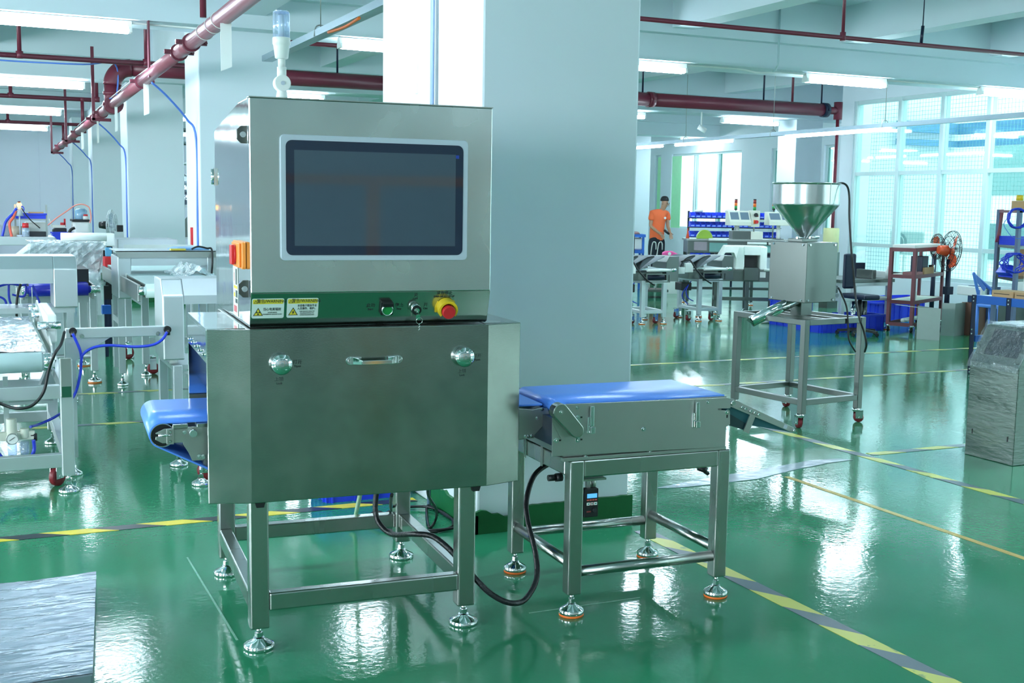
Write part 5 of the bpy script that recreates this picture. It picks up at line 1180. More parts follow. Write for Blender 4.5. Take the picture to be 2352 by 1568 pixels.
# pedestal fan in front of the fourth column
yf_ = 17.2
fc = aty(257, 517, yf_)
fn = thing('pedestal_fan', 'grey pedestal fan turned sideways before the third column', 'fan', (fc.x, yf_, 0))
def fan(t, c, R_, rz, blade, cagem, tilt=0, nb=3, depth=.12, mt=None):
    M = Matrix.Translation(c)@Matrix.Rotation(rz, 4, 'Z')@Matrix.Rotation(tilt, 4, 'X')
    m = MB()
    for rr_, dz in ((R_, 0), (R_*.72, .045), (R_*.42, .06), (R_*.72, -.045), (R_*.98, .02), (R_*.42, -.06)):
        m.tube([(rr_*math.cos(a), dz, rr_*math.sin(a)) for a in [k*math.pi/12 for k in range(24)]], .004, n=4, closed=True, smooth=1)
    for k in range(28):
        a = 2*math.pi*k/28
        for s in (1, -1): m.tube([(R_*.12*math.cos(a), s*.06, R_*.12*math.sin(a)), (R_*.6*math.cos(a), s*.055, R_*.6*math.sin(a)), (R_*math.cos(a), s*.0, R_*math.sin(a))], .0022, n=4, smooth=1)
    part('wire_guard', m.xf(M), cagem, t, world=True, stuff=True)
    for k in range(nb):
        a = 2*math.pi*k/nb; b_ = MB(); ps = []
        for i in range(7):
            u = i/6
            for s in (-1, 1):
                ang_ = a+s*(.18+.42*math.sin(math.pi*min(1, u*1.1))); r_ = R_*(.12+.76*u); ps.append((r_*math.cos(ang_), s*.02, r_*math.sin(ang_)))
        b_.add(ps, [(2*i, 2*i+1, 2*i+3, 2*i+2) for i in range(6)]); part('fan_blade', b_.xf(M), blade, t, world=True)
    part('fan_hub', MB().cyl((0, -.03, 0), (0, .03, 0), R_*.16, n=18).xf(M), blade, t, world=True)
    part('motor', MB().cyl((0, .06, 0), (0, .17, 0), R_*.28, R_*.2, n=18).xf(M), mt or BLACK, t, world=True)
fan(fn, fc, .215, 1.25, ALU, LSTEEL)
part('fan_pole', MB().cyl((fc.x+.05, yf_+.03, .03), (fc.x+.05, yf_+.03, fc.z-.05), .018, n=12), LSTEEL, fn, world=True)
part('fan_base', MB().lathe([(.2, 0), (.2, .02), (.03, .05)], (fc.x+.05, yf_+.03, 0), 24), LSTEEL, fn, world=True)
q = zbox(269, 283, 517, 532, 16.4, .06)
mn = thing('small_monitor', 'small dark monitor on a grey block by the third column edge', 'monitor', ((q[0]+q[1])/2, 16.4, 0))
part('monitor_screen', MB().box(*q), BLACK, mn, world=True, bev=.006)
part('monitor_cabinet', MB().box(q[0]-.04, q[1], 16.35, 16.75, 0, q[4]), LSTEEL, mn, world=True)
# tall rack seen between the columns
yk = 19.5; k0 = aty(408, 500, yk); k1 = aty(440, 500, yk)
rs = thing('storage_rack', 'dark storage rack glimpsed between the second and third left columns', 'rack', ((k0.x+k1.x)/2, yk+.3, 0))
for x in (k0.x-.15, k1.x+.4):
    for y in (yk, yk+.6): part('rack_post', MB().box(x, x+.05, y, y+.05, 0, 3.0), NAVY, rs, world=True)
for py in (294, 325, 372, 472, 545):
    z = aty(422, py, yk).z; part('rack_shelf', MB().box(k0.x-.15, k1.x+.45, yk, yk+.65, z-.03, z), mat('olive_grey_shelf', (96, 116, 118), .5) if py < 340 else LSTEEL, rs, world=True)
random.seed(2)
m = MB(); zb_ = aty(422, 472, yk).z
for k in range(26):
    x = k0.x+random.uniform(-.05, k1.x-k0.x+.1); z = zb_+.07+random.random()*.36; s_ = .05+random.random()*.04
    m.lathe([(s_*.3, -s_), (s_, -s_*.4), (s_*.9, s_*.5), (s_*.3, s_)], (x, yk+.2+random.uniform(-.1, .1), z), 7, sm=False)
o = part('film_bundle', m, FOIL, stuff=True); tag(o, 'silvery film scraps heaped on the rack between the columns', 'film')
q = zbox(420, 438, 500, 530, 19.6, .2); zsh = aty(422, 545, yk).z
tb('grey polygon-shaped board standing on the rack between the columns', 'board', 'grey_board', MB().prism([(q[0], zsh), (q[0]-.02, q[5]-.1), (q[0]+.06, q[5]), (q[1], q[5]+.08), (q[1], zsh)], 'y', 19.6, 19.63), BGSTEEL)
q = zbox(437, 440, 530, 568, 11.7, .02)
tb('narrow red strip fixed to the second column edge', 'strip', 'red_strip', MB().box(2.03, 2.05, 12.3, 12.36, q[4], q[5]+.02), RED)
# blue crate behind the machine legs
def crate(lab, x0, x1, y0, y1, z0, z1, m_, ribs=6, rz=0, nm='plastic_crate', group=None):
    cx, cy = (x0+x1)/2, (y0+y1)/2; a, b = (x1-x0)/2, (y1-y0)/2; h = z1-z0; w = .006
    t_ = thing(nm, lab, 'crate', (cx, cy, z0), rz, group)
    part('crate_floor', MB().box(-a+w, a-w, -b+w, b-w, 0, w), m_, t_)
    for s in (-1, 1):
        part('crate_wall', MB().box(-a+.01, a-.01, s*b-(w if s > 0 else 0), s*b+(0 if s > 0 else w), 0, h), m_, t_)
        part('crate_wall', MB().box(s*a-(w if s > 0 else 0), s*a+(0 if s > 0 else w), -b, b, 0, h), m_, t_)
    m = MB()
    for s in (-1, 1):
        m.box(-a-.012, a+.012, s*b-.004 if s > 0 else s*b-.014, s*b+.014 if s > 0 else s*b+.004, h-.025, h).box(s*a-.004 if s > 0 else s*a-.014, s*a+.014 if s > 0 else s*a+.004, -b, b, h-.025, h)
    part('crate_rim', m, m_, t_)
    for k in range(ribs):
        x = -a+.03+(2*a-.06)*k/(ribs-1)
        part('crate_rib', MB().box(x-.004, x+.004, -b-.011, -b, 0, h-.025), m_, t_)
    for k in range(4):
        y = -b+.03+(2*b-.06)*k/3; part('crate_rib', MB().box(-a-.011, -a, y-.004, y+.004, 0, h-.025), m_, t_)
    return t_
q = fl(752, 1158)
crate('dark blue plastic crate on the floor behind the large machine', q.x, q.x+.42, q.y+.02, q.y+.30, 0, .20, BLUE, 4)
# film-wrapped slab at the lower left corner
cs4 = [fl(222, 1318, .055), fl(212, 1548, .055)]
ws = thing('film_wrapped_slab', 'flat slab wrapped in shiny film lying on the floor at the lower left corner', 'wrapped slab', (-.3, 4.2, 0))
x1 = .40; 
pA, pB = fl(221, 1315, .06), fl(213, 1545, .06)
sl_ = [(pA.x, pA.y), (pB.x, pB.y), (pB.x-1.3, pB.y-.02), (pA.x-1.3, pA.y-.04)]
part('slab_body', MB().prism(sl_, 'z', 0, .058), mat('grey_slab_under_film', (140, 152, 164), .3, .5, bump=.2, bs=12), ws, world=True, bev=.006)
m = MB(); random.seed(21); nx, ny = 40, 34; vs_ = []
for j in range(ny+1):
    for i in range(nx+1):
        u, v_ = i/nx, j/ny
        x = (pB.x*(1-v_)+pA.x*v_)-1.3*(1-u); y = (pB.y*(1-v_)+pA.y*v_)-.03*(1-u)
        vs_.append((x, y, .0605+.0035*math.sin(y*60+2*math.sin(x*9))+random.uniform(0, .003)))
m.add(vs_, [(j*(nx+1)+i, j*(nx+1)+i+1, (j+1)*(nx+1)+i+1, (j+1)*(nx+1)+i) for j in range(ny) for i in range(nx)], True)
part('stretch_film', m, mat('stretch_film', (150, 162, 176), .22, .5, var=.1, vs_=5, bump=.5, bs=16, rvar=.08, stretch=(.5, 2.2, 1)), ws, world=True)
# ------------------------------------------------------------------ right: hopper on a wheeled frame
ZH = .754
fc_, lc_, rc_ = fl(1850, 735, ZH), fl(1709, 713, ZH), fl(1990, 728, ZH)
ux = (rc_-fc_); WU = ux.length; rzh = math.atan2(ux.y, ux.x); VV = (lc_-fc_); WV = abs((-ux.y*VV.x+ux.x*VV.y)/WU)
HF = frame(fc_.x, fc_.y, rzh)
hm = thing('hopper_metal_detector', 'steel funnel on a square box over a tall open wheeled frame', 'metal detector', (fc_.x, fc_.y, 0), rzh)
lw = .045
for x in (0, WU-lw):
    for y in (0, WV-lw):
        part('leg', MB().box(x, x+lw, y, y+lw, .10, ZH), BGSTEEL, hm, bev=.003)
        caster(hm, x+lw/2-.01, y+lw/2, .10, .036, {(0, 0): 1.2, (1, 0): -.4, (0, 1): 2.4, (1, 1): 1.4}[(x > 0, y > 0)])
for z in (ZH, .20):
    for y in (0, WV-lw): part('rail', MB().box(lw, WU-lw, y+.002, y+lw-.002, z-.04, z-.001), BGSTEEL, hm, bev=.003)
    for x in (0, WU-lw): part('rail', MB().box(x+.002, x+lw-.002, lw, WV-lw, z-.04, z-.001), BGSTEEL, hm, bev=.003)
for x in (WU*.36, WU*.64-.03): part('rail', MB().box(x, x+.03, lw, WV-lw, ZH-.03, ZH-.002), BGSTEEL, hm)
cx, cy = WU*.5, WV*.47; bw = WU*.255; bv = WV*.25
zb0, zb1 = .853, 1.275
bxp = part('detector_box', MB().box(cx-bw, cx+bw, cy-bv, cy+bv, zb0, zb1), BGSTEEL, hm, bev=.004)
m = MB()
for u, v_ in ((.1, .04), (.9, .04), (.1, .96), (.9, .96)):
    m.cyl((cx-bw+2*bw*u, cy-bv, zb0+(zb1-zb0)*v_), (cx-bw+2*bw*u, cy-bv-.006, zb0+(zb1-zb0)*v_), .008, n=8)
    m.cyl((cx-bw, cy-bv+2*bv*u, zb0+(zb1-zb0)*v_), (cx-bw-.006, cy-bv+2*bv*u, zb0+(zb1-zb0)*v_), .008, n=8)
part('box_screw', m, CHROME, bxp)
part('rear_box', MB().box(cx+bw+.002, cx+bw+.09, cy-bv+.1, cy+bv-.02, zb0+.1, zb1-.015), BGSTEEL, hm, bev=.004)
part('black_hinge', MB().box(cx+bw+.09, cx+bw+.10, cy-bv+.13, cy-bv+.19, 1.17, 1.20).box(cx+bw+.09, cx+bw+.10, cy-bv+.13, cy-bv+.19, .98, 1.01), BLACK, hm)
part('neck', MB().cyl((cx, cy, ZH), (cx, cy, zb0), .075, .075, n=4, sm=False), BGSTEEL, hm)
part('top_collar', MB().box(cx-.09, cx+.06, cy-.07, cy+.07, zb1, zb1+.022), BGSTEEL, hm, bev=.003)
part('clamp_bar', MB().cyl((cx-.14, cy-.07, zb1+.03), (cx-.06, cy-.05, zb1+.03), .008, n=8).cyl((cx+.07, cy+.02, zb1+.03), (cx+.19, cy+.05, zb1+.03), .01, n=8), CHROME, hm)
HOPM = mat('spun_hopper_steel', (200, 206, 206), .24, 1, var=.05, vs_=5, bump=.05, bs=14, stretch=(3, 3, .1))
hop = part('hopper_funnel', MB().lathe([(.03, zb1+.015), (.032, zb1+.03), (.222, 1.522), (.229, 1.531), (.232, 1.536), (.232, 1.545), (.232, 1.675), (.232, 1.685), (.240, 1.686), (.240, 1.691), (.228, 1.691), (.226, 1.54), (.03, zb1+.04)], (cx, cy, 0), 48), HOPM, hm)
part('seam', MB().box(cx-.002, cx+.002, cy-.235, cy-.231, 1.54, 1.685), STEELD, hop)
part('outlet_pipe', MB().cyl((cx-bw*.3, cy-.02, zb0+.02), (cx-.36, cy+.12, ZH-.05), .04, n=20), MIRROR, hm)
part('outlet_cap', MB().cyl((cx-.36, cy+.12, ZH-.05), (cx-.367, cy+.124, ZH-.06), .036, n=16), mat('dark_green_cap', (20, 80, 60), .4), hm)
cab([atd(x, y, d) for x, y, d in ((1925, 421, 8.35), (1937, 421, 8.3), (1947, 430, 8.25), (1951, 455, 8.2), (1951, 500, 8.15), (1955, 570, 8.1), (1960, 620, 8.1), (1965, 680, 8.1), (1973, 727, 8.0), (1984, 760, 8.0), (1990, 790, 8.0), (1986, 808, 8.05))], .0075, BLACK, 'long black cable hanging from the funnel rim down the right frame leg', 'cable', 'power_cable', n=7)
cab([atd(x, y, d) for x, y, d in ((1925, 660, 8.1), (1935, 680, 8.1), (1945, 708, 8.1), (1948, 750, 8.1), (1950, 780, 8.1), (1965, 808, 8.1))], .0065, BLACK, 'shorter black cable hanging inside the hopper frame from the box', 'cable', 'power_cable', n=7)
# ------------------------------------------------------------------ film-wrapped cabinet at the right edge
L_, Cc = fl(2217.5, 1042), fl(2323, 1071)
X5 = (L_.x+Cc.x)/2; ya_, yb2 = Cc.y, L_.y; zs_ = .59; zt_c = .79
tp = aty(2253, 744, yb2-.02)
fw = thing('film_wrapped_cabinet', 'steel control cabinet wrapped in clear film with sloped dark window at the right edge', 'cabinet', (X5+.3, (ya_+yb2)/2, 0))
sx_ = .13; XE = X5+.62; WRAP2 = clearmat('thin_clear_film', (234, 240, 242), .16, .1, bump=.8, bs=26, haze=.05)
zt_c = CAMH-(744-490)*7.2/FPX
part('cabinet_body', MB().prism([(X5, 0), (X5, zs_), (X5+sx_, zt_c), (XE, zt_c), (XE, 0)], 'y', ya_, yb2), WRAPSTEEL, fw, world=True, bev=.004)
pv = Vector((sx_, zt_c-zs_)); nn = pv.length; pv /= nn; nv = Vector((-pv.y, pv.x))
def sl_pt(y, t, off): return (X5+pv.x*t+nv.x*off, y, zs_+pv.y*t+nv.y*off)
dy = yb2-ya_
m = MB()
m.add([sl_pt(ya_+dy*.12, nn*.22, .003), sl_pt(ya_+dy*.80, nn*.22, .003), sl_pt(ya_+dy*.80, nn*.9, .003), sl_pt(ya_+dy*.12, nn*.9, .003), sl_pt(ya_+dy*.12, nn*.22, .0), sl_pt(ya_+dy*.80, nn*.22, .0), sl_pt(ya_+dy*.80, nn*.9, .0), sl_pt(ya_+dy*.12, nn*.9, .0)], [(0, 1, 2, 3), (0, 4, 5, 1), (1, 5, 6, 2), (2, 6, 7, 3), (3, 7, 4, 0)])
part('dark_window', m, mat('dark_window_under_film', (30, 36, 50), .15, 0, var=.5, vs_=20, bump=.8, bs=30), fw, world=True)
random.seed(8); m = MB(); a, b_ = 16, 12; vs_ = []
for j in range(b_+1):
    for i in range(a+1):
        t_ = -.04+(nn+.06)*j/b_; vs_.append(sl_pt(ya_-.006+(dy+.012)*i/a, t_, .008+random.uniform(-.003, .008)))
m.add(vs_, [(j*(a+1)+i, j*(a+1)+i+1, (j+1)*(a+1)+i+1, (j+1)*(a+1)+i) for j in range(b_) for i in range(a)])
part('clear_film', m, WRAP2, fw, world=True)
m = MB(); vs_ = []
for j in range(9):
    for i in range(13): vs_.append((X5+sx_-.01+(XE-X5-sx_+.02)*j/8, ya_-.004+(dy+.01)*i/12, zt_c+.006+random.uniform(0, .012)))
m.add(vs_, [(j*13+i, j*13+i+1, (j+1)*13+i+1, (j+1)*13+i) for j in range(8) for i in range(12)])
part('clear_film', m, WRAP, fw, world=True)
for y in (ya_+.05, yb2-.05): part('dark_slot', MB().box(X5-.002, X5, y-.003, y+.003, .14, .17), BLACK, fw, world=True)
# ------------------------------------------------------------------ blue workbench at the right edge
lp0 = fl(2230, 858); XBn = lp0.x
bz_ = atx(2243, 677, XBn).z
bt = thing('blue_workbench', 'workbench with blue edge band and dark bolted legs at the right edge', 'workbench', (XBn, lp0.y, 0))
y2l = atx(2320, 700, XBn).y
part('bench_edge', MB().box(XBn-.02, XBn+.02, lp0.y-3.2, lp0.y+.02, bz_-.075, bz_), BLUEP, bt, world=True, bev=.003)
part('bench_top', MB().box(XBn+.02, XBn+.9, lp0.y-3.2, lp0.y+.02, bz_-.03, bz_-.005), WHITE, bt, world=True)
for x in (XBn-.025, XBn+.84):
    for y in (lp0.y, y2l, lp0.y-2.4): part('leg', MB().box(x, x+.005, y-.03, y+.02, 0, bz_).box(x, x+.05, y+.015, y+.02, 0, bz_), NAVY, bt, world=True)
for y in (lp0.y, y2l):
    for z in (bz_-.02, bz_-.055, .42, .38, .05, .02): part('bolt_head', MB().cyl((XBn-.025, y-.006, z), (XBn-.031, y-.006, z), .008, n=8), CHROME, bt, world=True)
part('side_rail', MB().box(XBn+.03, XBn+.83, lp0.y+.0, lp0.y+.02, .30, .36), BLUEP, bt, world=True)
def boxat(px0, px1, py0, py1, Y, dy, base=None):
    x0 = aty(px0, py1, Y+dy).x; x1 = aty(px1, py0, Y).x
    if x1 < x0+.06: x1 = x0+.06
    return (x0, x1, Y, Y+dy, aty(px0, py1, Y).z if base is None else base, aty(px1, py0, Y).z)
for px0, px1, lab in ((2262, 2283, 'shorter cardboard box on the blue bench, at its left end'), (2283, 2330, 'longer cardboard box with dark line on the blue bench')):
    q = (XBn+.05, XBn+.25)+((7.62, 7.86) if px0 == 2262 else (7.22, 7.60))+(bz_-.005, bz_+.055)
    t_ = thing('cardboard_box', lab, 'box', ((q[0]+q[1])/2, (q[2]+q[3])/2, q[4])); part('box_body', MB().box(*q), CARD, t_, world=True, bev=.002)
    part('dark_line', MB().box(q[0]-.001, q[0], q[2]+.04, q[3]-.02, q[4]+.028, q[4]+.034), BLACK, t_, world=True)
q = (XBn+.15, XBn+.5, 6.7, 7.15, bz_-.005, bz_+.06); tray_box('blue tray on the blue bench at the right edge', q[0], q[1], q[2], q[3], q[4], q[5], BLUE)
q = (XBn+.45, XBn+.85, 7.5, 7.9, 0, 0)
tb('grey plastic-wrapped lump behind the cardboard boxes', 'bag', 'wrapped_lump', MB().lathe([(.16, 0), (.17, .04), (.12, .09), (.03, .11)], ((q[0]+q[1])/2, 7.65, bz_-.005), 14), mat('grey_bag', (150, 168, 176), .4, bump=.4, bs=12))
q = (XBn+.5, XBn+.62, 0, 0, 0, bz_+.27); tb('white upright bottle wrapped in bag behind the boxes', 'bottle', 'white_bottle', MB().lathe([(.045, 0), (.05, .02), (.045, q[5]-q[4]-.05), (.02, q[5]-q[4])], ((q[0]+q[1])/2, 7.9, bz_-.005), 14), WHITE)
# ------------------------------------------------------------------ tall shelf with coiled hoses
ys2 = 9.6
sa, sb_ = aty(2286, 640, ys2), aty(2332, 640, ys2-.6)
sh = thing('tool_shelf', 'tall grey post shelf at the right edge hung with coiled blue hoses', 'shelf', (sa.x+.4, ys2, 0))
zt7 = aty(2290, 481, ys2).z
yf2 = ys2-.6; xr2 = sb_.x
for x, y in ((sa.x, ys2), (xr2, yf2), (sa.x+1.25, ys2), (xr2+1.0, yf2)): part('shelf_post', MB().box(x-.02, x+.02, y-.02, y+.02, 0, zt7), mat('grey_blue_post', (96, 112, 140), .4, .2), sh, world=True)
for py in (561, 632): 
    z = aty(2290, py, ys2).z; part('shelf_board', MB().prism([(sa.x, ys2), (xr2, yf2), (xr2+1.0, yf2), (sa.x+1.25, ys2)], 'z', z-.03, z), BGSTEEL, sh, world=True)
    if py == 561: z1_ = z
    else: z2_ = z
part('top_bar', MB().bar((sa.x, ys2, zt7-.02), (xr2, yf2, zt7-.02), .02, .03), MAROON, sh, world=True)
part('top_board', MB().prism([(xr2-.02, yf2-.02), (xr2+1.0, yf2-.02), (sa.x+1.25, ys2), (sa.x+.4, ys2)], 'z', zt7-.03, zt7), MAROON, sh, world=True)
def coil(px, py, D_, R_, n_, m_, lab, tilt=.0, jit=.006, r=.007):
    c = atd(px, py, D_); mm = MB(); k = random.Random(px)
    pts = []
    for i in range(n_*14):
        a = 2*math.pi*i/14; rr_ = R_*(1+k.uniform(-.07, .07)); pts.append((c.x+rr_*math.cos(a)*R0.x, c.y+rr_*math.cos(a)*R0.y+k.uniform(-jit, jit)*3-.02*i/14/n_, c.z+rr_*math.sin(a)))
    mm.tube(pts, r, n=6, smooth=1); tag(part('hose_coil', mm, m_), lab, 'hose coil')
DS = lambda x, y: x*F0.x+y*F0.y
coil(2335, 501, DS(xr2, yf2)-.08, .10, 9, HOSEB, 'round coil of blue hose hanging from the top of the right shelf')
coil(2338, 515, DS(xr2, yf2)-.06, .155, 1, BLCAB, 'single loose loop of thin blue hose below the round coil', r=.004)
coil(2327, 604, DS(xr2, yf2)-.1, .10, 6, HOSEB, 'tangled bunch of blue hose over the blue bag on the right shelf', jit=.02)
q = boxat(2293, 2325, 612, 632, yf2+.2, .2, z2_); tb('crumpled bright blue bag on the second board of the right shelf', 'bag', 'blue_bag', MB().prism([(q[0]-.05, q[4]+.05), (q[0]+.02, q[4]), (q[1]-.06, q[4]), (q[1], q[4]+.12), (q[1]-.1, q[4]+.14), (q[0]+.02, q[4]+.12)], 'y', q[2], q[3]), BLUE, bev=.01)
q = boxat(2295, 2365, 543, 560, ys2-.3, .25, z1_); tray_box('long blue tray on the upper board of the right shelf', q[0], q[1], q[2], q[3], q[4], q[5], BLUE)
q = boxat(2322, 2365, 461, 487, yf2+.02, .3, zt7); cb_ = thing('cardboard_box', 'cardboard box with yellow warning triangle on top of the right shelf', 'box', ((q[0]+q[1])/2, q[2]+.15, q[4]))
part('box_body', MB().box(*q), CARD, cb_, world=True, bev=.003)
part('yellow_triangle', MB().prism([(q[0]+.015, q[5]-.06), (q[0]+.075, q[5]-.06), (q[0]+.045, q[5]-.012)], 'y', q[2]-.002, q[2]), LBY, cb_, world=True)
p = aty(2346, 455, yf2+.1); tb('yellow can standing on the cardboard box', 'can', 'yellow_can', MB().cyl((p.x, yf2+.12, q[5]), (p.x, yf2+.12, aty(2346, 448, yf2+.1).z), .036, n=16), YEL)
q = boxat(2332, 2365, 568, 625, yf2+.25, .25, z2_); tb('large cardboard box on the second board of the right shelf', 'box', 'cardboard_box', MB().box(*q), CARD, bev=.003)
m = MB(); random.seed(4)
for k in range(7):
    x = sa.x+random.uniform(-.01, .03); m.tube([(x, ys2-.03, zt7), (x-.03, ys2-.04, zt7-.2), (x-.09+random.uniform(0, .05), ys2-.05, zt7-.36)], .006, n=5)
o = part('red_wire_bundle', m, mat('dull_red_wire', (150, 60, 72), .4), stuff=True); tag(o, 'red wires hanging from the left post of the right shelf', 'wire')
q = boxat(2300, 2352, 690, 740, lp0.y+1.3, .4)
# ------------------------------------------------------------------ blue chair, sill machines, loose panels
cp_ = aty(2255, 680, 10.1)
ch = thing('plastic_chair', 'light blue plastic chair back standing behind the blue bench', 'chair', (cp_.x, 10.1, 0))
a1, a2, a3 = aty(2237, 628, 10.1), aty(2247, 676, 10.1), aty(2277, 665, 10.1)
part('backrest', MB().tube([a2, a1+Vector((.01, 0, -.03)), a1, a1+Vector((.05, .02, -.03)), a3], .018, n=8).bar(a1+Vector((.03, 0, -.04)), (a2+a3)/2+Vector((0, 0, .03)), .05, .01, up=(0, 1, 0)), LBLUE, ch, world=True)
part('seat', MB().box(a2.x-.02, a3.x+.05, 9.75, 10.15, .40, .44), LBLUE, ch, world=True, bev=.015)
for x, y in ((a2.x, 9.78), (a3.x, 9.78), (a2.x, 10.1), (a3.x, 10.1)): part('leg', MB().cyl((x, y, .42), (x+.01, y, 0), .022, .016, n=8), LBLUE, ch, world=True)
for x in (a2.x, a3.x): part('arm_post', MB().cyl((x, 10.1, .42), (x, 10.1, a3.z), .018, n=8), LBLUE, ch, world=True)
g1, g2_, g3 = fl(2105, 778), fl(2157, 782), fl(2217, 772)
SHEET = mat('grey_coated_sheet', (150, 166, 162), .45, .3)
pn = thing('steel_cover_panel', 'bent grey steel cover sheet standing on the floor, the left one of two', 'panel', (g1.x, g1.y, 0))
zt8 = aty(2130, 705, g1.y).z
part('sheet', MB().bar((g1.x, g1.y, zt8/2), (g2_.x, g2_.y, zt8/2), .003, zt8), SHEET, pn, world=True)
part('folded_flange', MB().bar((g2_.x, g2_.y, zt8/2), (g2_.x+.05, g2_.y+.42, zt8/2), .003, zt8).bar((g1.x, g1.y, zt8-.002), (g1.x+.05, g1.y+.42, zt8-.002), .05, .003), SHEET, pn, world=True)
pn2 = thing('steel_cover_panel', 'second grey steel cover sheet behind and right of the first', 'panel', (g3.x, g3.y, 0))
h0, h1, h2 = fl(2160, 770), fl(2190, 772), fl(2216, 768)
zt9 = aty(2190, 697, h1.y).z
part('sheet', MB().bar((h0.x, h0.y, zt9/2), (h1.x, h1.y, zt9/2), .003, zt9), SHEET, pn2, world=True)
part('folded_flange', MB().bar((h1.x, h1.y, zt9/2), (h2.x, h2.y, zt9/2), .003, zt9), SHEET, pn2, world=True)
# low white cabinets along the glazing
for k, (y0, lab) in enumerate(((10.9, 'low white cabinet under the windows behind the loose steel panels'), (9.9, 'low white cabinet under the windows right of the fan'), (8.9, 'low white cabinet under the windows behind the blue chair'))):
    t_ = thing('low_cabinet', lab, 'cabinet', (XG-.3, y0, 0))
    part('cabinet_body', MB().box(XG-.5, XG-.02, y0-.48, y0+.48, 0, .80), WHITE, t_, world=True, bev=.005)
    part('door', MB().box(XG-.51, XG-.5, y0+.01, y0+.46, .05, .77), WHITE, t_, world=True); part('door', MB().box(XG-.51, XG-.5, y0-.46, y0-.01, .05, .77), WHITE, t_, world=True)
    part('handle', MB().box(XG-.53, XG-.51, y0+.03, y0+.045, .5, .6).box(XG-.53, XG-.51, y0-.045, y0-.03, .5, .6), BGSTEEL, t_, world=True)
q = boxat(2195, 2262, 687, 705, 10.4, .4)
pm2 = thing('packaging_machine', 'pale machine with dark blue base behind the loose steel panels', 'machine', ((q[0]+q[1])/2, 10.5, 0))
part('machine_top', MB().box(q[0], q[1], 10.4, 10.8, .60, q[5]+.03), WHITE, pm2, world=True, bev=.01); part('machine_hood', MB().box(q[0]+.02, q[0]+.3, 10.45, 10.7, q[5]+.03, q[5]+.12), WHITE, pm2, world=True, bev=.01)
q5 = boxat(2218, 2242, 715, 765, 9.7, .4, 0); part('blue_base', MB().box(q[0]+.14, q[0]+.33, 10.42, 10.75, 0, .6), mat('slate_blue_base', (44, 74, 116), .5), pm2, world=True)
part('brown_panel', MB().box(q[0]+.40, q[1]-.06, 10.45, 10.7, 0, .4), mat('brown_panel', (120, 84, 72), .6), pm2, world=True)
q = boxat(2290, 2345, 705, 745, 8.9, .4)
sm = thing('steel_instrument_box', 'steel box with knob under the blue bench top', 'box', ((q[0]+q[1])/2, 9.1, 0))
part('box_body', MB().box(q[0], q[1], 8.9, 9.3, .18, q[5]), BGSTEEL, sm, world=True, bev=.004); part('box_knob', MB().cyl((q[0]+.05, 8.9, q[5]-.05), (q[0]+.05, 8.87, q[5]-.05), .02, n=12), CHROME, sm, world=True)
part('wooden_base', MB().box(q[0]-.02, q[1]+.02, 8.88, 9.32, 0, .18), CARD, sm, world=True)
# ------------------------------------------------------------------ maroon rack (turned) with things on it
m0, m1, m2_ = fl(2095, 765), fl(2053, 756), fl(2163, 750)
u = (m2_-m0); WUr = u.length*.98; rzr = math.atan2(u.y, u.x); WVr = .55
mr_ = thing('maroon_rack', 'dark red angle-iron rack on casters beside the orange fan', 'rack', (m0.x, m0.y, 0), rzr)
WVr = abs((-u.y*(m1-m0).x+u.x*(m1-m0).y)/u.length); WVr = max(WVr, .3)
zr_ = [1.05, .72, .40, .12]
for x in (0, WUr-.045):
    for y in (0, WVr-.045):
        part('rack_post', MB().box(x, x+.045, y, y+.005, .09, zr_[0]).box(x if x == 0 else x+.04, (x if x == 0 else x+.04)+.005, y, y+.045, .09, zr_[0]), MAROON, mr_)
        caster(mr_, x+.02, y+.02, .09, .035, .5, BLACK)
for z in zr_:
    for y in (0, WVr-.005): part('rack_beam', MB().box(.045, WUr-.045, y, y+.005, z-.045, z), MAROON, mr_)
    for x in (0, WUr-.005): part('rack_beam', MB().box(x, x+.005, .045, WVr-.045, z-.045, z), MAROON, mr_)
    if z > .2: part('rack_board', MB().box(.006, WUr-.006, .006, WVr-.006, z-.012, z-.004), CREAM if z < 1 else MAROON, mr_)
RF = frame(m0.x, m0.y, rzr)
def onrack(nm, lab, ct, x0, x1, y0, y1, z0, z1, m_, bev=.004):
    t_ = thing(nm, lab, ct, tuple(RF@Vector(((x0+x1)/2, (y0+y1)/2, z0))), rzr); a, b = (x1-x0)/2, (y1-y0)/2
    part('body', MB().box(-a, a, -b, b, 0, z1-z0), m_, t_, bev=bev); return t_
W_ = WUr
onrack('foam_sheet', 'white foam sheet lying on top of the maroon rack', 'sheet', .02, W_-.02, .03, WVr-.03, 1.05, 1.09, WHITE)
onrack('dark_box', 'tall dark box on the second board of the maroon rack', 'box', W_*.35, W_*.55, .05, .2, .716, .94, NAVY)
onrack('cardboard_box', 'small cardboard box on the second board of the maroon rack, beside the dark box', 'box', W_*.35, W_*.68, .02, .045, .716, .80, CARD)
t_ = onrack('steel_cup', 'shiny steel cup on the second board of the maroon rack', 'cup', W_*.72, W_*.85, .06, .12, .716, .718, CHROME)
part('cup_wall', MB().lathe([(.03, 0), (.04, .10), (.037, .10), (.028, .005)], (0, 0, .002), 16), CHROME, t_)
onrack('black_box', 'black box in the upper bay of the maroon rack, right side', 'box', W_*.60, W_*.9, .2, .34 if WVr > .4 else .28, .716, .90, BLACK)
onrack('white_sheet', 'white sheet standing on the third board of the maroon rack', 'sheet', W_*.1, W_*.3, .08, .09, .396, .50, WHITE, .001)
onrack('white_roll', 'white roll lying in the bottom of the maroon rack', 'roll', W_*.05, W_*.8, .12, .18, .12, .17, WHITE, .02)
onrack('brown_box', 'dusty red low box on the second board of the maroon rack, at front left', 'box', W_*.1, W_*.33, .03, .2, .716, .75, mat('dusty_rose_box', (150, 96, 100), .5))
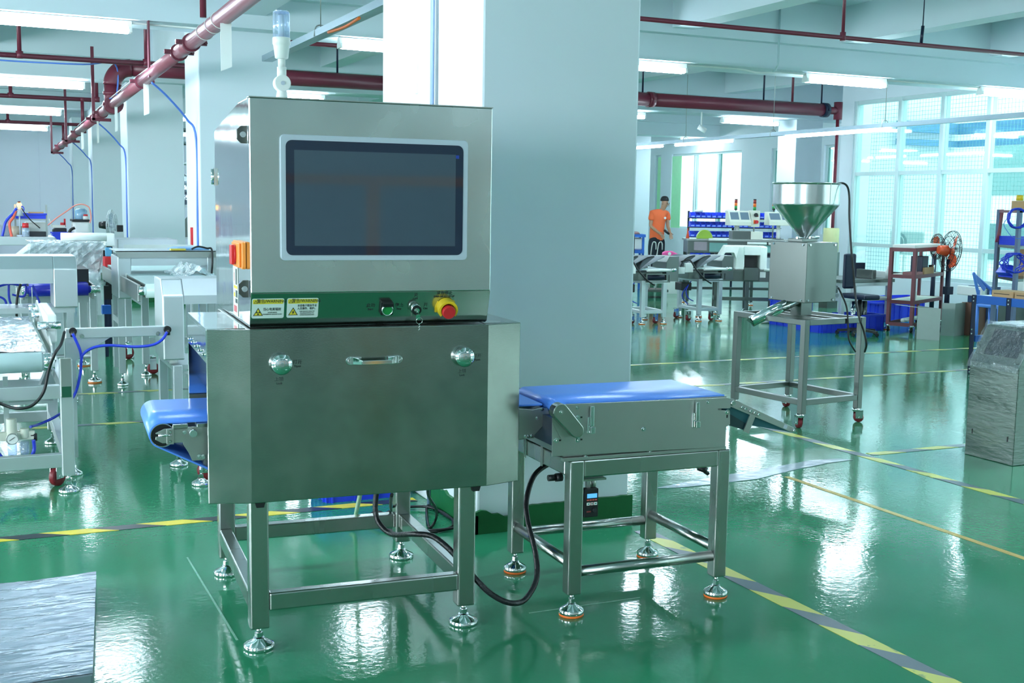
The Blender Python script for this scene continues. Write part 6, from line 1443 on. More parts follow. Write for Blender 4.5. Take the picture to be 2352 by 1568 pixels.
# orange fan
of = atd(2184, 577, 14.9)
og = thing('orange_fan', 'large black cage fan with orange blades turned aside beside the maroon rack', 'fan', (of.x, of.y, 0))
OR = mat('orange_fan_blade', (234, 96, 54), .35)
fan(og, of, .262, 1.27, OR, BLACK, tilt=.12, mt=OR)
part('fan_pole', MB().cyl((of.x-.02, of.y, .04), (of.x-.02, of.y, of.z-.1), .032, n=12).box(of.x-.06, of.x+.04, of.y-.04, of.y+.04, of.z-.55, of.z-.45), NAVY, og, world=True)
part('fan_base', MB().lathe([(.26, 0), (.26, .02), (.05, .05)], (of.x-.02, of.y, 0), 24), NAVY, og, world=True)
o2 = atd(2154, 566, 15.6)
og2 = thing('orange_fan', 'second smaller cage fan half hidden behind the maroon rack top', 'fan', (o2.x, o2.y, 0))
fan(og2, o2, .17, .3, OR, BLACK, mt=BLACK)
part('fan_pole', MB().cyl((o2.x, o2.y+.05, .04), (o2.x, o2.y+.05, o2.z-.1), .03, n=12), NAVY, og2, world=True)
part('fan_base', MB().lathe([(.22, 0), (.22, .02), (.05, .05)], (o2.x, o2.y+.05, 0), 24), NAVY, og2, world=True)
# blue crates on the floor
k0_, k1_ = fl(1962, 760), fl(2027, 757)
crate('bright blue crate on the floor holding steel tubes behind the hopper frame', k0_.x, k1_.x, k0_.y, k0_.y+.4, 0, .20, BLUE, 5)
for k, (dx, lab) in enumerate(((.08, 'left steel cylinder leaning in the blue crate'), (.2, 'middle steel cylinder standing in the blue crate'), (.28, 'right steel cylinder standing in the blue crate'))):
    tb(lab, 'cylinder', 'steel_cylinder', MB().cyl((k0_.x+dx, k0_.y+.15, .01), (k0_.x+dx+(.03 if k == 0 else 0), k0_.y+.15, .36), .032, n=14).cyl((k0_.x+dx+(.03 if k == 0 else 0), k0_.y+.15, .36), (k0_.x+dx+(.05 if k == 0 else 0), k0_.y+.15, .40), .02, n=10), CHROME if k == 0 else BGSTEEL)
k2, k3 = fl(1866, 762), fl(1955, 762)
crate('long blue crate on the floor seen through the hopper frame', k2.x, k3.x, k2.y-.15, k2.y+.4, 0, .20, BLUE, 7)
crate('blue crate behind the long crate seen through the hopper frame', k2.x+.1, k3.x-.05, k2.y+.55, k2.y+1.0, 0, .34, BLUE, 7)
k4 = fl(2012, 738); crate('blue crate on the floor behind the left side of the maroon rack', k4.x, k4.x+.45, k4.y, k4.y+.35, 0, .26, BLUE, 5)
k5 = fl(2090, 735); crate('stacked blue crate on the floor behind the maroon rack, right of the others', k5.x-.1, k5.x+.5, k5.y+.25, k5.y+.6, 0, .3, BLUE, 5)
# bench right of the hopper
j0, j1 = fl(1952, 752), fl(2036, 757)
jb = thing('steel_bench', 'steel bench with boxes between the hopper and the maroon rack', 'workbench', (j0.x+.3, j0.y+.3, 0))
zj = aty(2000, 641, j1.y).z
rt = rootm(jb).to_translation()
frame_legs(jb, j1.x-.75-rt.x, j1.x-rt.x+.05, j1.y-rt.y, j1.y-rt.y+.7, zj-.04, .055, .09, (.42, zj-.04), 'ring')
part('bench_top', MB().box(j1.x-.8, j1.x+.08, j1.y-.02, j1.y+.74, zj-.04, zj), BGSTEEL, jb, world=True, bev=.004)
for px0, px1, py0, lab in ((1966, 1999, 620, 'grey steel box on the left of the bench by the hopper'), (2000, 2021, 624, 'smaller pale roller box in the middle of the bench'), (2034, 2056, 626, 'grey steel box at the right end of the bench')):
    q = boxat(px0, px1, py0, 641, j1.y+.05, .3, zj); tb(lab, 'box', 'steel_box', MB().box(*q), BGSTEEL if px0 != 2000 else WHITE, bev=.004)
q = boxat(2026, 2036, 612, 641, j1.y+.02, .1, zj); tb('white bottle standing on the bench right of the hopper', 'bottle', 'white_bottle', MB().lathe([(.03, 0), (.032, (q[5]-zj)*.6), (.012, (q[5]-zj)*.8), (.013, q[5]-zj)], ((q[0]+q[1])/2, j1.y+.06, zj), 14), WHITE)
q = boxat(1950, 1988, 603, 621, j1.y+.45, .06, zj)
tb('black monitor standing on the bench behind the grey box', 'monitor', 'flat_monitor', MB().box(q[0], q[1], q[2], q[3], zj+.08, q[5]).box((q[0]+q[1])/2-.03, (q[0]+q[1])/2+.03, q[2], q[3], zj, zj+.08), NAVY, bev=.004)
q = boxat(1948, 1967, 625, 700, j1.y-.5, .35, 0)
oc = thing('office_chair', 'dark chair partly hidden by the hopper box', 'chair', ((q[0]+q[1])/2, q[2]+.2, 0))
part('backrest', MB().box(q[0]-.12, q[1], q[2]+.3, q[2]+.35, .55, .98), NAVY, oc, world=True, bev=.03); part('seat', MB().box(q[0]-.14, q[1]+.04, q[2]-.1, q[2]+.33, .44, .5), NAVY, oc, world=True, bev=.02)
part('chair_column', MB().cyl(((q[0]+q[1])/2-.05, q[2]+.12, .06), ((q[0]+q[1])/2-.05, q[2]+.12, .44), .025, n=10), BLACK, oc, world=True)
for k in range(5):
    a = 2*math.pi*k/5; part('base_arm', MB().bar(((q[0]+q[1])/2-.05, q[2]+.12, .07), ((q[0]+q[1])/2-.05+.25*math.cos(a), q[2]+.12+.25*math.sin(a), .05), .03, .03).cyl(((q[0]+q[1])/2-.05+.25*math.cos(a)-.01, q[2]+.12+.25*math.sin(a), .025), ((q[0]+q[1])/2-.05+.25*math.cos(a)+.01, q[2]+.12+.25*math.sin(a), .025), .025, n=8), BLACK, oc, world=True)
p = aty(1910, 560, 13.6)
dx_ = aty(1908, 560, 14.3).x
dr_ = thing('yellow_drum', 'yellow round drum on a grey stand behind the hopper near the corner pipe', 'drum', (dx_, 14.3, 0))
part('drum_body', MB().lathe([(.11, .86), (.12, .87), (.12, 1.22), (.11, 1.23)], (0, 0, 0), 20), mat('pale_yellow_drum', (196, 200, 146), .5), dr_)
part('drum_stand', MB().box(-.1, .1, -.1, .1, 0, .86), BGSTEEL, dr_)
# ------------------------------------------------------------------ two small wheeled conveyors in the middle distance
GHOOD = mat('grey_curved_hood', (112, 124, 130), .55, .1)
def small_unit(px, py, lab):
    p = fl(px, py); t_ = thing('small_hooded_conveyor', lab, 'conveyor', (p.x, p.y, 0), -.10)
    frame_legs(t_, 0, .36, 0, .62, .64, .055, .10, (.20, .64), 'ring')
    for x, y in ((-.10, .1), (.24, .1), (-.08, .5)): caster(t_, x, y, .16, .045, .4)
    part('body', MB().box(-.14, .30, .03, .58, .64, .76), BGSTEEL, t_, bev=.004)
    part('white_box', MB().box(-.22, -.10, -.02, .12, .74, .88), WHITE, t_, bev=.006); part('white_box', MB().box(-.36, -.22, -.02, .12, .72, .82), WHITE, t_, bev=.006)
    part('belt_roller', MB().cyl((.02, -.10, .795), (.36, -.10, .795), .022, n=14), WHITE, t_)
    part('belt', MB().box(.0, .36, -.10, .6, .80, .812), WBELT, t_)
    part('roller_end', MB().cyl((.36, -.10, .80), (.42, -.10, .80), .028, n=12), CHROME, t_)
    part('open_frame', MB().box(.0, .34, -.12, -.10, .62, .635).box(.0, .34, -.12, -.10, .73, .745).box(.0, .015, -.12, -.10, .635, .73).box(.325, .34, -.12, -.10, .635, .73), BGSTEEL, t_)
    part('dark_motor', MB().cyl((.06, .0, .69), (.3, .0, .69), .045, n=14), NAVY, t_)
    for k, x in enumerate((-.06, .17)):
        o_ = [(x+.21*math.cos(math.radians(a)), .80+.19*math.sin(math.radians(a))) for a in range(90, 181, 9)]; i_ = [(q_[0]+.008, q_[1]-.008) for q_ in o_[::-1]]
        part('curved_hood', MB().prism(o_+[(x+.15, .99), (x+.15, .982)]+i_, 'y', .02+.0*k, .5, sm=True), GHOOD, t_)
        part('hood_edge', MB().tube([(q_[0], .016, q_[1]) for q_ in o_], .007, n=5, smooth=1), BLACK, t_)
        part('hood_side', MB().prism([(x+.21*math.cos(math.radians(a)), .80+.19*math.sin(math.radians(a))) for a in range(90, 181, 9)]+[(x, .80)], 'y', .20, .205), BGSTEEL, t_)
    part('side_cover', MB().prism([(.38, .62), (.38, .90), (.42, .985), (.56, .985), (.56, .62)], 'y', .08, .5), BGSTEEL, t_, bev=.004)
    t_.scale = (1, 1, .885)
    part('lower_motor', MB().box(-.2, -.05, .1, .3, .46, .58), BLACK, t_, bev=.01)
    part('blue_tubes', MB().tube([(-.1, .1, .55), (-.16, .05, .45), (-.12, .05, .35), (-.02, .1, .30)], .008, n=5).tube([(-.05, .12, .6), (-.14, .1, .5), (-.2, .08, .38), (-.1, .1, .25)], .007, n=5), HOSEB, t_)
    part('black_cable', MB().tube([(-.30, -.05, .9), (-.2, -.10, .93), (-.12, -.13, .8), (.0, -.14, .66), (.12, -.12, .58)], .012, n=6), BLACK, t_)
    return t_
ua = small_unit(1472, 745, 'small wheeled conveyor with curved grey hoods right beside the wide column edge')
small_unit(1602, 738, 'second small wheeled conveyor with curved grey hoods, to the right of the first')
# ------------------------------------------------------------------ production line behind them
def console(px, py0, py1, D_, lab, side=True, w=.34):
    p = atd(px, py1, D_); t_ = thing('control_console', lab, 'console', (p.x, p.y, 0), -.35)
    z0, z1 = p.z, atd(px, py0, D_).z
    part('console_body', MB().prism([(-.02, z0), (-.02, z0+.06), (.12, z1), (.26, z1), (.26, z0)], 'x', -w/2, w/2).xf(Matrix.Rotation(0, 4, 'Z')), CREAM, t_, bev=.006)
    for k in (0, 1):
        x0 = -w/2+.025+k*(w/2-.01); m = MB()
        n2 = Vector((0, -(z1-z0-.06), .14)).normalized()*.004
        for q_ in (Vector((0, 0, 0)),): pass
        c0_ = Vector((x0, -.02, z0+.06)); up_ = Vector((0, .14, z1-z0-.06)); wv = Vector((w/2-.04, 0, 0))
        a_, b_, c_, d_ = c0_+up_*.2, c0_+wv+up_*.2, c0_+wv+up_*.85, c0_+up_*.85
        m.add([a_+n2, b_+n2, c_+n2, d_+n2, a_, b_, c_, d_], [(0, 1, 2, 3), (0, 4, 5, 1), (1, 5, 6, 2), (2, 6, 7, 3), (3, 7, 4, 0)])
        part('grey_screen', m, mat('grey_screen', (110, 130, 146), .3), t_)
    if side:
        s_ = part('switch_panel', MB().box(w/2+.01, w/2+.15, .03, .2, z0-.02, z1+.01), CREAM, t_, bev=.006)
        part('rotary_switch', MB().cyl((w/2+.08, .03, z1-.06), (w/2+.08, .0, z1-.06), .03, n=14), BLACK, s_)
        part('red_switch', MB().cyl((w/2+.09, .03, z0+.06), (w/2+.09, -.01, z0+.06), .028, n=14), RED, s_); part('orange_plate', MB().box(w/2+.05, w/2+.08, .026, .03, z0+.03, z0+.09), ORANGE, s_); part('red_display', MB().box(w/2+.07, w/2+.12, .026, .03, z0+.14, z0+.16), RED, s_)
    part('console_post', MB().cyl((0, .15, 1.034), (0, .15, z0), .03, n=12), WHITE, t_)
    part('post_foot', MB().box(-.07, .07, .08, .22, 1.032, 1.045), BGSTEEL, t_)
    return t_
def signal_tower(px, py0, py1, D_, lab, base):
    p = atd(px, py1, D_); zt = atd(px, py0, D_).z; z0 = p.z; h = zt-z0; t_ = thing('signal_tower', lab, 'signal light', (p.x, p.y, base))
    part('pole', MB().cyl((0, 0, 0), (0, 0, z0-base), .012, n=8), STEELD, t_)
    for nm, k, c in (('green_segment', 0, GREENP), ('amber_segment', 1, ORANGE), ('red_segment', 2, mat('dark_red_segment', (150, 44, 40), .3))):
        part(nm, MB().cyl((0, 0, z0-base+h*(.1+.27*k)), (0, 0, z0-base+h*(.1+.27*(k+1))), .024, n=12), c, t_)
    part('black_cap', MB().cyl((0, 0, z0-base+h*.91), (0, 0, z0-base+h), .024, n=12).cyl((0, 0, z0-base), (0, 0, z0-base+h*.1), .026, n=12), BLACK, t_)
    return t_
DL = 18.2
console(1700, 484, 518, DL, 'twin-screen cream console with switch panel in front of the blue bins', True)
console(1795, 487, 518, DL, 'twin-screen cream console half hidden by the steel hopper', False, .4)
signal_tower(1690, 457, 482, DL+.25, 'leftmost of the three red, amber and green signal towers', 1.032)
signal_tower(1733, 457, 486, DL+.1, 'middle of the three signal towers, on the switch panel', 1.032)
signal_tower(1777, 457, 482, DL+.25, 'rightmost of the three signal towers, next to the funnel', 1.032)
# the line itself: long steel frame with pale belts
la, lb = atd(1578, 600, DL), atd(1790, 600, DL)
dvec = (lb-la); LNG = math.hypot(dvec.x, dvec.y); rzl = math.atan2(dvec.y, dvec.x)
ln = thing('production_line', 'long steel conveyor line with pale belts behind the hooded conveyors', 'conveyor', (la.x, la.y, 0), rzl)
zl_ = CAMH-(552-483)*DL/FPX
part('line_body', MB().box(0, LNG+.3, .0, .45, zl_-.22, zl_-.03), BGSTEEL, ln, bev=.004)
part('line_top', MB().box(-.02, LNG+.3, -.02, .47, zl_-.03, zl_), STEELD, ln)
for x0, x1, dz in ((.32, .60, -.01), (.92, 1.22, -.06), (1.25, 1.6, -.06)):
    part('belt_roller', MB().cyl((x0, -.05, zl_+dz), (x1, -.05, zl_+dz), .022, n=12), WHITE, ln)
part('teal_panel', MB().box(.34, .62, -.012, 0, zl_-.2, zl_-.06), mat('teal_panel', (110, 160, 156), .4), ln)
part('teal_panel', MB().box(1.0, LNG+.2, -.012, 0, zl_-.2, zl_-.09), mat('teal_panel_two', (130, 186, 182), .4), ln)
part('brown_panel', MB().box(.1, .3, -.012, 0, zl_-.18, zl_-.05), mat('mauve_panel', (150, 140, 150), .5), ln)
part('grey_case', MB().box(.70, .98, .05, .35, zl_, zl_+.13), BGSTEEL, ln, bev=.004); part('cream_case', MB().box(.99, 1.18, .05, .35, zl_, zl_+.12), CREAM, ln, bev=.004)
part('lower_rail', MB().box(0, LNG+.3, 0, .04, .24, .28), BGSTEEL, ln)
for x in (.0, .5, 1.0, LNG, LNG+.26):
    for y in (0, .41): part('leg', MB().box(x, x+.045, y, y+.045, .05, zl_-.22), BGSTEEL, ln); foot(ln, x+.022, y+.022, .06, .04, True, n=12)
p = atd(1629, 553, DL-.4)
gb = thing('green_wheel', 'yellow-green round dome on the line in front of the blue bins', 'wheel', (p.x, p.y, zl_))
part('dome', MB().prism([(.125*math.cos(math.radians(a)), .14*math.sin(math.radians(a))) for a in range(0, 181, 12)], 'y', .42, .52).xf(Matrix.Rotation(rzl, 4, 'Z')), mat('yellow_green_plastic', (146, 180, 60), .4), gb, bev=.01)
p = atd(1604, 550, DL-.3); tb('small orange-red cone standing left of the green dome', 'cone', 'orange_cone', MB().lathe([(.03, 0), (.012, .09), (.004, .16)], (p.x+.1, p.y+.45, zl_), 12), mat('orange_red', (230, 84, 50), .4))
# white arch on a low frame
aw0, aw1 = atd(1656, 600, 16.6), atd(1760, 600, 16.6)
dv2 = aw1-aw0; WA = math.hypot(dv2.x, dv2.y); rza = math.atan2(dv2.y, dv2.x)-.1
wa = thing('white_arch_detector', 'white arched detector head with dark opening in the middle distance', 'metal detector', (aw0.x, aw0.y, 0), rza)
zA0, zA1 = CAMH-(622-483)*16.6/FPX, CAMH-(567-483)*16.6/FPX
WHT = mat('bright_white_paint', (236, 246, 240), .3)
part('arch_post', MB().box(.20, .33, 0, .4, zA0, zA1), WHT, wa, bev=.02); part('arch_post', MB().box(WA-.10, WA, 0, .4, zA0, zA1), WHT, wa, bev=.02)
part('arch_lintel', MB().box(.31, WA-.09, 0, .4, zA1-.13, zA1), WHT, wa, bev=.01)
part('sloped_hood', MB().prism([(-.03, zA1-.14), (.05, zA1), (.23, zA1), (.19, zA1-.17), (.16, zA1-.09), (.04, zA1-.09), (.0, zA1-.15)], 'y', -.25, .35), WHT, wa, bev=.005)
part('grey_liner', MB().box(.33, WA-.1, .1, .39, zA0+.02, zA0+.03).box(.33, WA-.10, .38, .39, zA0+.03, zA1-.13), mat('grey_liner', (130, 128, 132), .5), wa)
part('table_body', MB().box(-.1, WA+.15, -.02, .42, zA0-.16, zA0), BGSTEEL, wa, bev=.004)
part('white_plate', MB().box(.55, .63, -.03, -.02, zA0-.10, zA0-.02), WHITE, wa)
part('belt_roller', MB().cyl((.6, -.04, zA0+.01), (WA+.12, -.04, zA0+.01), .02, n=12), WHITE, wa)
part('knob', MB().cyl((.0, -.02, zA0-.2), (.0, -.07, zA0-.2), .03, n=12), WHITE, wa)
part('side_box', MB().box(.32, .52, -.14, -.02, zA0-.14, zA0+.04), BGSTEEL, wa, bev=.004)
rt = None
for x in (-.08, .36, WA+.08):
    for y in (.0, .36): part('leg', MB().box(x, x+.05, y, y+.05, .06, zA0-.16), BGSTEEL, wa); foot(wa, x+.025, y+.025, .07, .04, True, n=12)
part('lower_rail', MB().box(-.08, WA+.12, .0, .04, .20, .25).box(-.08, -.04, .05, .36, .20, .25), BGSTEEL, wa)
q = fl(1760, 742); tb('white roll lying on the floor behind the tilted outlet pipe', 'roll', 'white_roll', MB().cyl((q.x-.1, q.y, .03), (q.x+.12, q.y, .03), .03, n=12), WHITE)
cab([fl(x, y, .012) for x, y in ((1762, 738), (1778, 733), (1800, 737), (1830, 735), (1850, 738))], .01, RUB, 'dark cable lying on the floor beside the white roll', 'cable', 'power_cable', n=6)
# blue bin rack
DB = 21.5
r0_, r1_ = atd(1580, 560, DB), atd(1786, 560, DB)
dv3 = r1_-r0_; LB = math.hypot(dv3.x, dv3.y); rzb = math.atan2(dv3.y, dv3.x)
br = thing('bin_rack', 'rack of blue picking bins in rows below the far windows', 'rack', (r0_.x, r0_.y, 0), rzb)
zrow = [CAMH-(py-482)*DB/FPX for py in (503, 524, 546, 568, 590)]
for x in (0, LB*.5, LB): part('rack_post', MB().box(x, x+.035, .12, .16, 0, zrow[0]+.12), NAVY, br)
for z in zrow: part('rack_rail', MB().box(0, LB+.03, .10, .12, z-.02, z+.05), NAVY, br); part('rack_shelf', MB().box(0, LB+.03, -.12, .10, z-.008, z), NAVY, br)
BINS = [mat('bin_blue_%d' % k, c, .3) for k, c in enumerate(((52, 88, 236), (90, 140, 240), (64, 104, 236)))]
b0 = None; nb = 17; bw_ = LB/nb
def binmesh():
    w = bw_*.46; th = .004
    m = MB()
    m.box(-w, w, -.11, .09, 0, th)
    for s in (-w, w-th): m.prism([(-.11, th), (.09, th), (.09, .10), (-.02, .10), (-.13, .05)], 'x', s, s+th)
    m.box(-w, w, .086, .09, th, .10); m.box(-w, w, -.115, -.11, 0, .045)
    return m
for r_, z in enumerate(zrow):
    for k in range(nb):
        if r_ >= 3 and k > 3: continue
        loc = frame(r0_.x, r0_.y, rzb)@Vector((bw_*(k+.5)+.01, 0, z))
        lab = 'blue picking bin, number %s from the left in the %s row of the bin rack' % (('one two three four five six seven eight nine ten eleven twelve thirteen fourteen fifteen sixteen seventeen').split()[k], ('top', 'second', 'third', 'fourth', 'lowest')[r_])
        if b0 is None:
            b0 = thing('picking_bin', lab, 'bin', loc, rzb, 'blue picking bins on the far rack')
            part('bin_body', binmesh(), BINS[0], b0)
            part('bin_label', MB().box(-bw_*.3, bw_*.3, -.118, -.115, .014, .03), mat('pale_blue_label', (170, 196, 250), .4), b0)
        else: dup(b0, loc, rzb, lab)
p = atd(1676, 490, DB); tb('white bag lying on the top row of blue bins', 'bag', 'white_bag', MB().lathe([(.06, -.02), (.1, .0), (.07, .035), (.02, .05)], (p.x, p.y, zrow[0]+.115), 10), WHITE)
p = atd(1605, 487, DB); tb('white bag on the left end of the bin rack top', 'bag', 'white_bag', MB().lathe([(.05, -.02), (.09, .0), (.06, .03), (.02, .04)], (p.x, p.y, zrow[0]+.115), 10), WHITE)
# ------------------------------------------------------------------ around the worker
DT = 21.0
t0, t1 = atd(1450, 548, DT), atd(1482, 548, DT)
wt = thing('blue_edged_table', 'white work table with blue edges and black post left of the worker', 'table', (t0.x, t0.y, 0), -.43)
zt0 = CAMH-(546-482)*DT/FPX
part('table_top', MB().box(-.7, .26, 0, .6, zt0-.03, zt0+.02), BLUEP, wt); part('table_shelf', MB().box(-.7, .24, 0, .6, zt0-.32, zt0-.26), BLUEP, wt)
part('white_bin', MB().box(-.10, .22, .05, .5, zt0-.26, zt0-.05), WHITE, wt, bev=.03)
for x in (-.65, .20):
    for y in (.02, .54): part('leg', MB().box(x, x+.04, y, y+.04, 0, zt0-.03), BLUEP, wt)
part('black_post', MB().box(.03, .06, -.04, 0, .2, zt0), BLACK, wt)
p = atd(1466, 543, DT); tb('small brown parts pile on the blue-edged table', 'parts', 'parts_pile', MB().lathe([(.09, 0), (.06, .04), (.02, .05)], (p.x, p.y+.1, zt0+.02), 9), mat('brown_parts', (120, 90, 90), .5))
p = atd(1543, 592, 20.5)
pk = thing('pink_bag', 'bright pink rounded bag with white spots beside the worker', 'bag', (p.x, p.y, 0))
part('pink_body', MB().prism([(-.17, .60), (-.17, .72), (-.10, .75), (.0, .745), (.10, .70), (.17, .65), (.15, .60)], 'y', -.06, .06).xf(Matrix.Rotation(-.43, 4, 'Z')), mat('bright_pink', (236, 90, 160), .4), pk, bev=.02)
part('pink_stand', MB().box(-.1, .1, -.08, .08, 0, .61).xf(Matrix.Rotation(-.43, 4, 'Z')), WHITE, pk)
part('white_spot', MB().cyl((-.05, -.065, .70), (-.05, -.06, .70), .03, n=10).cyl((.09, -.065, .64), (.09, -.06, .64), .04, n=10).xf(Matrix.Rotation(-.43, 4, 'Z')), WHITE, pk)
tr = thing('trolley_handle', 'pair of bent chrome handles of a trolley in front of the worker', 'trolley', tuple(atd(1505, 700, 19.5).xy)+(0,), -.43)
for dx in (-.06, .045):
    part('bent_handle', MB().tube([(dx-.05, 0, .12), (dx-.045, 0, .6), (dx-.02, 0, .88), (dx+.015, 0, .93), (dx+.04, 0, .90), (dx+.045, 0, .8)], .0105, n=8), STEELD, tr)
part('trolley_deck', MB().box(-.2, .2, -.1, .35, .10, .14), BGSTEEL, tr)
for x in (-.15, .15):
    for y in (-.05, .3): part('wheel', MB().cyl((x-.012, y, .05), (x+.012, y, .05), .05, n=12), BLACK, tr)
# ------------------------------------------------------------------ outside the glazing
struct('ground_outside', MB().box(XG+.2, 60, -25, 15.5, -.35, -.3), mat('pale_pavement', (190, 206, 204), .8))
struct('ground_outside', MB().box(XR+.25, 60, 15.5, 70, -.35, -.3), mat('pale_pavement_two', (190, 206, 204), .8))
nbg = thing('neighbour_building', 'pale neighbouring building with a blue canopy band seen through the glazing', 'building', (26, 20, -.3), kind=None)
FAC = mat('pale_teal_facade', (224, 240, 238), .8)
part('facade', MB().box(26, 26.4, -6, 27.5, -.3, 10), FAC, nbg, world=True)
part('low_band', MB().box(25.9, 26, -6, 27.5, .2, 1.2), mat('teal_grey_band', (90, 130, 134), .7), nbg, world=True)
for y in (12, 18, 23): part('facade_window', MB().box(25.95, 26, y, y+3, 2.0, 3.6), mat('dull_window_outside', (110, 150, 152), .3), nbg, world=True)
oc2 = thing('outdoor_canopy', 'pair of muted blue canopy beams outside, high behind the tall windows', 'canopy', (15.5, 15.2, -.3))
CB = mat('muted_blue_beam', (92, 146, 184), .6)
for z0, z1 in ((2.62, 2.72), (2.84, 3.02)): part('canopy_beam', MB().box(15.5, 15.65, 7, 15.4, z0, z1).box(14.2, 15.5, 15.3, 15.4, z0, z1), CB, oc2, world=True)
for y in (7.1, 11.0): part('canopy_post', MB().box(15.55, 15.65, y, y+.08, -.3, 2.62), CB, oc2, world=True)
pq = atx(2036, 500, 15.2)
tag(part('outdoor_post', MB().box(15.1, 15.3, pq.y-.12, pq.y+.12, -.3, 5.5), mat('mossy_grey_post', (84, 108, 100), .8)), 'mossy grey post standing outside behind the first tall window bay', 'post')
p = atx(2078, 558, 14.0)
ac = thing('air_conditioner_unit', 'white outdoor air conditioner unit seen through the glazing', 'air conditioner', (14.1, p.y, -.3))
part('unit_body', MB().box(14.0, 14.35, p.y-.42, p.y+.36, p.z-.2, p.z+.2), WHITE, ac, world=True, bev=.02)
part('fan_grille', MB().cyl((14.0, p.y+.12, p.z), (13.985, p.y+.12, p.z), .17, n=24), mat('grey_grille', (150, 170, 172), .6), ac, world=True)
part('grille_ring', MB().tube([(13.98, p.y+.12+.12*math.cos(k*math.pi/8), p.z+.12*math.sin(k*math.pi/8)) for k in range(16)], .01, n=5, closed=True, smooth=1), WHITE, ac, world=True)
part('unit_stand', MB().box(14.0, 14.05, p.y-.4, p.y-.35, -.3, p.z-.2).box(14.0, 14.05, p.y+.3, p.y+.35, -.3, p.z-.2).box(14.3, 14.35, p.y-.4, p.y-.35, -.3, p.z-.2).box(14.3, 14.35, p.y+.3, p.y+.35, -.3, p.z-.2), WHITE, ac, world=True)
# ------------------------------------------------------------------ the worker in the orange shirt
SKIN = mat('skin', (176, 138, 112), .5, 0, var=.04); HAIR = mat('black_hair', (26, 28, 32), .6, 0, var=.2, vs_=60)
SHIRT = mat('orange_cotton', (244, 112, 62), .75, 0, var=.05, vs_=9, bump=.15, bs=14); TROU = mat('dark_navy_cloth', (24, 34, 46), .8, 0, var=.1, bump=.15, bs=12)
def skinned(name, verts, edges, m_, parent, root=0, sub=2):
    me = bpy.data.meshes.new(name); me.from_pydata([v[:3] for v in verts], edges, []); me.materials.append(m_)
    o = bpy.data.objects.new(name, me); C.objects.link(o); o.parent = parent
    sk = o.modifiers.new('skin', 'SKIN'); sk.use_smooth_shade = True
    lay = me.skin_vertices[0] if me.skin_vertices else None
    if lay is None:
        bm = bmesh.new(); bm.from_mesh(me); bm.verts.layers.skin.verify(); bm.to_mesh(me); bm.free(); lay = me.skin_vertices[0]
    for i, v in enumerate(verts):
        r = v[3]; lay.data[i].radius = (r, v[4] if len(v) > 4 else r); lay.data[i].use_root = (i == root)
    ss = o.modifiers.new('subsurf', 'SUBSURF'); ss.levels = sub; ss.render_levels = sub
    return o
DP = 24.0
pp = atd(1508, 560, DP)
man = thing('person', 'man in orange shirt and dark trousers by the far windows, looking down at his hands', 'person', (pp.x, pp.y, 0), -YAW)
def lx(px): return (px-1508)*DP/FPX
def lz(py): return CAMH-(py-482)*DP/FPX
hx, hz = lx(1524), lz(471)
# image-left arm is the nearer one (his right arm); x right, y away from the camera
sl, sr = (lx(1496), -.05, lz(495)), (lx(1531), .10, lz(495))
el, er = (lx(1492), -.08, lz(524)), (lx(1533), .02, lz(523))
wl, wr = (lx(1511), -.22, lz(540)), (lx(1536), -.17, lz(540))
V = []; E_ = []
def v(x, y, z, r, r2=None): V.append((x, y, z, r) if r2 is None else (x, y, z, r, r2)); return len(V)-1
pel = v(lx(1508), 0, .90, .12, .10)
ab = v(lx(1508), 0, 1.05, .11, .09); chs = v(lx(1511), 0, 1.28, .13, .10); nb_ = v(lx(1516), -.005, 1.44, .055); nk = v(lx(1519), -.02, lz(486), .05)
hd1 = v(lx(1522), -.035, lz(479), .066); hd2 = v(hx, -.035, lz(470), .084, .076); hd3 = v(hx-.002, -.03, lz(463), .078, .072)
E_ += [(pel, ab), (ab, chs), (chs, nb_), (nb_, nk), (nk, hd1), (hd1, hd2), (hd2, hd3)]
for s_, e_, w_, sg in ((sl, el, wl, -1), (sr, er, wr, 1)):
    a = v(*s_, .062); b = v(*((Vector(s_)+Vector(e_))/2), .047); c_ = v(*e_, .038); d = v(*((Vector(e_)+Vector(w_))/2), .034); w2_ = v(*w_, .025)
    dirv = (Vector(w_)-Vector(e_)).normalized(); pmv = Vector(w_)+dirv*.05; pm_ = v(*pmv, .030, .016)
    E_ += [(chs, a), (a, b), (b, c_), (c_, d), (d, w2_), (w2_, pm_)]
    side = dirv.cross(Vector((0, 1, 0))).normalized()
    for k in range(4):
        off = side*(-.027+.018*k); L_f = (.062, .072, .068, .052)[k]
        p1 = pmv+dirv*.03+off; p2 = p1+dirv*L_f*.5+Vector((0, -.005, -.008)); p3 = p2+dirv*L_f*.35+Vector((0, -.002, -.022))
        i1 = v(*p1, .0095); i2 = v(*p2, .0085); i3 = v(*p3, .0075); E_ += [(pm_, i1), (i1, i2), (i2, i3)]
    t1_ = Vector(w_)+dirv*.02+side*.035+Vector((0, -.01, 0)); t2_ = t1_+dirv*.03+side*.01+Vector((0, -.012, 0)); i1 = v(*t1_, .011); i2 = v(*t2_, .009); E_ += [(w2_, i1), (i1, i2)]
for x0, y0_ in ((lx(1499), -.02), (lx(1517), .05)):
    a = v(x0, y0_, .82, .085); b = v(x0-.005, y0_-.02, .48, .058); c_ = v(x0-.005, y0_+.01, .28, .05); d = v(x0-.005, y0_+.02, .08, .035); e_ = v(x0+.04, y0_-.08, .03, .03)
    E_ += [(pel, a), (a, b), (b, c_), (c_, d), (d, e_)]
body = skinned('body', V, E_, SKIN, man)
V = []; E_ = []
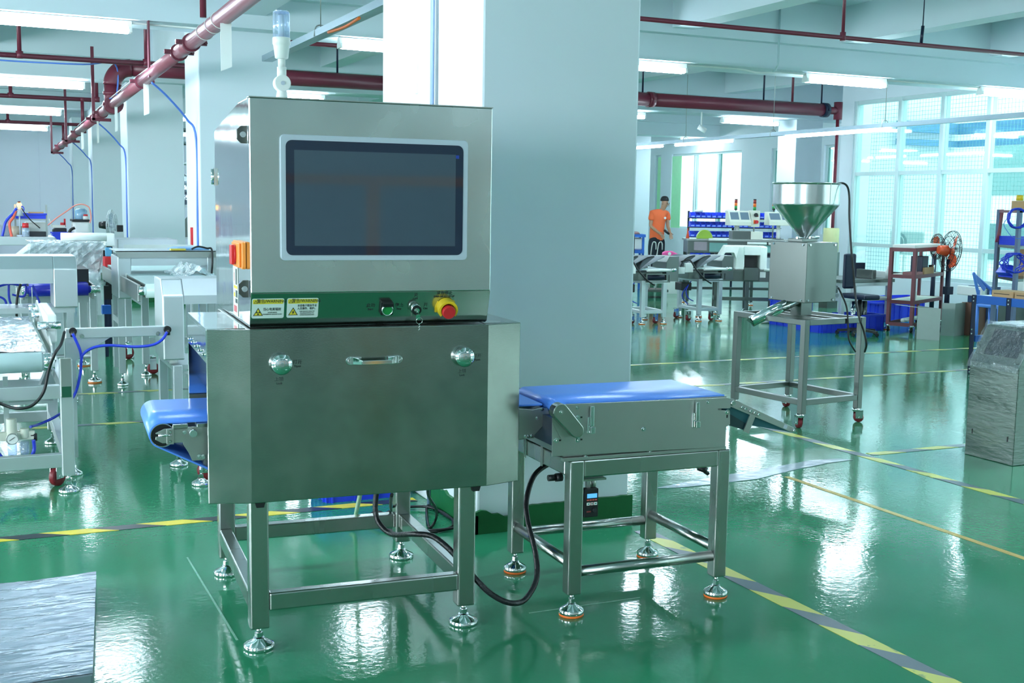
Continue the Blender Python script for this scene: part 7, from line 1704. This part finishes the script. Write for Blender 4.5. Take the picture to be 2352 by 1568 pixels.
p0_ = v(lx(1508), 0, .76, .172, .125); p1_ = v(lx(1508), 0, 1.05, .160, .12); p2_ = v(lx(1510), 0, 1.27, .165, .125); p3_ = v(lx(1512), 0, 1.38, .13, .10); p4_ = v(lx(1516), -.01, 1.445, .065)
E_ = [(p0_, p1_), (p1_, p2_), (p2_, p3_), (p3_, p4_)]
for s_, e_ in ((sl, el), (sr, er)):
    a = v(s_[0], s_[1], s_[2], .078); m_ = Vector(s_).lerp(Vector(e_), .62); b = v(*m_, .076); E_ += [(p3_, a), (a, b)]
sh_ = skinned('shirt', V, E_, SHIRT, man)
part('chest_logo', MB().cyl((lx(1524), -.135, lz(505)), (lx(1524), -.139, lz(505)), .025, n=12), WHITE, man)
V = []; E_ = []
pel = v(lx(1508), 0, .96, .15, .11); pq_ = v(lx(1508), 0, .86, .165, .12); E_ += [(pel, pq_)]
for x0, y0_ in ((lx(1498.5), -.02), (lx(1518), .05)):
    a = v(x0, y0_, .74, .105); b = v(x0-.005, y0_-.02, .46, .08); d = v(x0-.005, y0_+.01, .07, .062); E_ += [(pq_, a), (a, b), (b, d)]
skinned('trousers', V, E_, TROU, man)
part('hair', MB().lathe([(.02, .095), (.055, .085), (.078, .055), (.088, .02), (.087, -.005), (.05, -.012)], (hx-.008, -.02, lz(466)), 20).xf(Matrix.Identity(4)), HAIR, man, bev=0)
for x0, y0_ in ((lx(1499), -.02), (lx(1517), .05)):
    part('shoe', MB().lathe([(.04, 0), (.05, .01), (.048, .05), (.02, .08)], (0, 0, 0), 14).xf(Matrix.Translation((x0+.02, y0_-.04, 0))@Matrix.Rotation(-1.1, 4, 'Z')@Matrix.Diagonal((2.4, 1, 1, 1))), BLACK, man)
# face, turned down and to the right
fd_ = Vector((.72, -.66, -.25)).normalized(); hc = Vector((hx, -.035, lz(472))); rt_ = fd_.cross(Vector((0, 0, 1))).normalized(); upv = rt_.cross(fd_)
m = MB(); 
part('nose', MB().cyl(hc+fd_*.07+upv*.02, hc+fd_*.10-upv*.012, .008, .014, n=8), SKIN, man)
for s in (-1, 1):
    part('eye', MB().lathe([(.002, -.008), (.011, 0), (.002, .008)], tuple(hc+fd_*.078+rt_*s*.032+upv*.022), 8), HAIR, man)
    part('ear', MB().lathe([(.006, -.03), (.016, -.01), (.018, .015), (.006, .03)], tuple(hc+rt_*s*.082-fd_*.005), 8), SKIN, man)
part('mouth', MB().bar(hc+fd_*.078-upv*.04+rt_*.022, hc+fd_*.078-upv*.04-rt_*.022, .008, .006), mat('lips', (150, 96, 88), .5), man)
hnd = (frame(pp.x, pp.y, -YAW)@Vector((lx(1526), -.26, lz(536))))
tag(part('dark_hand_tool', MB().cyl(hnd-Vector((.05, .0, -.03)), hnd+Vector((.06, 0, -.04)), .024, n=12), RUB), 'dark cylindrical part held in the hands of the man in the orange shirt', 'tool')
